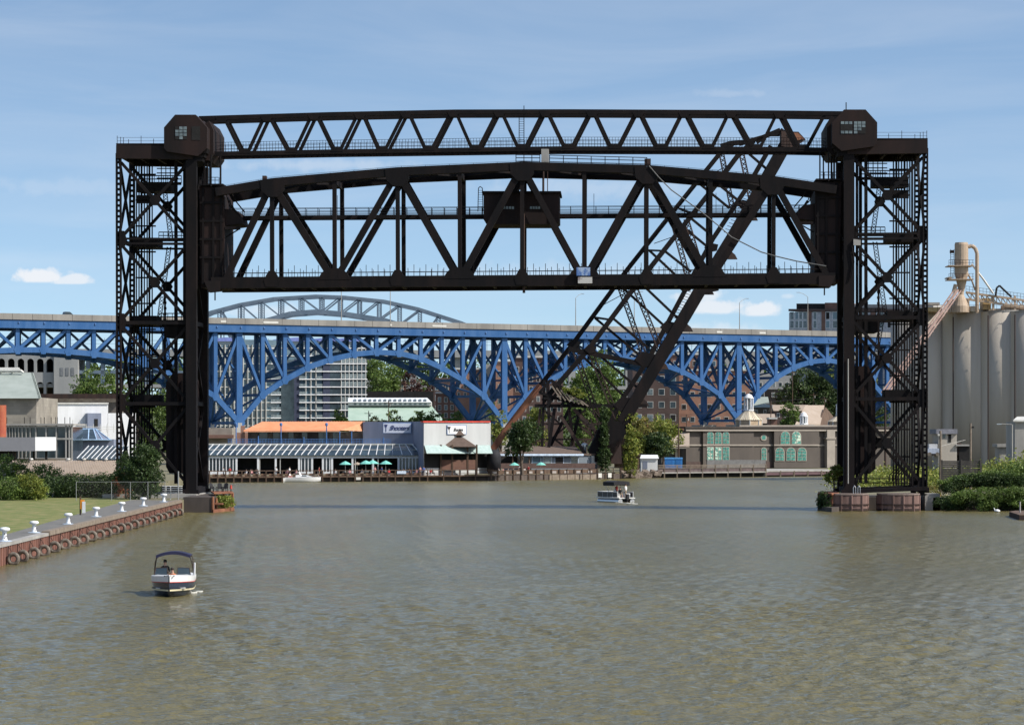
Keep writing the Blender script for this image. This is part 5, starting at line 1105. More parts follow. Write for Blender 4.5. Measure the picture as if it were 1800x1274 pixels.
while x < 740: a = DP.at(x, 800, .3); a.z = 1.05; c2 = DP.at(x + 9, 800, .3); c2.z = 1.05; MB().prism([a, c2, c2 + Z3 * .55, a + Z3 * .55], DP.n * .05).build('kick_board', RB, r); x += 14.2
for px, lab in ((630, 'pale notice board on the dark bulkhead below the umbrellas'), (706, 'wide pale blue banner hung on the railing right of the glass roof')):
    tag(strip2(DP, px - (4 if px < 650 else 8), px + (4 if px < 650 else 8), (.35 if px < 650 else 1.45), (.85 if px < 650 else 2.0), -.15, -.1).build('notice_board' if px < 650 else 'banner', OFFW if px < 650 else mat('pale_blue_cloth', (.35, .45, .6), .7, (.6, .65, .7), 3)), lab, 'sign')
# right half of the waterfront
DP2 = fplane(860, 551, 1050, 571.5)
r = thing('timber_bulkhead', 'brown timber bulkhead and plank fence in front of the flat brown roofed bar', 'bulkhead', (DP2.at(950, 840).x, DP2.at(950, 840).y, 0))
strip2(DP2, 858, 1092, -1, 1.0, .3, .8).build('bulkhead', mat('grey_brown_plank', (.07, .055, .045), .9, (.14, .11, .095), .8, streak=2), r); strip2(DP2, 858, 1092, .85, 1.05, .8, 14).build('deck', BROWN, r)
strip2(DP2, 858, 1050, 1.25, 2.05, .35, .45).build('plank_fence', BROWN, r)
for k in range(18): a = DP2.at(862 + k * 13.5, 800, .15); a.z = .8; MB().box(a, .2, .2, 2.7).build('post', BROWN, r)
for k in range(9): strip2(DP2, 866 + k * 21, 873 + k * 21, 1.3, 1.75, .25, .32).build('panel', mat('pale_panel', (.30, .26, .24), .8, (.4, .36, .33), 2) if k == 0 else bpy.data.materials['pale_panel'], r)
strip2(DP2, 966, 1018, -.2, 1.0, .1, .28).build('plank_facing', TIMB, r); strip2(DP2, 1020, 1048, -.2, 1.0, .12, .28).build('plank_facing', TIMB, r)
for x in (1055, 1072): strip2(DP2, x - 3, x + 3, .3, 1.2, .0, .1).build('notice', OFFW, r)
b = MB()
for k in range(5): a = DP2.at(1078, 800, 0); a.z = .3 + .35 * k; b.box(a, .8, .1, .09)
b.build('ladder', TIMB, r)
DP3 = fplane(1100, 584, 1347, 606)
r = thing('riverside_walk', 'grey railed riverside walk in front of the taupe building', 'boardwalk', (DP3.at(1250, 838).x, DP3.at(1250, 838).y, 0))
strip2(DP3, 1155, 1350, .9, 1.15, 0, 30).build('deck', CONC, r); strip2(DP3, 1155, 1350, -1, .9, 1.0, 1.3).build('bulkhead', DARK, r)
for k in range(9): a = DP3.at(1168 + k * 22.3, 800, .1); a.z = .9; MB().box(a, .26, .26, 3.4).build('post', TIMB, r)
b = MB(); a, c_ = DP3.at(1157, 800, .1), DP3.at(1348, 800, .1)
for z in (2.6, 2.3, 2.0): a.z = c_.z = z; b.beam(a, c_, .11, .1, DP3.n)
b.build('rail', TIMB, r); strip2(DP3, 1157, 1347, 1.15, 1.9, .2, .24).build('rail_panel', mat('reddish_grey', (.12, .09, .09), .9), r)
DP4 = fplane(1347, 607, 1500, 622); r = thing('low_landing', 'low landing stage with a pale edge at the foot of the taupe building', 'landing', (DP4.at(1400, 838).x, DP4.at(1400, 838).y, 0))
strip2(DP4, 1347, 1500, 1.0, 1.3, 0, 24).build('deck', CONC, r); strip2(DP4, 1347, 1500, .3, 1.0, .1, .5).build('fascia', mat('plum_fascia', (.12, .07, .08), .8), r); strip2(DP4, 1347, 1500, -1, .3, 1.5, 2).build('bulkhead', DARK, r)
for k in range(6): a = DP4.at(1372 + 24 * k, 800, .05); a.z = .3; MB().box(a, .3, .3, 1.8).build('post', TIMB, r)
# rocks along the bank between the docks
rk = MB(); rn = random.Random(12)
vm = mat('bank_rubble', (.12, .09, .07), .95, (.26, .21, .17), 1.2)
for k in range(150):
    x = rn.uniform(1090, 1160); D = 584 + (x - 1090) * .1 + rn.uniform(-2, 3); c_ = gz(x, rn.uniform(-.1, 1.2), D); s0 = rn.uniform(.25, .6)
    rk.hexa(c_, Vector((rn.uniform(.5, 1), rn.uniform(-.4, .4), rn.uniform(-.3, .3))) * s0, Vector((rn.uniform(-.4, .4), rn.uniform(.5, 1), .2)) * s0, Vector((.2, rn.uniform(-.3, .3), .8)) * s0)
tag(rk.build('rubble_bank', vm), 'rubble and stones along the waterline between the two boardwalks', 'rubble', kind='stuff')

GP = fplane(370, 553, 742, 557); s_ = .111
r = thing('waterfront_restaurant', 'long white waterfront restaurant with slanted glass roof, orange upper roof and blue railings', 'restaurant', (GP.at(560, 830).x, GP.at(560, 830).y, 1.05))
rect(MB(), GP, 340, 800, 742, 836, 5, 5.4).build('back_wall', DARK, r)  # near-black wall colour carries the shade of the unlit interior
rect(MB(), GP, 340, 799.5, 742, 805, 0, .5).build('eave_beam', WHITE, r)
segs = [(340, 414, 'w'), (414, 452, 'o'), (456, 483, 'o'), (492, 524, 'o'), (526, 547, 'w'), (548, 566, 'o'), (570, 582, 'w'), (584, 618, 'o'), (624, 654, 'o'), (664, 699, 'o'), (703, 742, 'w')]
for x0, x1, t_ in segs:
    rect(MB(), GP, x1, 804, x1 + 3.4, 836, -.1, .5).build('column', WHITE, r)
    if t_ == 'w':
        rect(MB(), GP, x0, 805, x1, 836, .2, .4).build('glass_wall', GLASSD, r); k = x0 + 3
        while k < x1 - 1: rect(MB(), GP, k, 805, k + 1.6, 836, -.02, .2).build('window_frame', WHITE, r); k += 6
        rect(MB(), GP, x0, 829, x1, 836, -.05, .2).build('dado', WHITE, r)
    else: rect(MB(), GP, x0, 804.6, x0 + 1.2, 836, 0, .3).build('door_jamb', OFFW, r)
# sloping glass roof
def sroof(x0, x1, sh0, sh1, name, step, yb0=801.0, yt0=782.0, n=None):
    lo0, lo1, hi0, hi1 = GP.at(x0, yb0, -.4), GP.at(x1, yb0, -.4), GP.at(x0 + sh0, yt0, 4.6), GP.at(x1 + sh1, yt0, 4.6)
    MB().prism([lo0, lo1, hi1, hi0], Z3 * .12).build(name, GLASSD, r)
    n = n or int((x1 - x0) / step)
    for k in range(n + 1): t = k / n; MB().beam(lo0.lerp(lo1, t) + Z3 * .2, hi0.lerp(hi1, t) + Z3 * .2, .13, .12, Z3).build('roof_rib', WHITE, r)
    m0, m1 = lo0.lerp(hi0, .5), lo1.lerp(hi1, .5); MB().beam(m0 + Z3 * .15, m1 + Z3 * .15, .1, .1, Z3).build('roof_purlin', OFFW, r)
sroof(335, 575, 18, 14, 'glass_roof', 11); sroof(575, 690, 14, 0, 'glass_roof', 13.3); sroof(690, 741, 0, -17, 'glass_roof', 17)
rect(MB(), GP, 340, 779.5, 727, 782.5, 4.4, 4.9).build('terrace_edge', OFFW, r); rect(MB(), GP, 340, 781.5, 727, 784, 4.8, 14).build('terrace_floor', OFFW, r)
b = MB()
for y in (771.5, 774.5, 777.5): b.beam(GP.at(400, y, 4.9), GP.at(686, y, 4.9), .07, .06, GP.n)
for k in range(58): x = 402 + 5 * k; b.beam(GP.at(x, 771.5, 4.9), GP.at(x, 781, 4.9), .05, .05, GP.n)
b.build('terrace_railing', mat('blue_rail_paint', (.06, .16, .38), .5), r)
BLR = bpy.data.materials['blue_rail_paint']
for x, y in ((415, 749), (454, 766), (494, 748), (534, 768), (574, 748), (597, 758), (618, 758), (674, 768)): MB().tube(GP.at(x, y, 4.8), GP.at(x, 781, 4.8), .11, seg=6).build('terrace_post', BLR, r)
for x in (415, 494, 574): MB().lathe(GP.at(x, 749, 4.8), [(.1, 0), (.28, .15), (.28, .5), (.1, .7)], 8).build('terrace_lamp', BLR, r)
# upper storey and orange roof
rect(MB(), GP, 436, 758, 644, 782, 13, 20).build('upper_wall', mat('shade_toned_cream', (.16, .14, .12), .9, (.07, .06, .06), .25, thr=(.45, .55)), r)  # cream wall darkened in colour for the shade under the roof
rect(MB(), GP, 423, 748, 430.5, 782, 12, 14).build('chimney', BRKL, r)
for x in (456, 480, 507, 531, 560, 585): rect(MB(), GP, x, 760, x + (9 if x % 2 else 14), 779, 12.9, 13).build('upper_window', GLASSD, r)
A1, A2, A3, A4 = GP.at(428, 757, 6.5), GP.at(598, 756, 6.5), GP.at(634, 757.5, 16), GP.at(428, 757, 16); R1, R2 = GP.at(462, 741, 14), GP.at(641, 740.5, 14)
b = MB(); b.add([A1, A2, R2, R1], [(0, 1, 2, 3)]); b.add([A2, GP.at(636, 757.5, 12), R2], [(0, 1, 2)]); b.add([A1 - Z3 * .25, A2 - Z3 * .25, A2, A1], [(0, 1, 2, 3)]); b.add([A1, R1, GP.at(430, 757, 22), GP.at(641, 757, 22), R2], [(0, 1, 2), (1, 4, 3, 2)])
b.build('orange_roof', ORANGE, r)
MB().add([A1 - Z3 * .26, A2 - Z3 * .26, GP.at(640, 757.5, 20) - Z3 * .26, GP.at(430, 757, 20) - Z3 * .26], [(0, 1, 2, 3)]).build('roof_soffit', OFFW, r)
for k in range(38):
    t = k / 37; MB().beam(A1.lerp(A2, t) + Z3 * .03, R1.lerp(R2, t) + Z3 * .03, .06, .05, Z3).build('roof_seam', ORANGE, r)
# grey blue wing, then white wing
WP = fplane(745, 549, 861, 564); wb = MB(); P = [GP.at(638, 741, 12), GP.at(726, 741, 8), WP.at(744.8, 742, 0), WP.at(744.8, 742, 0) + Vector((-.6, 14, 0)), GP.at(638, 741, 24)]
zt = GP.at(690, 741, 9).z; wb.prism([Vector((p_.x, p_.y, 1)) for p_ in P], (0, 0, zt - 1)); wb.build('grey_wing', GREYB, r)
WP = fplane(745, 549, 861, 564)
# put the white wing in its own plane facing the river bend
a_, b2 = WP.at(745, 742), WP.at(861, 742); zt = (a_.z + b2.z) / 2; MB().prism([(a_.x, a_.y, 1), (b2.x, b2.y, 1), (b2.x + .1, b2.y + 12, 1), (a_.x - .35, a_.y + 14, 1)], (0, 0, zt - 1)).build('white_wing', mat('pale_grey_wing', (.42, .43, .43), .8, (.49, .5, .5), .3, streak=4), r); rect(MB(), WP, 744, 739.8, 862, 742.4, -.2, .5).build('red_coping', REDP, r)
MB().prism([WP.at(746, 783, -.1), WP.at(861, 783, -.1), WP.at(866, 797, -3), WP.at(750, 797, -3)], Z3 * .1).build('striped_awning', mat('pale_teal_awning', (.30, .40, .38), .8, (.42, .52, .5), 2), r)
b = MB()
for k in range(17): b.beam(WP.at(749 + 6.8 * k, 783, -.2), WP.at(753 + 6.8 * k, 797, -3.1), .06, .05, Z3)
b.build('awning_rib', OFFW, r)
rect(MB(), WP, 746, 797, 861, 822, -.05, .1).build('awning_shade_sheet', DARK, r)  # near-black sheet stands in for the shade below the awning
def sign(pl, x0, y0, x1, y1, w_, big, mback, mtext):
    bk = rect(MB(), pl, x0, y0, x1, y1, w_ - .15, w_).build('restaurant_sign', BLR, r); e = .8
    rect(MB(), pl, x0 + e, y0 + e, x1 - e, y1 - e, w_ - .2, w_ - .15).build('sign_face', mback, bk)
    cu = bpy.data.curves.new('lettering', 'FONT'); cu.body = 'Shooters'; H_ = (pl.at(x0, y0, w_).z - pl.at(x0, y1, w_).z); cu.size = H_ * big; cu.shear = .35; cu.extrude = .03; cu.offset = H_ * .003; cu.space_character = .84; cu.align_x = 'CENTER'; cu.align_y = 'CENTER'
    t0 = bpy.data.objects.new('tmp', cu); COL.objects.link(t0); me = bpy.data.meshes.new_from_object(t0.evaluated_get(bpy.context.evaluated_depsgraph_get())); bpy.data.objects.remove(t0)
    me.materials.clear(); me.materials.append(mtext); t = bpy.data.objects.new('lettering', me); COL.objects.link(t); t.parent = bk
    p_ = pl.at(x0 + (x1 - x0) * .57, (y0 + y1) / 2, w_ - .26); t.location = p_ - ORG[bk.name]; t.rotation_euler = (R(90), 0, math.atan2(pl.u.y, pl.u.x))
    g = MB(); gx_, gy = x0 + (x1 - x0) * .11, (y0 + y1) / 2; hh = (y1 - y0) * .33
    g.beam(pl.at(gx_, gy + hh, w_ - .25), pl.at(gx_, gy, w_ - .25), .1, .05, pl.n); g.prism([pl.at(gx_ - 3, gy - hh, w_ - .27), pl.at(gx_ + 3, gy - hh, w_ - .27), pl.at(gx_ + .4, gy, w_ - .27), pl.at(gx_ - .4, gy, w_ - .27)], pl.n * .05); g.build('glass_emblem', mtext, bk)
TX = mat('dark_blue_letter', (.015, .025, .12), .6, var=.1)
sign(GP, 673, 742.8, 723, 761.5, 7.9, .60, mat('shade_toned_sign', (.52, .56, .66), .7, var=.05), TX); sign(WP, 786, 747, 820, 763.5, -.05, .5, WHITE, bpy.data.materials['black_canvas'])  # left sign face: white toned bluish to carry its shade
# gazebo
gp = fplane(770, 552, 840, 556); r = thing('gazebo', 'brown shingled gazebo with a raised lantern roof on the dock', 'gazebo', (gp.at(803, 830).x, 554, 1.05))
c0 = gp.at(803, 787, 3)
def pyr(cx, y0, hw0, y1, hw1, w_=3.0): a, c_ = gp.at(cx, y0, w_), gp.at(cx, y1, w_); return MB().lathe(Vector((a.x, a.y, 0)), [(hw0 * .111 * 1.41, a.z), (hw1 * .111 * 1.41, c_.z)], 4)
for nm, args in (('main_roof', (803, 785, 36, 769, 12)), ('lantern', (803, 769, 8, 764, 8)), ('lantern_roof', (803, 764.5, 14, 757, 7))):
    o = pyr(*args); V = []; cx, cy = c0.x, c0.y
    for (x, y, z) in o.v: dx, dy = x - cx, y - cy; V.append((cx + (dx - dy) * .7071, cy + (dx + dy) * .7071, z))
    o.v = V; o.build(nm, ROOFB, r)
for x, w_ in ((775, 0), (787, 5), (795, 0), (822, 0), (830, 5), (838, 0)): MB().box(Vector((gp.at(x, 800, w_).x, gp.at(x, 800, w_).y, 4.0)), .35, .35, 6.0).build('post', BROWN, r)
rect(MB(), gp, 774, 808, 838, 826, 0, .2).build('railing', mat('red_brown_board', (.12, .06, .045), .9, (.17, .09, .06), 1), r); rect(MB(), gp, 782, 800, 832, 812, 4, 5).build('bar_counter', BROWN, r)
# flat brown roofed bar
hp = fplane(870, 566, 1050, 580); r = bld('dockside_bar', 'low dockside bar with a flat brown shingle roof and pale blue eave', 'bar', hp, 934, 1050, 801, 10, mat('slate_blue_wall', (.15, .18, .21), .8, (.19, .22, .25), .5))
MB().prism([hp.at(872, 799, -1), hp.at(1024, 799, -1), hp.at(1012, 787, 7), hp.at(925, 786, 7)], Z3 * .3).build('roof', ROOFB, r)
rect(MB(), hp, 870, 797.5, 1026, 800.8, -1.15, -1).build('fascia', mat('pale_blue_fascia', (.45, .55, .68), .7), r)
rect(MB(), hp, 872, 800, 934, 822, 5, 5.4).build('open_bay', DARK, r)
for x in (873, 901, 930): rect(MB(), hp, x, 800, x + 1.3, 824, -.4, -.2).build('post', BROWN, r)
windows(r, hp, [(x, 803, x + 14, 814) for x in (936, 955, 976)], GLASSG, bpy.data.materials['pale_blue_fascia'])
windows(r, hp, [(1004, 802, 1016, 815)], GLASSD, bpy.data.materials['pale_blue_fascia'])
rect(MB(), hp, 1022, 797, 1050, 800, -.3, 8).build('small_roof', ROOFB, r); rect(MB(), hp, 1040, 801, 1049, 816, -.2, 0).build('door', OFFW, r)
rect(MB(), hp, 872, 814, 1046, 823, -1.9, -1.8).build('slat_fence', mat('dark_slats', (.06, .035, .03), .9, (.09, .055, .045), 2), r)
tag(MB().lathe(hp.at(1027, 800, 3), [(.45, 0), (.45, 1.6), (.7, 1.7), (.7, 2.2), (.3, 2.5)], 12).build('roof_ventilator', CHROME), 'shiny metal ventilator above the small end of the dockside bar', 'ventilator')
tag(MB().lathe(WP.at(868, 800, -2), [(1.4, -3.2), (1.4, 0), (1.1, .7), (.5, 1.1)], 14).build('black_awning', BLACKC, smooth=True), 'black domed awning between the white wing and the rusty link', 'awning')
# umbrellas
def umbrella():
    root = thing('patio_umbrella', 'x', 'umbrella', (0, 0, 0), 'patio umbrellas on the boardwalk')
    MB().tube((0, 0, 0), (0, 0, 2.6), .04, seg=6).build('pole', OFFW, root); MB().lathe((0, 0, 0), [(1.15, 2.05), (.6, 2.42), (.04, 2.68)], 8).build('canopy', TEAL, root)
    MB().lathe((0, 0, 0), [(.55, .7), (.55, .75)], 12).build('table', OFFW, root); MB().lathe((0, 0, 0), [(.3, 0), (.3, .08)], 10).build('base', DARK, root); return root
um = umbrella(); kd = children(um)
ul = [(607, 'open pale teal umbrella left of the others, before the third dark opening', 1.05), (643, 'pale teal umbrella overlapping its right neighbour before the white columns', 1.1), (655, 'pale teal umbrella just right of its overlapping neighbour', 1.12), (678, 'rightmost pale teal umbrella in front of the white restaurant', 1.08), (904, 'dark green umbrella under the left end of the brown roofed bar', .9), (951, 'small green umbrella before the blue wall of the bar', .9)]
for i, (px, lab, sc_) in enumerate(ul):
    pl_ = DP if px < 800 else DP2; p_ = pl_.at(px, 800, 5 if px < 800 else 4); p_.z = 1.06
    if i == 0: um.location = p_; um['label'] = lab; um.scale = (sc_,) * 3
    else: copy_thing(um, p_, lab, kids=kd, scale=sc_)
p_ = DP.at(628, 800, 6); root = thing('patio_umbrella', 'tan umbrella between the two groups of teal umbrellas', 'umbrella', (p_.x, p_.y, 1.06), 'patio umbrellas on the boardwalk')
MB().tube(p_ * 1, p_ + Z3 * 0.01, .04) if False else MB().tube((p_.x, p_.y, 1.06), (p_.x, p_.y, 3.6), .04).build('pole', OFFW, root); MB().lathe((p_.x, p_.y, 1.06), [(1.0, 2.1), (.5, 2.4), (.04, 2.6)], 8).build('canopy', ROOFT, root)

# --- people on the boardwalk: one continuous skinned body each
SHIRTS = [mat('shirt_' + n, c, .8, var=.1) for n, c in (('white', (.7, .7, .7)), ('red', (.5, .04, .04)), ('blue', (.05, .12, .4)), ('grey', (.2, .2, .22)), ('pink', (.6, .3, .3)), ('black', (.02, .02, .02)))]
PANTS = mat('dark_trousers', (.03, .035, .06), .85); SHORTS = mat('khaki_shorts', (.28, .22, .15), .85)
def body(pose, shirt, pants, name='person'):
    if pose == 'stand':
        J = [(0, 0, .95), (0, 0, 1.15), (0, 0, 1.42), (0, -.01, 1.52), (0, -.02, 1.62), (0, -.02, 1.74), (-.18, 0, 1.4), (-.25, .02, 1.12), (-.24, -.12, .9), (.18, 0, 1.4), (.25, .02, 1.12), (.24, -.1, .9), (-.1, 0, .88), (-.11, -.02, .48), (-.11, .02, .08), (-.12, -.14, .04), (.1, 0, .88), (.12, .02, .48), (.13, .05, .08), (.14, -.1, .04)]
    else:
        J = [(0, .1, .5), (0, .12, .72), (0, .1, .98), (0, .08, 1.08), (0, .06, 1.18), (0, .05, 1.3), (-.18, .1, .96), (-.25, .02, .72), (-.2, -.22, .68), (.18, .1, .96), (.25, .02, .72), (.2, -.22, .68), (-.1, .02, .5), (-.13, -.38, .52), (-.13, -.4, .1), (-.14, -.52, .05), (.1, .02, .5), (.13, -.38, .52), (.13, -.4, .1), (.14, -.52, .05)]
    E = [(0, 1), (1, 2), (2, 3), (3, 4), (4, 5), (2, 6), (6, 7), (7, 8), (2, 9), (9, 10), (10, 11), (0, 12), (12, 13), (13, 14), (14, 15), (0, 16), (16, 17), (17, 18), (18, 19)]
    rad = [.15, .14, .15, .06, .09, .085, .065, .05, .035, .065, .05, .035, .095, .065, .045, .04, .095, .065, .045, .04]
    me = bpy.data.meshes.new('b'); me.from_pydata(J, E, []); o = bpy.data.objects.new('b', me); COL.objects.link(o)
    sk = o.modifiers.new('s', 'SKIN'); sv_ = me.skin_vertices[0].data
    for i, q_ in enumerate(rad): sv_[i].radius = (q_ * (1.15 if i < 3 else 1), q_ * (.8 if i < 3 else 1))
    sv_[0].use_root = True; o.modifiers.new('u', 'SUBSURF').levels = 1
    dg_ = bpy.context.evaluated_depsgraph_get(); m2 = bpy.data.meshes.new_from_object(o.evaluated_get(dg_)); bpy.data.objects.remove(o)
    m2.materials.clear()
    for mm in (SKIN, shirt, pants): m2.materials.append(mm)
    hip = J[0][2]; nk = J[3][2] - .02
    for p_ in m2.polygons:
        c_ = p_.center; far = abs(c_.x) > .2 and c_.z < J[7][2] + .05
        if c_.z > nk: k = 0
        elif far and c_.z < J[7][2]: k = 0
        elif pose == 'stand': k = 1 if c_.z > hip else (2 if c_.z > (.5 if pants == SHORTS else .09) else 0)
        else: k = 1 if c_.z > hip + .08 else (2 if (c_.z > .4 or pants != SHORTS) else 0)
        p_.material_index = k; p_.use_smooth = True
    ob = bpy.data.objects.new(name, m2); COL.objects.link(ob); ORG[ob.name] = Vector((0, 0, 0))
    hd = J[5]; MB().lathe((hd[0], hd[1] + .02, hd[2] - .06), [(.1, 0), (.105, .06), (.08, .13), (.02, .16)], 10).build('hair', HAIR, ob, smooth=True)
    return ob
def seat_chair(p_, rz, lab):
    root = thing('patio_chair', lab, 'chair', p_, 'patio chairs on the boardwalk'); root.rotation_euler = (0, 0, rz); o0 = Vector(p_)
    def k(b, n): b.v = [(x + o0.x, y + o0.y, z + o0.z) for x, y, z in b.v]; b.build(n, OFFW, root)
    k(MB().box((0, 0, .42), .46, .44, .04), 'seat'); k(MB().box((0, .24, .68), .46, .04, .5), 'backrest')
    for sx in (-1, 1):
        for sy in (-1, 1): k(MB().box((sx * .2, sy * .19, .2), .04, .04, .4), 'leg')
    return root
ppl = [('stand', 0, PANTS, 393, 2.0, 'person in a white shirt standing before the window wall at the left end'), ('stand', 1, SHORTS, 404, 2.2, 'person in a red shirt standing at the left end of the boardwalk'), ('sit', 3, PANTS, 440, 3.4, 'seated person in grey before the first dark opening'),
       ('sit', 0, SHORTS, 453, 3.6, 'seated person in white beside the first white column'), ('sit', 4, PANTS, 520, 3, 'seated person in pink before the third opening'), ('sit', 5, PANTS, 560, 3, 'seated person in black before the narrow opening'), ('sit', 0, PANTS, 589, 3, 'seated person in white left of the first teal umbrella'),
       ('sit', 4, PANTS, 615, 3.3, 'seated person in pink under the first teal umbrella'), ('sit', 0, SHORTS, 636, 3.2, 'seated person in white under the tan umbrella'), ('stand', 4, SHORTS, 659, 3, 'person in pink standing under the overlapping teal umbrellas'), ('stand', 2, SHORTS, 671, 2.0, 'person in a blue shirt standing by the railing'),
       ('sit', 1, PANTS, 684, 2.6, 'person in a red shirt under the rightmost teal umbrella'), ('sit', 0, PANTS, 718, 3, 'seated person in white by the end of the glass roof'), ('sit', 4, PANTS, 733, 3, 'seated person in pink beside the grey wing'), ('sit', 0, SHORTS, 741, 3.6, 'seated person in white shorts at the corner of the grey wing'), ('stand', 2, PANTS, 745, 2, 'person in blue walking along the railing toward the gazebo'),
       ('sit', 0, PANTS, 876, 4, 'seated person in white under the left end of the bar roof'), ('sit', 4, PANTS, 885, 4.4, 'seated person in pink under the bar roof beside the green umbrella'), ('sit', 3, PANTS, 914, 4, 'seated person in grey right of the dark green umbrella')]
protos = {}
for i, (pose, sh, pn, px, w_, lab) in enumerate(ppl):
    pl_ = DP if px < 800 else DP2; p_ = pl_.at(px, 800, w_); p_.z = 1.06; rz = R((i * 77) % 150 - 75) + (math.pi if i % 3 == 1 and pose == 'stand' else 0)
    key = (pose, sh, pn.name)
    if key not in protos: o = protos[key] = body(pose, SHIRTS[sh], pn); first = True
    else:
        src = protos[key]; o = src.copy(); COL.objects.link(o)
        for ch in children(src): c_ = ch.copy(); COL.objects.link(c_); c_.parent = o
    o.location = p_; o.rotation_euler = (0, 0, rz); tag(o, lab, 'person', 'patrons on the boardwalk')
    if pose == 'sit': seat_chair((p_.x + math.sin(rz) * -.06, p_.y + .06 * math.cos(rz), 1.06), rz, 'pale patio chair of the ' + lab.replace('seated ', '').replace('person in a ', 'person in '))

rn = random.Random(66)
for xs_, pl_, w0_, w1_, where in ((sorted(rn.uniform(705, 765) for _ in range(9)), DP, 1.2, 3.8, 'on the deck right of the glass roof'), (sorted(rn.uniform(420, 600) for _ in range(7)), DP, 1.2, 2.6, 'before the dark restaurant openings'), (sorted(rn.uniform(872, 930) for _ in range(10)), DP2, 2.5, 5, 'under the dockside bar roof')):
    for k, x in enumerate(xs_):
        p_ = pl_.at(x, 800, rn.uniform(w0_, w1_)); p_.z = 1.06; src = rn.choice(list(protos.values())); o = src.copy(); COL.objects.link(o); o.location = p_; o.rotation_euler = (0, 0, rn.uniform(-1.6, 1.6))
        tag(o, 'diner in the crowd %s, %s from the left' % (where, order[k]), 'person', 'crowd ' + where)
        for ch in children(src): c_ = ch.copy(); COL.objects.link(c_); c_.parent = o
# --- sheds, blue boxes
pb = fplane(1171, 604, 1200, 604)
for i, (x0, x1, lab) in enumerate(((1169, 1186, 'bright blue portable cabin, left of the pair by the pavilion'), (1186.5, 1199.5, 'bright blue portable cabin, right of the pair by the utility pole'))):
    r = bld('portable_toilet', lab, 'portable toilet', pb, x0, x1, 806, 2, BLUEP, 'blue portable cabins'); rect(MB(), pb, x0 - .5, 804, x1 + .5, 806.5, -.1, 2.1).build('roof', mat('light_blue_roof', (.1, .33, .68), .5), r); rect(MB(), pb, x0 + 2, 809, x1 - 3, 823, -.06, 0).build('door', mat('blue_door', (.02, .14, .4), .5), r)
pb = fplane(1125, 600, 1160, 600); r = bld('white_shed', 'small white plastic shed among bushes left of the blue cabins', 'shed', pb, 1127, 1156, 806, 4, WHITE); MB().prism([pb.at(1125, 806, -.3), pb.at(1158, 806, -.3), pb.at(1156, 800, 2), pb.at(1127, 800, 2)], Z3 * .1).build('roof', WHITE, r); rect(MB(), pb, 1130, 811, 1138, 824, -.06, 0).build('door', GREYB, r)
pb = fplane(1090, 590, 1122, 590); r = bld('brown_cabin', 'low brown cabin between the ivy columns', 'cabin', pb, 1090, 1124, 800, 4, BROWN); rect(MB(), pb, 1088, 798, 1126, 801, -.4, 4.4).build('roof', ROOFB, r)

# ------------------------------------------------------------------ taupe riverside building with arched windows
CP = fplane(1205, 646, 1480, 664); r = bld('riverside_hall', 'two storey taupe hall with arched green lit windows and small cupolas on its roof', 'hall', CP, 1206, 1640, 757, 30, TAUPE)
def crect(nm, x0, y0, x1, y1, w0, w1, m_, par_=None): return rect(MB(), CP, x0, y0, x1, y1, w0, w1).build(nm, m_, par_ or r)
crect('cornice', 1205, 749.5, 1641, 752.5, -1.1, 30.5, mat('dark_cap', (.05, .04, .035), .8)); crect('frieze', 1205.5, 752.5, 1640.5, 757, -.9, .02, TAUPE2 if False else TAUPE); crect('belt_course', 1206, 781, 1640, 783.4, -.25, 0, TAUPE2)
crect('frieze_band', 1206, 755, 1640, 757.5, -1.0, -.9, TAUPE2)
crect('base', 1206, 811, 1440, 822, -.12, 0, mat('plum_brick_base', (.09, .06, .052), .85)); crect('bay', 1236, 757, 1325, 822, -.6, 0, TAUPE); crect('bay', 1361, 757, 1440, 822, -.9, 0, TAUPE); crect('bay_belt', 1236, 781, 1325, 783.4, -.85, -.6, TAUPE2); crect('bay_belt', 1361, 781, 1440, 783.4, -1.15, -.9, TAUPE2)
crect('pilaster', 1454, 755, 1468, 822, -1.2, 0, TAUPE2); crect('pilaster_cap', 1452.5, 769, 1469.5, 771.5, -1.4, -.01, TAUPE2)
STG = mat('teal_stained_glass', (.03, .14, .115), .3, (.09, .32, .26), 2.2, thr=(.45, .6)); STW = mat('bright_stained_glass', (.07, .26, .21), .3, (.6, .72, .58), 1.4, thr=(.5, .58))
def arched(x0, y0, x1, y1, w_, m_, arch=True):
    def outline(e):
        cx, hw = (x0 + x1) / 2, (x1 - x0) / 2 + e; pts = [(cx - hw, y1 + (e if e else 0)), (cx + hw, y1 + (e if e else 0))]
        if arch:
            for k in range(9): an = math.pi * k / 8; pts.append((cx + hw * math.cos(an), y0 + (x1 - x0) / 2 - hw * math.sin(an)))
        else: pts += [(cx + hw, y0 - e), (cx - hw, y0 - e)]
        return pts
    f = MB().prism([CP.at(*q_, w_ - .14) for q_ in outline(1.1)], CP.n * .14).build('window', TAUPE2, r)
    MB().prism([CP.at(*q_, w_ - .18) for q_ in outline(0)], CP.n * .05).build('pane', m_, f)
    b = MB()
    b.beam(CP.at((x0 + x1) / 2, y0, w_ - .2), CP.at((x0 + x1) / 2, y1, w_ - .2), .08, .04, CP.n)
    for k in range(1, 4): y = y0 + (y1 - y0) * k / 4; b.beam(CP.at(x0, y, w_ - .2), CP.at(x1, y, w_ - .2), .07, .04, CP.n)
    b.build('glazing_bars', TAUPE2, f)
for x in (1243.5, 1257.5, 1271): arched(x, 759, x + 10.5, 779.5, -.6, STG); arched(x, 786, x + 10.5, 808, -.6, STW if x < 1265 else STG, False)
arched(1339, 787, 1347, 808, 0, STG)
for x in (1373, 1392.5): arched(x, 758.5, x + 15, 780, -.9, STW if x > 1390 else STG)
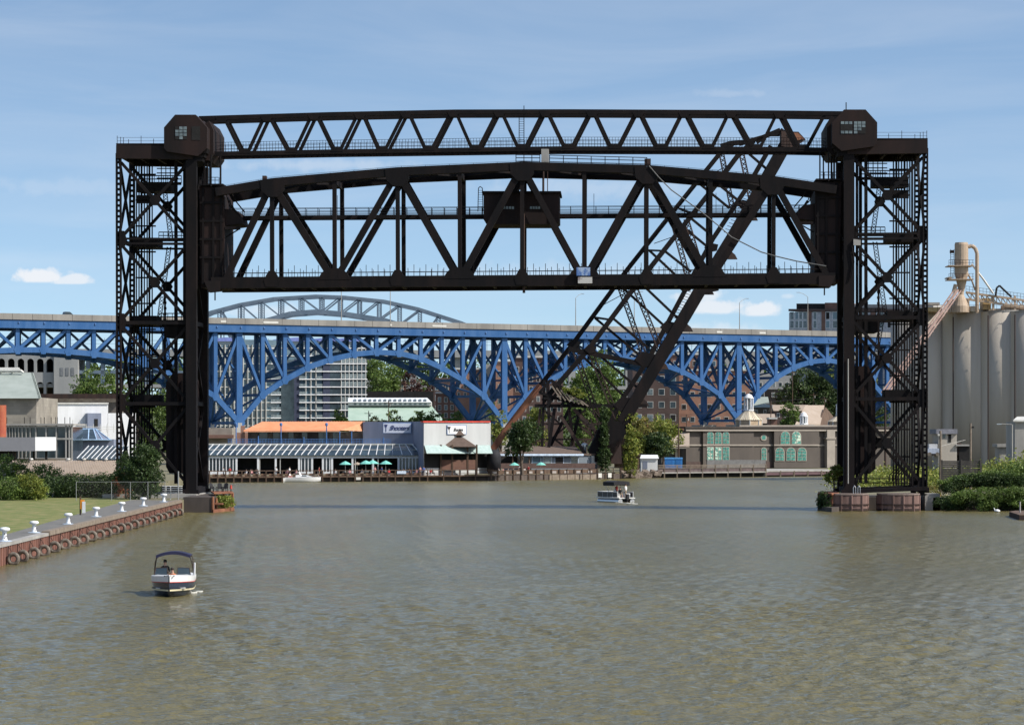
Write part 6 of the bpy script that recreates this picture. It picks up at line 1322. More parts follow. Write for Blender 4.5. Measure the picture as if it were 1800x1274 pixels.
for x in (1363.5, 1383, 1402.5): arched(x, 787, x + 14.5, 809, -.9, STG)
for x in (1600, ): arched(x, 782, x + 12, 806, 0, STG)
for cx in (1342.7, 1478):
    f = MB().prism([CP.at(cx + 5.6 * math.cos(k * math.pi / 8), 769 + 5.6 * math.sin(k * math.pi / 8), -.16) for k in range(16)], CP.n * .15).build('round_window', TAUPE2, r)
    MB().prism([CP.at(cx + 3.6 * math.cos(k * math.pi / 8), 769 + 3.6 * math.sin(k * math.pi / 8), -.2) for k in range(16)], CP.n * .05).build('pane', STG, f)
def cupola(px, ybase, yroof, yl0, yl1, hw, base=True, w_=10):
    c_ = CP.at(px, ybase, w_); s3 = c_.y / F; z = lambda y: HC - (y - YH) * s3; o = Vector((c_.x, c_.y, 0)); first = None
    if base:
        MB().lathe(o, [(hw * s3, z(ybase)), (hw * s3, z(yroof))], 8).build('cupola_base', mat('peach_panel', (.48, .36, .24), .8) if 'peach_panel' not in bpy.data.materials else bpy.data.materials['peach_panel'], r)
        b = MB()
        for k in range(8): t = k * math.pi / 4; q_ = o + Vector((math.cos(t), math.sin(t), 0)) * hw * s3; b.tube(q_ + Z3 * z(ybase), q_ + Z3 * z(yroof), .14)
        b.build('cupola_trim', OFFW, r)
        rf = MB().lathe(o, [(hw * s3 * 1.08, z(yroof)), (8.5 * s3, z(yl0))], 8).build('cupola_roof', mat('cream_metal_roof', (.55, .47, .34), .6, (.66, .58, .45), 1) if 'cream_metal_roof' not in bpy.data.materials else bpy.data.materials['cream_metal_roof'], r); b = MB()
        for k in range(40): t = k * math.pi / 20; e = Vector((math.cos(t), math.sin(t), 0)); b.tube(o + e * hw * s3 * 1.0 + Z3 * (z(yroof) + .05), o + e * 8.2 * s3 + Z3 * z(yl0), .05, seg=4)
        b.build('roof_seams', TAUPE2, rf)
    else: MB().box(o + Z3 * (z(ybase) + .25), 34 * s3, 30 * s3, .5).build('cupola_base', OFFW, r)
    q8 = 8 if base else 6.5
    MB().lathe(o, [(q8 * s3 * 1.15, z(yl0)), (q8 * s3 * 1.15, z(yl0 - 2.2))], 8).build('lantern_base', WHITE, r)
    for k in range(8): t = (k + .5) * math.pi / 4; e = o + Vector((math.cos(t), math.sin(t), 0)) * q8 * s3 * .95; MB().tube(e + Z3 * z(yl0 - 2), e + Z3 * z(yl1 + 8), .17, seg=6).build('lantern_column', WHITE, r)
    MB().lathe(o, [(q8 * .45 * s3, z(yl0 - 2)), (q8 * .45 * s3, z(yl1 + 8))], 8).build('lantern_core', GLASSD, r)
    MB().lathe(o, [(q8 * s3 * 1.1, z(yl1 + 8.6)), (q8 * s3 * 1.15, z(yl1 + 6.8)), (q8 * s3 * .9, z(yl1 + 6.2)), (q8 * s3 * .8, z(yl1 + 3.4)), (q8 * s3 * .45, z(yl1 + 1.2)), (.1, z(yl1))], 16).build('dome', WHITE, r, smooth=True)
cupola(1316, 751, 738, 722, 692, 23); cupola(1413, 750, 750, 746, 724, 20, False, 6); cupola(1478, 751, 741, 730, 704, 22)
crect('parapet_trim', 1300, 747, 1480, 750, 2, 3, TAUPE2)
crect('service_wall', 1243, 808, 1346, 825, -6, -5.7, mat('grey_fence_board', (.14, .14, .14), .8))
pv = fplane(1160, 640, 1206, 640); r2 = thing('open_pavilion', 'open pavilion with a tan hipped roof attached left of the taupe hall', 'pavilion', (pv.at(1183, 800).x, 640, 1.1))
a0, a1 = pv.at(1157, 786, -2), pv.at(1212, 786, -2); MB().prism([a0, a1, pv.at(1212, 762, 6), pv.at(1200, 762, 6)], Z3 * .3).build('roof', ROOFT, r2); rect(MB(), pv, 1158, 785, 1206, 788, -2, -1.7).build('eave', TAUPE2, r2)
for x in (1163, 1187): rect(MB(), pv, x, 787, x + 4, 823, -1, -.4).build('column', TAUPE2, r2)
# utility poles
def upole(px, D, ytop, ybase, lab, cross=True, y2=None):
    a = at(px, ytop, D); root = thing('utility_pole', lab, 'utility pole', (a.x, a.y, 1.2), 'wooden utility poles'); MB().tube((a.x, a.y, 1.2), a, .17, .11).build('pole', BROWN, root)
    if cross: MB().box(a - Z3 * .7, 2.4, .12, .14).build('crossarm', BROWN, root); MB().tube(a - Z3 * 1.6 + Vector((.35, 0, 0)), a - Z3 * .9 + Vector((.35, 0, 0)), .2).build('transformer', CONC, root)
for q_ in ((1193, 612, 719, 0, 'tall dark utility pole left of the taupe hall', False), (683, 800, 704, 0, 'utility pole with crossarm in front of the pale green roof'), (1207, 700, 728, 0, 'utility pole with crossarm above the autumn coloured tree'), (1355, 720, 705, 0, 'utility pole right of the tall cupola'), (1363, 850, 690, 0, 'slim utility pole before the brown roofed houses'), (1430, 860, 690, 0, 'utility pole with white crossarm on the hill behind the houses'),
           (1449, 870, 697, 0, 'farther utility pole with crossarm left of the right bridge tower'), (1393, 880, 650, 0, 'tall dark pole rising beside the grey concrete block'), (648, 790, 722, 0, 'short utility pole among the shrubs beside the apartment tower'), (545, 780, 718, 0, 'utility pole in front of the apartment tower balconies')): upole(*q_)
b = MB()
for (x0, y0, D0), (x1, y1, D1) in (((1152, 726, 700), (1207, 729, 700)), ((1207, 729, 700), (1290, 722, 740)), ((1290, 722, 740), (1355, 706, 720)), ((1355, 706, 720), (1449, 698, 870)), ((1152, 729, 700), (1207, 732, 700))): b.tube(at(x0, y0, D0), at(x1, y1, D1), .05, seg=4)
tag(b.build('power_line', DARK, origin=at(1152, 726, 700)), 'dark power lines strung between the utility poles above the taupe hall', 'power line')

# ------------------------------------------------------------------ silos
sr = 8.05
def silo(i, px, D, lab, rpx=45):
    c_ = gz(px, 1.2, D); rr_ = rpx * D / F; root = thing('silo', lab, 'silo', c_, 'concrete silos'); zt = HC - (548 - YH) * (D - rr_) / F
    b = MB(); n = 48; b.lathe((c_.x, c_.y, 0), [(rr_, 1.0), (rr_, zt)], n); o = b.build('shell', SILO, root); o.data.polygons.foreach_set('use_smooth', [i_ < n for i_ in range(len(o.data.polygons))])
    MB().lathe((c_.x, c_.y, 0), [(rr_ * 1.012, zt), (rr_ * 1.012, zt + .35)], 40).build('rim', CONC, root); return zt
z1 = silo(0, 1622, 566, 'concrete silo half hidden behind the right bridge tower', 56); z2 = silo(1, 1710, 560, 'round concrete silo under the tan machinery tower', 37); silo(2, 1764, 556, 'concrete silo right of the machinery tower', 30); silo(3, 1822, 552, 'concrete silo cut off by the right edge of the photo', 38)
for px, D, lab in ((1675.5, 556, 'brown drain pipe in the seam left of the second silo'), (1737, 549, 'brown drain pipe in the seam between the second and third silo'), (1784, 546, 'brown drain pipe near the right edge of the silos')):
    tag(MB().tube(gz(px, 1.2, D), gz(px, z2 - 1, D), .12, seg=6).build('drain_pipe', STEEL2), lab, 'pipe')
tag(MB().prism([gz(1629, z2 + .36, 563), gz(1900, z2 + .36, 552), gz(1900, z2 + .36, 575), gz(1629, z2 + .36, 575)], (0, 0, .35)).build('roof_slab', CONC), 'flat concrete roof slab joining the tops of the silos', 'roof slab')
for px, D, lab in ((1671, 559, 'narrow bin wall between the first and second silo'), (1738, 555, 'narrow bin wall between the second and third silo'), (1789, 552, 'narrow bin wall between the third and fourth silo')):
    c_ = gz(px, 1.2, D + 1.5); tag(MB().lathe((c_.x, c_.y, 0), [(1.7, 1.0), (1.7, z2)], 24).build('silo_bin', SILO, smooth=False), lab, 'silo bin')
sl = thing('silo_machinery', 'tan elevator tower with walkways, chute and conveyor on top of the silos', 'machinery', gz(1692, z2 + .36, 552))
SP = Plane(0, 552, 1, 0)
def sp(x, y, w_=0): return SP.at(x, y, w_)
c_ = sp(1692, 540); s5 = 552 / F
def lz(b, px, prof, seg=18, w_=0): q_ = sp(px, 500, w_); return b.lathe((q_.x, q_.y, 0), [(rpx * s5, HC - (y - YH) * s5) for rpx, y in prof], seg)
lz(MB(), 1690, [(12, 456), (12, 430), (11, 426.5)]).build('cyclone_drum', TAN, sl, smooth=False); lz(MB(), 1690, [(5, 512), (12, 482), (12.3, 456)]).build('hopper_cone', TAN, sl); lz(MB(), 1690, [(5, 545), (4.5, 512)]).build('down_pipe', TAN, sl)
lz(MB(), 1688, [(15, 549), (15, 538), (11, 528), (6, 518)]).build('base_hood', TAN, sl); rect(MB(), SP, 1672, 526, 1704, 549, 1, 6).build('base_box', TAN, sl)
b = MB(); pts = [sp(1702, 434), sp(1708, 432), sp(1714, 436), sp(1717.5, 445), sp(1717.5, 470), sp(1717.5, 548)]; b.path(pts, .38, 10); b.build('goose_neck_pipe', TAN, sl, smooth=False)
b = MB(); b.path([sp(1708, 464), sp(1728, 490), sp(1746, 516)], .2); b.build('spout', OFFW, sl); b = MB(); b.path([sp(1700, 480), sp(1708, 492), sp(1714, 510)], .16); b.path([sp(1686, 488), sp(1688, 545)], .25); b.path([sp(1680, 500, -1), sp(1676, 515, -1)], .4); b.build('spout', TAN, sl)
b = MB()
for y in (466, 490): rect(b, SP, 1668, y, 1712, y + 1.6, -2, 3)
rect(b, SP, 1666, 487, 1674, 489, -2, 2); b.build('platform', TAN, sl); b = MB()
for x in (1671, 1677): b.tube(sp(x, 438), sp(x, 492), .05)
for y in range(440, 492, 4): b.tube(sp(1671, y), sp(1677, y), .04)
for y in (466, 490):
    for x in range(1668, 1713, 6): b.tube(sp(x, y, -2), sp(x, y - 9, -2), .045, seg=4)
    for k in (4, 9): b.tube(sp(1668, y - k, -2), sp(1712, y - k, -2), .045, seg=4)
rect(b, SP, 1670, 440, 1677, 445, -.2, .2); b.build('ladder', STEEL2, sl)
b = MB(); A_, B__ = sp(1698, 514, 2), sp(1860, 536, 2)
for o in (Vector((0, 0, 0)), Vector((0, 0, -1.3))): b.beam(A_ + o, B__ + o, .38, .7, SP.n)
n = 18
for k in range(n): x, y = A_.lerp(B__, k / n), A_.lerp(B__, (k + 1) / n); b.beam(x, y - Z3 * 1.3, .16, .3, SP.n); b.beam(y, y - Z3 * 1.3, .14, .3, SP.n)
b.build('conveyor_truss', TAN, sl); b = MB()
for k in range(28): x = A_.lerp(B__, k / 27); b.tube(x, x + Z3 * 1.25, .04, seg=4)
for z in (.65, 1.25): b.tube(A_ + Z3 * z, B__ + Z3 * z, .04, seg=4)
for k in range(30): x = sp(1640 + 8 * k, 546, -1); b.tube(x, x + Z3 * 1.1, .035, seg=4)
b.tube(sp(1640, 546, -1) + Z3 * 1.1, sp(1870, 546, -1) + Z3 * 1.1, .035, seg=4); b.build('handrail', STEEL2, sl)
for x in (1718, 1746, 1784): MB().beam(sp(x, 520, 2), sp(x, 550, 2), .4, .4, SP.n).build('conveyor_leg', TAN, sl)
b = MB(); b.path([sp(1750, 520, 1), sp(1752, 506, 1), sp(1757, 502, 1), sp(1762, 507, 1), sp(1778, 522, 1)], .2); b.build('vent_pipe', DARK, sl)
rect(MB(), SP, 1630, 540, 1656, 547, 2, 9).build('roof_hut', mat('mustard_paint', (.45, .33, .16), .7), sl); rect(MB(), SP, 1630, 531.5, 1652, 536, 6, 9).build('roof_tank', CONC, sl)
for x0, x1, y0, y1, m_ in ((1728, 1742, 524, 544, mat('ochre_paint', (.5, .35, .17), .7)), (1765, 1800, 536, 547, TAN), (1706, 1716, 538, 547, OFFW)): rect(MB(), SP, x0, y0, x1, y1, 3, 7).build('drive_housing', m_, sl)
ch = thing('grain_chute', 'long sloping grain chute running from the silo tower down to the left', 'chute', at(1560, 700, 545))
b = MB(); a_, c2 = at(1684, 509, 551), at(1556, 690, 540)
for dx in (-.7, .0, .7): b.tube(a_ + Vector((dx, 0, 0)), c2 + Vector((dx, 0, 0)), .16 if dx else .3, seg=6)
for k in range(26): x = a_.lerp(c2, k / 26); b.tube(x + Vector((-.7, 0, 0)), x + Vector((.7, 0, -.6)), .06, seg=4)
b.build('pipe_bundle', mat('pinkish_rust', (.30, .19, .16), .8, (.42, .3, .26), 1), ch)
for t in (.5, 1.0): x = a_.lerp(c2, t); MB().tube(Vector((x.x, x.y, 1.2)), x, .2).build('support_leg', STEEL2, ch)
pb = fplane(1640, 535, 1690, 535)
r = bld('silo_annex', 'small grey annex with a door and window at the foot of the silos', 'annex', pb, 1650, 1682, 762, 8, SILO); rect(MB(), pb, 1646, 754, 1683, 762.5, -.4, 8.3).build('flat_roof', mat('grey_blue_roof', (.22, .22, .25), .8), r); rect(MB(), pb, 1667, 763, 1672, 777, -.08, 0).build('door', DARK, r); rect(MB(), pb, 1658, 763, 1662, 770, -.08, 0).build('window', GLASSD, r); rect(MB(), pb, 1640, 779, 1690, 800, .5, 6).build('brick_plinth', BRKD, r)
r = bld('loading_bay', 'dark loading bay opening between two silos', 'loading bay', pb, 1686, 1706, 783, 6, DARK); rect(MB(), pb, 1680, 781, 1707, 784, -.4, 6).build('lintel', CONC, r)
pb = fplane(1757, 520, 1800, 520); r = bld('grey_lean_to', 'grey lean to against the silos left of the concrete hut', 'shed', pb, 1757, 1782, 785, 5, CONC); rect(MB(), pb, 1753, 780, 1784, 785.5, -.5, 5).build('roof', CONC, r)
pb = fplane(1783, 505, 1830, 505); r = bld('concrete_hut', 'pale concrete hut with a sloping slab roof at the right edge', 'hut', pb, 1784, 1850, 741, 9, CONC); MB().prism([pb.at(1781, 741, -.5), pb.at(1852, 741, -.5), pb.at(1852, 734, 3), pb.at(1788, 735, 3)], Z3 * .3).build('roof', OFFW, r)
r = thing('pickup_van', 'pale blue grey van parked at the foot of the silos behind the bridge tower', 'van', gz(1641, 1.2, 520))
pb = fplane(1630, 520, 1655, 520); rect(MB(), pb, 1630, 788, 1652, 797, 0, 2).build('body', mat('pale_blue_van', (.42, .46, .55), .4), r); rect(MB(), pb, 1633, 780, 1648, 788, .1, 1.9).build('cab', mat('white_van', (.6, .6, .62), .4), r)
for x in (1634, 1648): q_ = pb.at(x, 798, -.05); MB().tube(q_, q_ + pb.n * .25, .36, seg=12).build('wheel', RUBBER, r)
for px, y0, D, lab in ((1653, 757, 352, 'thick timber post at the left end of the dark board fence'), (1706, 744, 372, 'timber pole with a floodlight before the silos')):
    a = at(px, y0, D); root = thing('timber_pole', lab, 'pole', (a.x, a.y, 1.3)); MB().tube((a.x, a.y, 1.3), a, .16, .13).build('pole', TIMB, root); MB().box(a - Z3 * .5 + Vector((.3 if px > 1680 else -.2, 0, 0)), .28, .2, .25).build('fitting', DARK if px > 1680 else OFFW, root)
tag(MB().tube(at(1654, 784, 352), at(1697, 773, 372), .03).build('overhead_wire', CONC, origin=at(1654, 784, 352)), 'thin pale wire between the two timber poles before the silos', 'wire')
a = at(1779, 746, 480); root = thing('yard_lamp', 'grey yard lamp with a horizontal arm left of the concrete hut', 'lamp', (a.x, a.y, 1.3)); MB().tube((a.x, a.y, 1.3), a, .13).build('pole', CONC, root); MB().tube(a, a + Vector((-1.9, 0, .1)), .06).build('arm', CONC, root); MB().box(a + Vector((-2.2, 0, .08)), .8, .3, .15).build('lamp_head', CHROME, root)

# ------------------------------------------------------------------ right bank: fence, quay, vines
fpn = fplane(1654, 343, 1726, 343); r = thing('board_fence', 'dark weathered board fence standing on the right bank beside the tower', 'fence', (fpn.at(1690, 850).x, 343, 1.3))
for k in range(4): a, c_ = fpn.at(1655, 811 + k * 3.2), fpn.at(1725, 811 + k * 3.2); MB().beam(a, c_, .19, .06, fpn.n).build('board', mat('dark_board', (.04, .037, .034), .9, (.075, .068, .06), 1) if k == 0 else bpy.data.materials['dark_board'], r)
for k in range(8): a, c_ = fpn.at(1655, 825 + k * 3.9), fpn.at(1725, 825 + k * 3.9); MB().beam(a, c_, .245, .06, fpn.n).build('board', bpy.data.materials['dark_board'], r)
for x in (1655.5, 1690, 1724): MB().beam(fpn.at(x, 808, -.08), fpn.at(x, 860, -.08), .2, .12, fpn.n).build('post', bpy.data.materials['dark_board'], r)
r = thing('river_wall', 'dark stained river wall below the hanging vines on the right bank', 'river wall', gz(1700, 0, 331))
b = MB(); P, v_ = px_slab(1640, 1900, 334, 2, -2, 1.5); b.prism(P, v_); b.build('wall', mat('black_wet_wall', (.02, .018, .016), .9, (.05, .042, .036), .6), r)
def mass(lab, lobes, n, size, m_, seed, name='vine_thicket'): tag(leaf_mesh(name, m_, lobes, n, size, None, seed, clump=.3), lab, 'bush')
rn = random.Random(44)
lo = [(gz(x, z_, 334 + rn.uniform(-.6, .6)), (1.5, 1.0, .75)) for x, z_ in ((1672, 2.7), (1690, 3.2), (1712, 3.5), (1734, 3.6), (1756, 3.6), (1778, 3.5), (1800, 3.4), (1825, 3.4))]
mass('dark vine hedge overhanging the top of the right river wall', lo, 17000, .085, LF3, 51)
mass('sunlit crest of vines along the top of the right river wall', [(c_ + Vector((0, .3, .55)), (1.6, .8, .3)) for c_, _ in lo], 7000, .085, LF1, 52)  # lighter leaf colour stands in for sun on the crest
lo = [(gz(x, z_, 331), (1.3, 1.0, .6)) for x, z_ in ((1686, 1.5), (1700, 1.9), (1716, 1.7), (1732, 2.1), (1750, 1.6), (1766, 1.9), (1782, 2.2), (1800, 2.0), (1822, 2.0), (1742, 1.0), (1790, 1.1))]
mass('bright green vines spilling over the lower wall on the right bank', lo, 17000, .085, LF1, 53)
mass('strand of bright vines hanging down to the water on the right', [(gz(x, z_, 329.3), (.5, .4, .6)) for x, z_ in ((1727, 1.2), (1731, .8), (1735, .5), (1745, .7), (1722, .6))], 3200, .085, LF1, 54)
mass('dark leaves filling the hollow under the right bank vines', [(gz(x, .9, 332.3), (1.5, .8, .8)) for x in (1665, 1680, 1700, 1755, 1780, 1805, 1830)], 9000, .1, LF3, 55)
# far brush behind
lo = [(gz(x, 2.0 + 3 * max(0, (x - 1740) / 100), 430 + rn.uniform(-40, 40)), (5, 6, 1.4)) for x in range(1500, 1880, 16)]
tag(leaf_mesh('undergrowth', LF2, lo, 26000, .2, None, 56), 'wide yellow green brush covering the ground below the silos', 'undergrowth', kind='stuff')
mass('dark green bushes rising at the right edge below the silos', [(gz(x, z_, 385), (3.6, 3, 1.3)) for x, z_ in ((1752, 2.3), (1775, 3.2), (1800, 4.0), (1825, 4.2), (1845, 4.3))], 9000, .13, LF1, 57, 'bush')
lo = [(gz(x, 1.9, 352), (1.6, 1.6, .8)) for x in (1635, 1648)]
mass('brown dry scrub beside the foot of the right tower', lo, 1200, .1, LF5, 58, 'dry_scrub')
# floating dock at right edge
p = gz(1790, 0, 306); r = thing('floating_dock', 'corner of a brown floating dock with a grey post at the right edge', 'dock', p)
MB().prism([gz(1774, 0, 309), gz(1792, 0, 296), gz(1850, 0, 296), gz(1850, 0, 312), gz(1785, 0, 313)], (0, 0, .45)).build('float', STEEL2, r); MB().prism([gz(1774, .46, 309), gz(1792, .46, 296), gz(1850, .46, 296), gz(1850, .46, 312), gz(1785, .46, 313)], (0, 0, .08)).build('deck', BROWN, r); MB().tube(gz(1793, .3, 305), gz(1793, 1.7, 305), .08).build('post', CONC, r)
g = MB(); g.lathe(gz(1753, .02, 326), [(.02, 0), (.3, .05), (.34, .15), (.2, .28), (.05, .33)], 12); g.v = [(x, y, z) for x, y, z in g.v]; bd = g.build('white_bird', WHITE, smooth=True); tag(bd, 'white water bird floating below the right bank vines', 'bird')
MB().tube(gz(1749, .2, 326), gz(1747, .5, 326), .07, .05).build('neck', WHITE, bd)

# ------------------------------------------------------------------ left bank planting and fence
mass('round sunlit hedge at the left edge of the lawn', [(gz(x, z_, 324 + rn.uniform(-1.5, 1.5)), (1.7, 1.6, 1.0)) for x, z_ in ((-12, 2.7), (8, 2.9), (28, 3.0), (44, 3.1), (58, 2.8), (20, 2.2), (40, 2.1), (56, 2.0), (2, 2.1))], 15000, .11, LF1, 61, 'hedge')
mass('yellow green shoots at the right end of the round hedge', [(gz(x, z_, 319.5), (1.1, .8, .9)) for x, z_ in ((55, 3.5), (66, 3.0), (64, 2.3), (48, 3.7))], 3800, .1, LF2, 62, 'hedge')
mass('dark hedge running along the far edge of the lawn', [(gz(x, z_, 336), (2.2, 1.5, 1.3)) for x in range(82, 250, 14) for z_ in (2.2, 2.9)], 18000, .12, LF3, 63, 'hedge')
mass('wild creeper over the left end of the tan shed', [(gz(x, z_, 345), (1.6, 1.4, 1.3)) for x, z_ in ((2, 4.8), (14, 5.3), (25, 5.0), (34, 4.0), (85, 4.0), (74, 4.2))], 5200, .12, LF1, 64, 'bush')
tree(gz(252, 1.4, 327), 6.6, 3.2, LF3, 'dark leafy tree growing among the legs of the left bridge tower', 65, 9000, .13, low=.05)
tree(gz(222, 1.4, 331), 4.8, 1.6, LF3, 'smaller dark tree at the outer leg of the left bridge tower', 66, 2800, .13, low=.05)
mass('orange brown shrub by the outer leg of the left tower', [(gz(x, z_, 333), (.8, .7, 1.2)) for x, z_ in ((214, 3.6), (222, 3.2), (217, 2.2))], 1500, .11, leafmat('leaf_rust', (.28, .08, .04), (.42, .16, .07)), 67, 'shrub')
cf = thing('chain_link_fence', 'chain link fence with steel posts between the lawn and the left tower', 'fence', gz(260, 1.47, 318))
for px in (134, 196, 229, 260, 290, 313.5): h = 2.2 if px < 300 else 3.4; MB().tube(gz(px, 1.4, 318), gz(px, 1.4 + h, 318), .035 if px < 300 else .07).build('post', VC, cf)
b = MB(); b.tube(gz(134, 3.6, 318), gz(290, 3.6, 318), .02); b.build('top_rail', VC, cf)
b = MB()
for k in range(60):
    x = 134 + k * 2.6; b.beam(gz(x, 1.45, 318), gz(x + 8, 3.6, 318), .003, .003); b.beam(gz(x + 8, 1.45, 318), gz(x, 3.6, 318), .003, .003)
b.build('wire_mesh', CONC, cf)
rk_ = thing('picnic_table', 'pale slatted table standing in shade behind the chain link fence', 'table', gz(303, 1.5, 326))
for k in range(4): MB().box(gz(303, 3.0 - .25 * (k % 2) * 1.0 - (.0 if k < 2 else .5), 325.5 + .2 * k), 2.3, .12, .07).build('slat', WHITE, rk_)
for x in (292, 300, 313): MB().box(gz(x, 2.2, 326), .08, .08, 1.6).build('leg', OFFW, rk_)

# ------------------------------------------------------------------ trees on the far bank
T_ = [((690, 1.2, 830), 15.6, 4.2, LF1, 'rounded green tree in front of the pale green roof', 3000, .3), ((597, 1.2, 760), 15.7, 3.4, LF1, 'pointed green tree before the apartment tower', 3000, .28), ((577, 1.2, 760), 12.2, 2.6, LF1, 'low green tree above the orange roof ridge', 1200, .25),
      ((735, 1.2, 800), 14.5, 3.6, LF1, 'bushy tree above the grey wing of the restaurant', 2600, .28), ((700, 1.2, 780), 12.8, 3.0, LF3, 'small dark tree above the left restaurant sign', 1500, .26), ((760, 1.2, 800), 14.8, 4.4, LF1, 'green tree above the seam of grey and white wings', 3000, .28), ((800, 1.2, 790), 15, 4.5, LF1, 'broad tree above the white restaurant wing', 3000, .28), ((835, 1.2, 800), 14.5, 3.4, LF2, 'lighter tree between the two blue bridge legs', 2200, .28), ((868, 1.2, 905), 18.5, 4, LF1, 'green tree beside the foot of the blue bridge leg', 2200, .3),
      ((660, 1.2, 780), 13.4, 3.0, LF5, 'brownish shrubby tree right of the apartment tower', 1500, .25), ((628, 1.2, 780), 11.8, 2.6, LF3, 'low dark tree above the right end of the orange roof', 1200, .25), ((510, 1.2, 700), 11.4, 3, LF1, 'low hedge tree behind the orange roof', 600, .25),
      ((1055, 1.2, 660), 28, 7.5, LF1, 'tall dense green tree standing behind the bascule truss', 11000, .3), ((1025, 1.2, 640), 22, 4.4, LF1, 'green tree just left of the tall tree behind the bascule', 4500, .3), ((1095, 1.2, 650), 14, 4.0, LF2, 'light green tree right behind the heavy bascule chord', 3400, .28),
      ((918, 1.2, 548), 10.6, 4.0, LF3, 'dark round tree beneath the rusty bascule link', 6500, .24), ((880, 1.2, 700), 13.9, 3.5, LF2, 'yellow green tree glimpsed behind the dark round tree', 2000, .26), ((1030, 1.2, 625), 15.7, 3.5, LF1, 'green tree behind the laced struts of the bascule base', 3000, .24), ((945, 1.2, 610), 14.5, 3.4, LF2, 'light tree left of the bascule tower legs', 2600, .24),
      ((1133, 1.2, 615), 12.0, 4.2, LF5, 'autumn tinted tree between bascule bridge and brick mill', 4200, .24), ((1165, 1.2, 622), 12.2, 5.2, LF2, 'golden green tree left of the taupe hall', 5200, .24), ((1152, 1.2, 612), 8.2, 4.6, LF3, 'dark lower tree in front of the golden one', 4000, .24), ((1190, 1.2, 650), 10.4, 3.2, LF5, 'slender autumn tree beside the utility pole', 2200, .24), ((1118, 1.2, 612), 8.8, 3.0, LF2, 'light green shrub tree beside the ivy column', 2200, .22),
      ((1387, 1.2, 745), 16.5, 4.0, LF1, 'small green tree in front of the brown roofed houses', 3000, .26), ((1412, 1.2, 900), 30, 9, LF3, 'tall dark green tree on the slope under the right blue arch', 7000, .38), ((1450, 1.2, 900), 30.5, 9, LF3, 'tall dark tree beside the right bridge tower', 7000, .38), ((1440, 1.2, 850), 16, 5, LF1, 'light green tree low on the slope behind the houses', 3000, .3), ((1492, 1.2, 900), 30, 9, LF3, 'dark tree on the slope behind the right bridge tower', 5000, .38), ((1535, 1.2, 900), 26, 9, LF3, 'dark tree behind the counterweight of the right tower', 4000, .38), ((1462, 1.2, 1010), 39, 8, LF2, 'yellow green tree high behind the right blue arch', 4500, .4),
      ((662, 1.2, 1080), 38, 8.5, LF1, 'large round green tree right of the apartment tower', 7000, .42), ((684, 1.2, 1090), 34, 6.5, LF1, 'green tree merging with the large round one', 4500, .42), ((722, 1.2, 1060), 32, 7.5, LF4, 'dark copper coloured tree under the blue arch', 6000, .42), ((760, 1.2, 1100), 31, 7, LF4, 'second copper coloured tree farther right', 4000, .42), ((745, 1.2, 1110), 31, 6, LF1, 'green tree behind the copper coloured ones', 3000, .42),
      ((150, 1.2, 1000), 33, 9, LF1, 'green tree under the far viaduct at the left', 5000, .4), ((190, 1.2, 1000), 30, 8, LF1, 'green tree behind the left bridge tower', 4000, .4), ((240, 1.2, 980), 26, 8, LF3, 'dark tree seen through the left tower', 4000, .4), ((300, 1.2, 980), 24, 8, LF1, 'green tree seen between the legs of the left tower', 4000, .4), ((845, 1.2, 1090), 31, 6, LF1, 'green tree far behind the small brick block', 3000, .42), ((955, 1.2, 1100), 26, 6, LF3, 'dark tree far behind the dark red warehouse', 2500, .42)]
for i, (b_, h, rx, m_, lab, n, sz) in enumerate(T_): tree(gz(*b_), h, rx, m_, lab, 100 + i, n, sz)
rn = random.Random(77)
lo = [(gz(x, rn.uniform(8, 20), 1235 + rn.uniform(-15, 15)), (13, 8, 13)) for x in range(-60, 1860, 30)] + [(gz(x, rn.uniform(26, 36), 1245 + rn.uniform(-15, 15)), (10, 8, 9)) for x in range(-60, 1860, 26)]
tag(leaf_mesh('far_wood', LF1, lo, 90000, .85, None, 78), 'far off wooded slope filling the gaps behind the bridges', 'wood', kind='stuff')
# reddish terrace wall & long retaining wall behind the left town and hall
for x0, x1, y0, y1, D, m_, lab in ((60, 215, 692, 700, 940, STEEL2, 'long rusty rail viaduct girder behind the white building'), (66, 215, 700, 790, 944, mat('rubble_slope', (.12, .1, .09), .95, (.22, .2, .18), .6), 'rough stone embankment wall behind the white building'), (612, 780, 688, 700, 1030, DARK, 'dark retaining wall below the copper trees'), (370, 440, 760, 800, 700, BRKL, 'low brick terrace wall left of the orange roof')):
    pl = fplane(x0, D, x1, D); tag(wbox(pl, x0, x1, y0, 3, 1.0 if D != 940 else pl.at(x0, y1).z).build('retaining_wall', m_), lab, 'wall')
pl = fplane(340, 600, 430, 600); r = bld('terrace_house', 'low pale stone and brick block left of the orange roof', 'building', pl, 340, 408, 752, 8, STONE); rect(MB(), pl, 340, 764, 410, 770, -2, 0).build('brick_porch', BRK, r)

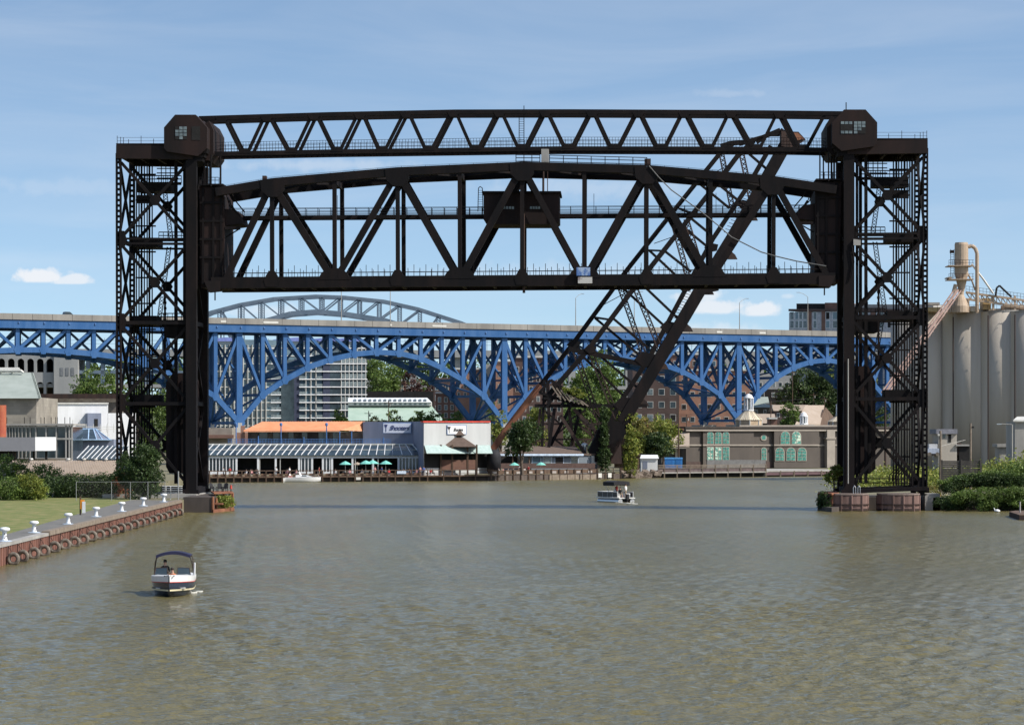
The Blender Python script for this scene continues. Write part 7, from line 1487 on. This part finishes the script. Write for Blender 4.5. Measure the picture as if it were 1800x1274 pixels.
# ------------------------------------------------------------------ boats
def hullmesh(L_, W_, H_, sheer=.25, stations=12, deadrise=.35, top_taper=1.0):
    vs = []; fs = []; m_ = 7
    for i in range(stations + 1):
        t = i / stations; x = -L_ / 2 + L_ * t; wd = W_ / 2 * (1 - max(0, (t - .45) / .55) ** 2.4) if t > .45 else W_ / 2 * (.92 + .08 * t / .45)
        top_ = H_ * (1 + sheer * t * t); keel = -.35 + .55 * max(0, (t - .7) / .3) ** 2; ch = keel + deadrise * (1 - .2 * t) + .25 * max(0, t - .6)
        for y, z in ((-wd, top_), (-wd * .97, top_ * .55), (-wd * .82, ch), (0, keel), (wd * .82, ch), (wd * .97, top_ * .55), (wd, top_)): vs.append((x, y, z))
    for i in range(stations):
        for j in range(m_ - 1): fs.append((i * m_ + j, i * m_ + j + 1, (i + 1) * m_ + j + 1, (i + 1) * m_ + j))
    fs.append(tuple(range(m_))); return vs, fs
def smoothobj(o):
    o.data.polygons.foreach_set('use_smooth', [True] * len(o.data.polygons)); return o
def setm(o, f):
    for p_ in o.data.polygons: p_.material_index = f(p_.center)
def place(o, loc_, rz): o.location = loc_; o.rotation_euler = (0, 0, rz)
# near bowrider, bow toward the camera
nb = thing('motor_boat', 'white and dark blue motor boat under a navy bimini top coming toward the viewer', 'motor boat', (0, 0, 0))
HB = mat('dark_blue_gelcoat', (.02, .028, .05), .2, var=.1, spec=.8); HW = mat('white_gelcoat', (.72, .72, .71), .25, var=.04, spec=.6); CR = mat('cream_stripe', (.62, .55, .36), .4)
vs, fs = hullmesh(6.2, 2.36, .98, .16); h_ = MB().add(vs, fs).build('hull', HB, nb); h_.data.materials.append(HW); h_.data.materials.append(CR); smoothobj(h_)
b = MB(); n = 12
def sect(t, f): wd = 1.18 * (1 - max(0, (t - .45) / .55) ** 2.4) if t > .45 else 1.18 * (.92 + .08 * t / .45); return (-3.1 + 6.2 * t, wd * f, .98 * (1 + .16 * t * t))
for k in range(n):   # white upper band, cream and red stripes
    for sg in (-1, 1):
        for z0, z1, mi, o_ in ((.70, 1.02, 1, .02), (.66, .70, 3, .025), (.34, .42, 2, .03)):
            pass
for sg in (-1, 1):
    for nm, z0, z1, m_, o_ in (('topside', .74, 1.03, HW, .03), ('red_stripe', .71, .745, REDP, .035), ('cream_stripe', .30, .38, CR, .04)):
        b = MB()
        for k in range(n):
            a0, a1 = sect(k / n, sg), sect((k + 1) / n, sg)
            def q4(a, zf): return (a[0] + (.04 if abs(a[1]) < .2 else 0), a[1] * (.97 + .03 * max(0, (zf - .5) / .5) if zf > .5 else .97 - .1 * (.5 - zf)) + sg * o_, a[2] * zf)
            b.add([q4(a0, z0), q4(a1, z0), q4(a1, z1), q4(a0, z1)], [(0, 1, 2, 3)])
        b.build(nm, m_, nb)
b = MB(); prev = None
pts = [sect(k / 16, 1) for k in range(17)]; pin = [(x, max(0, y - .34) if x < 2.4 else 0, z) for x, y, z in pts]
for k in range(16):
    for sg in (-1, 1): b.add([(pts[k][0], pts[k][1] * sg, pts[k][2] + .03), (pts[k + 1][0], pts[k + 1][1] * sg, pts[k + 1][2] + .03), (pin[k + 1][0], pin[k + 1][1] * sg, pin[k + 1][2] + .1), (pin[k][0], pin[k][1] * sg, pin[k][2] + .1)], [(0, 1, 2, 3)])
b.build('gunwale', HW, nb)
MB().box((-.3, 0, .45), 5, 1.6, .06).build('cockpit_floor', OFFW, nb); b = MB(); b.box((.25, -.55, .8), .5, .75, .62); b.box((.25, .55, .8), .5, .75, .62); b.build('console', HW, nb)
b = MB(); b.box((-1.0, -.5, .75), .5, .5, .5); b.box((-1.0, .5, .75), .5, .5, .5); b.box((-2.2, 0, .75), .6, 1.6, .45); b.box((1.2, .42, .75), 1.2, .35, .3); b.box((1.2, -.42, .75), 1.2, .35, .3); b.build('seats', mat('tan_vinyl', (.5, .42, .33), .6), nb)
for sg in (-1, 1): MB().prism([(.55, sg * .28, 1.1), (.45, sg * 1.0, 1.1), (.2, sg * .92, 1.48), (.3, sg * .28, 1.5)], (-.02, 0, 0)).build('windscreen', GLASSD, nb); 
b = MB()
for sg in (-1, 1):
    b.path([(-.9, sg * 1.1, 1.05), (-.5, sg * 1.02, 1.75), (-.3, sg * .9, 2.1)], .022); b.path([(-.9, sg * 1.1, 1.05), (-1.5, sg * 1.02, 1.9), (-1.9, sg * .9, 2.08)], .022); b.path([(.55, sg * .28, 1.1), (.3, sg * .28, 1.5), (.2, sg * .92, 1.48), (.45, sg * 1.0, 1.1)], .02)
b.build('bimini_frame', STEEL2, nb)
b = MB(); n = 8
for i in range(n):
    a0, a1 = -1 + 2 * i / n, -1 + 2 * (i + 1) / n; z0, z1 = 2.12 + .2 * (1 - a0 * a0), 2.12 + .2 * (1 - a1 * a1)
    b.prism([(-.25, a0 * .96, z0), (-.25, a1 * .96, z1), (-2.0, a1 * .96, z1 - .02), (-2.0, a0 * .96, z0 - .02)], (0, 0, .04)); b.prism([(-.25, a0 * .96, z0 - .12), (-.25, a1 * .96, z1 - .12), (-.25, a1 * .96, z1), (-.25, a0 * .96, z0)], (-.02, 0, 0))
b.build('bimini_top', NAVY, nb); MB().tube((-.2, 1.18, .95), (-.1, 1.2, 1.75), .05).build('fender', WHITE, nb)
b = MB(); b.box((2.9, 0, 1.16), .3, .2, .06); b.box((3.0, .25, 1.16), .18, .05, .05); b.box((3.0, -.25, 1.16), .18, .05, .05); b.build('cleat', STEEL, nb)
RZ = R(-87); LOCN = Vector((gz(304, 0, 158).x, 158, -.02)); place(nb, LOCN, RZ)
def onboat(o, lp, rz_, base, brz): M_ = Matrix.Rotation(brz, 4, 'Z'); o.location = base + M_ @ Vector(lp); o.rotation_euler = (0, 0, brz + rz_)
pr = body('sit', SHIRTS[5], PANTS); tag(pr, 'driver in dark clothing seated behind the left windscreen of the near boat', 'person'); onboat(pr, (-.95, -.5, .5), R(90), LOCN, RZ)
pr = body('sit', mat('shirt_orange', (.55, .16, .05), .8), SHORTS); tag(pr, 'person with orange top lounging in the bow of the near boat', 'person'); onboat(pr, (1.35, .05, .17), R(90), LOCN, RZ)
# pontoon boat
pn = thing('pontoon_boat', 'pontoon boat with a black canopy heading away past the lift bridge', 'pontoon boat', (0, 0, 0))
for sg in (-1, 1): MB().tube((-3.0, sg * .9, .18), (2.6, sg * .9, .18), .33, seg=14).build('pontoon', CHROME, pn); MB().lathe((0, 0, 0), [(.33, 0), (.01, .6)], 12)
MB().box((-.1, 0, .6), 6.2, 2.45, .12).build('deck', HW, pn)
for sx, sy, lx, ly in ((-.1, -1.2, 5.2, .04), (-.1, 1.2, 5.2, .04), (2.5, 0, .04, 2.4)): MB().box((sx, sy, 1.05), lx, ly, .62).build('side_panel', mat('charcoal_panel', (.05, .045, .045), .5) if 'charcoal_panel' not in bpy.data.materials else bpy.data.materials['charcoal_panel'], pn)
b = MB()
for sg in (-1, 1): b.tube((-2.7, sg * 1.2, 1.4), (2.5, sg * 1.2, 1.4), .035); [b.tube((x, sg * 1.2, .65), (x, sg * 1.2, 1.4), .03) for x in (-2.7, -1.4, -.1, 1.2, 2.5)]
b.tube((2.5, -1.2, 1.4), (2.5, 1.2, 1.4), .035); b.build('railing', WHITE, pn)
b = MB()
for sg in (-1, 1): b.path([(-.4, sg * 1.2, 1.4), (-1.6, sg * 1.15, 2.5)], .025); b.path([(-.4, sg * 1.2, 1.4), (.9, sg * 1.15, 2.5)], .025)
b.build('canopy_frame', CHROME, pn)
b = MB(); n = 6
for i in range(n): a0, a1 = -1 + 2 * i / n, -1 + 2 * (i + 1) / n; z0, z1 = 2.5 + .15 * (1 - a0 * a0), 2.5 + .15 * (1 - a1 * a1); b.prism([(-1.8, a0 * 1.2, z0 - .3), (-1.8, a1 * 1.2, z1 - .3), (1.1, a1 * 1.2, z1 - .3), (1.1, a0 * 1.2, z0 - .3)], (0, 0, .5))
b.build('canopy', BLACKC, pn); b = MB(); b.box((-1.6, -.7, .95), 1.4, .6, .5); b.box((1.4, .7, .95), 1.8, .6, .5); b.box((1.4, -.7, .95), 1.4, .6, .5); b.box((.1, -.6, 1.1), .6, .6, .9); b.build('seats', HW, pn)
b = MB(); b.box((-3.25, 0, .75), .35, .35, .8); b.box((-3.25, 0, .2), .15, .15, .9); b.build('outboard_motor', BLACKC, pn)
RZ2 = R(118); LOCP = Vector((gz(1081, 0, 377).x, 377, -.05)); place(pn, LOCP, RZ2)
for i, (lp, sh, pose, lab) in enumerate((((-1.1, .35, .66), 1, 'stand', 'person in red standing under the canopy of the pontoon boat'), ((-2.3, .5, .66), 5, 'sit', 'person in black seated at the stern of the pontoon boat'), ((.9, -.6, .66), 0, 'sit', 'person in white seated in the middle of the pontoon boat'), ((-2.0, -.5, .66), 0, 'stand', 'person in white standing at the stern corner of the pontoon boat'))):
    pr = body(pose, SHIRTS[sh], SHORTS); tag(pr, lab, 'person'); onboat(pr, lp, R(40 * i), LOCP, RZ2)
# moored cruiser
mc = thing('moored_cruiser', 'white cabin cruiser moored against the far boardwalk', 'motor boat', (0, 0, 0))
vs, fs = hullmesh(7.0, 2.4, .85, .2); smoothobj(MB().add(vs, fs).build('hull', HW, mc)); MB().prism([(-3.2, -1.0, .86), (3.0, -.3, 1.0), (3.0, .3, 1.0), (-3.2, 1.0, .86)], (0, 0, .06)).build('deck', HW, mc)
MB().prism([(-1.2, 0, .9), (2.0, 0, 1.0), (1.1, 0, 1.35), (-.2, 0, 1.5), (-1.2, 0, 1.4)], (0, 1.0, 0)).build('cabin', HW, mc); MB().prism([(-.1, -.04, 1.15), (.9, -.04, 1.15), (.7, -.04, 1.32), (-.1, -.04, 1.38)], (0, .03, 0)).build('cabin_window', GLASSD, mc)
b = MB(); b.path([(-.1, -.6, 1.3), (-.6, -.6, 1.9), (-1.6, -.6, 1.5)], .04); b.build('arch_bar', CHROME, mc); MB().path([(1.0, -.6, 1.1), (2.9, -.1, 1.5), (3.2, 0, 1.1)], .025).build('rail', CHROME, mc); MB().box((-2.2, 0, 1.1), .8, 1.4, .4).build('seats', mat('red_seat', (.4, .08, .05), .6, (.6, .5, .45), 3), mc)
place(mc, Vector((gz(531, 0, 532).x, 532, 0)), R(4)); 
for v_ in ('hull',): pass
pr = body('sit', SHIRTS[0], SHORTS); tag(pr, 'person in white sitting at the stern of the moored cruiser', 'person'); pr.location = mc.location + Vector((-2.2, -.1, .55)); pr.rotation_euler = (0, 0, R(60))
# wakes: foam ribbons lying on the water
FOAM = mat('foam', (.55, .55, .5), .8, (.75, .75, .72), 3)
def foam(pts, wd, label, seed, n=60):
    rn_ = random.Random(seed); b = MB()
    for k in range(n):
        t = rn_.random() * (len(pts) - 1); i = int(t); p_ = Vector(pts[i]).lerp(Vector(pts[i + 1]), t - i); s0 = rn_.uniform(.3, 1) * wd; a = rn_.uniform(-.5, .5)
        c_ = p_ + Vector((rn_.uniform(-1, 1) * wd * .8, rn_.uniform(-1, 1) * wd * 2, .02)); m_ = 7; b.prism([c_ + Vector((math.cos(j * 6.283 / m_) * s0 * rn_.uniform(.7, 1.6), math.sin(j * 6.283 / m_) * s0 * rn_.uniform(.6, 1.2), 0)) for j in range(m_)], (0, 0, .03 + rn_.random() * .03))
    tag(b.build('wake_foam', FOAM), label, 'foam', kind='stuff')
foam([gz(340, 0, 158.5), gz(352, 0, 160)], .16, 'white foam beside the hull of the near boat', 1, 9); foam([gz(1083, 0, 372), gz(1100, 0, 368.5), gz(1118, 0, 364)], .3, 'white wake behind the pontoon boat', 2, 34)
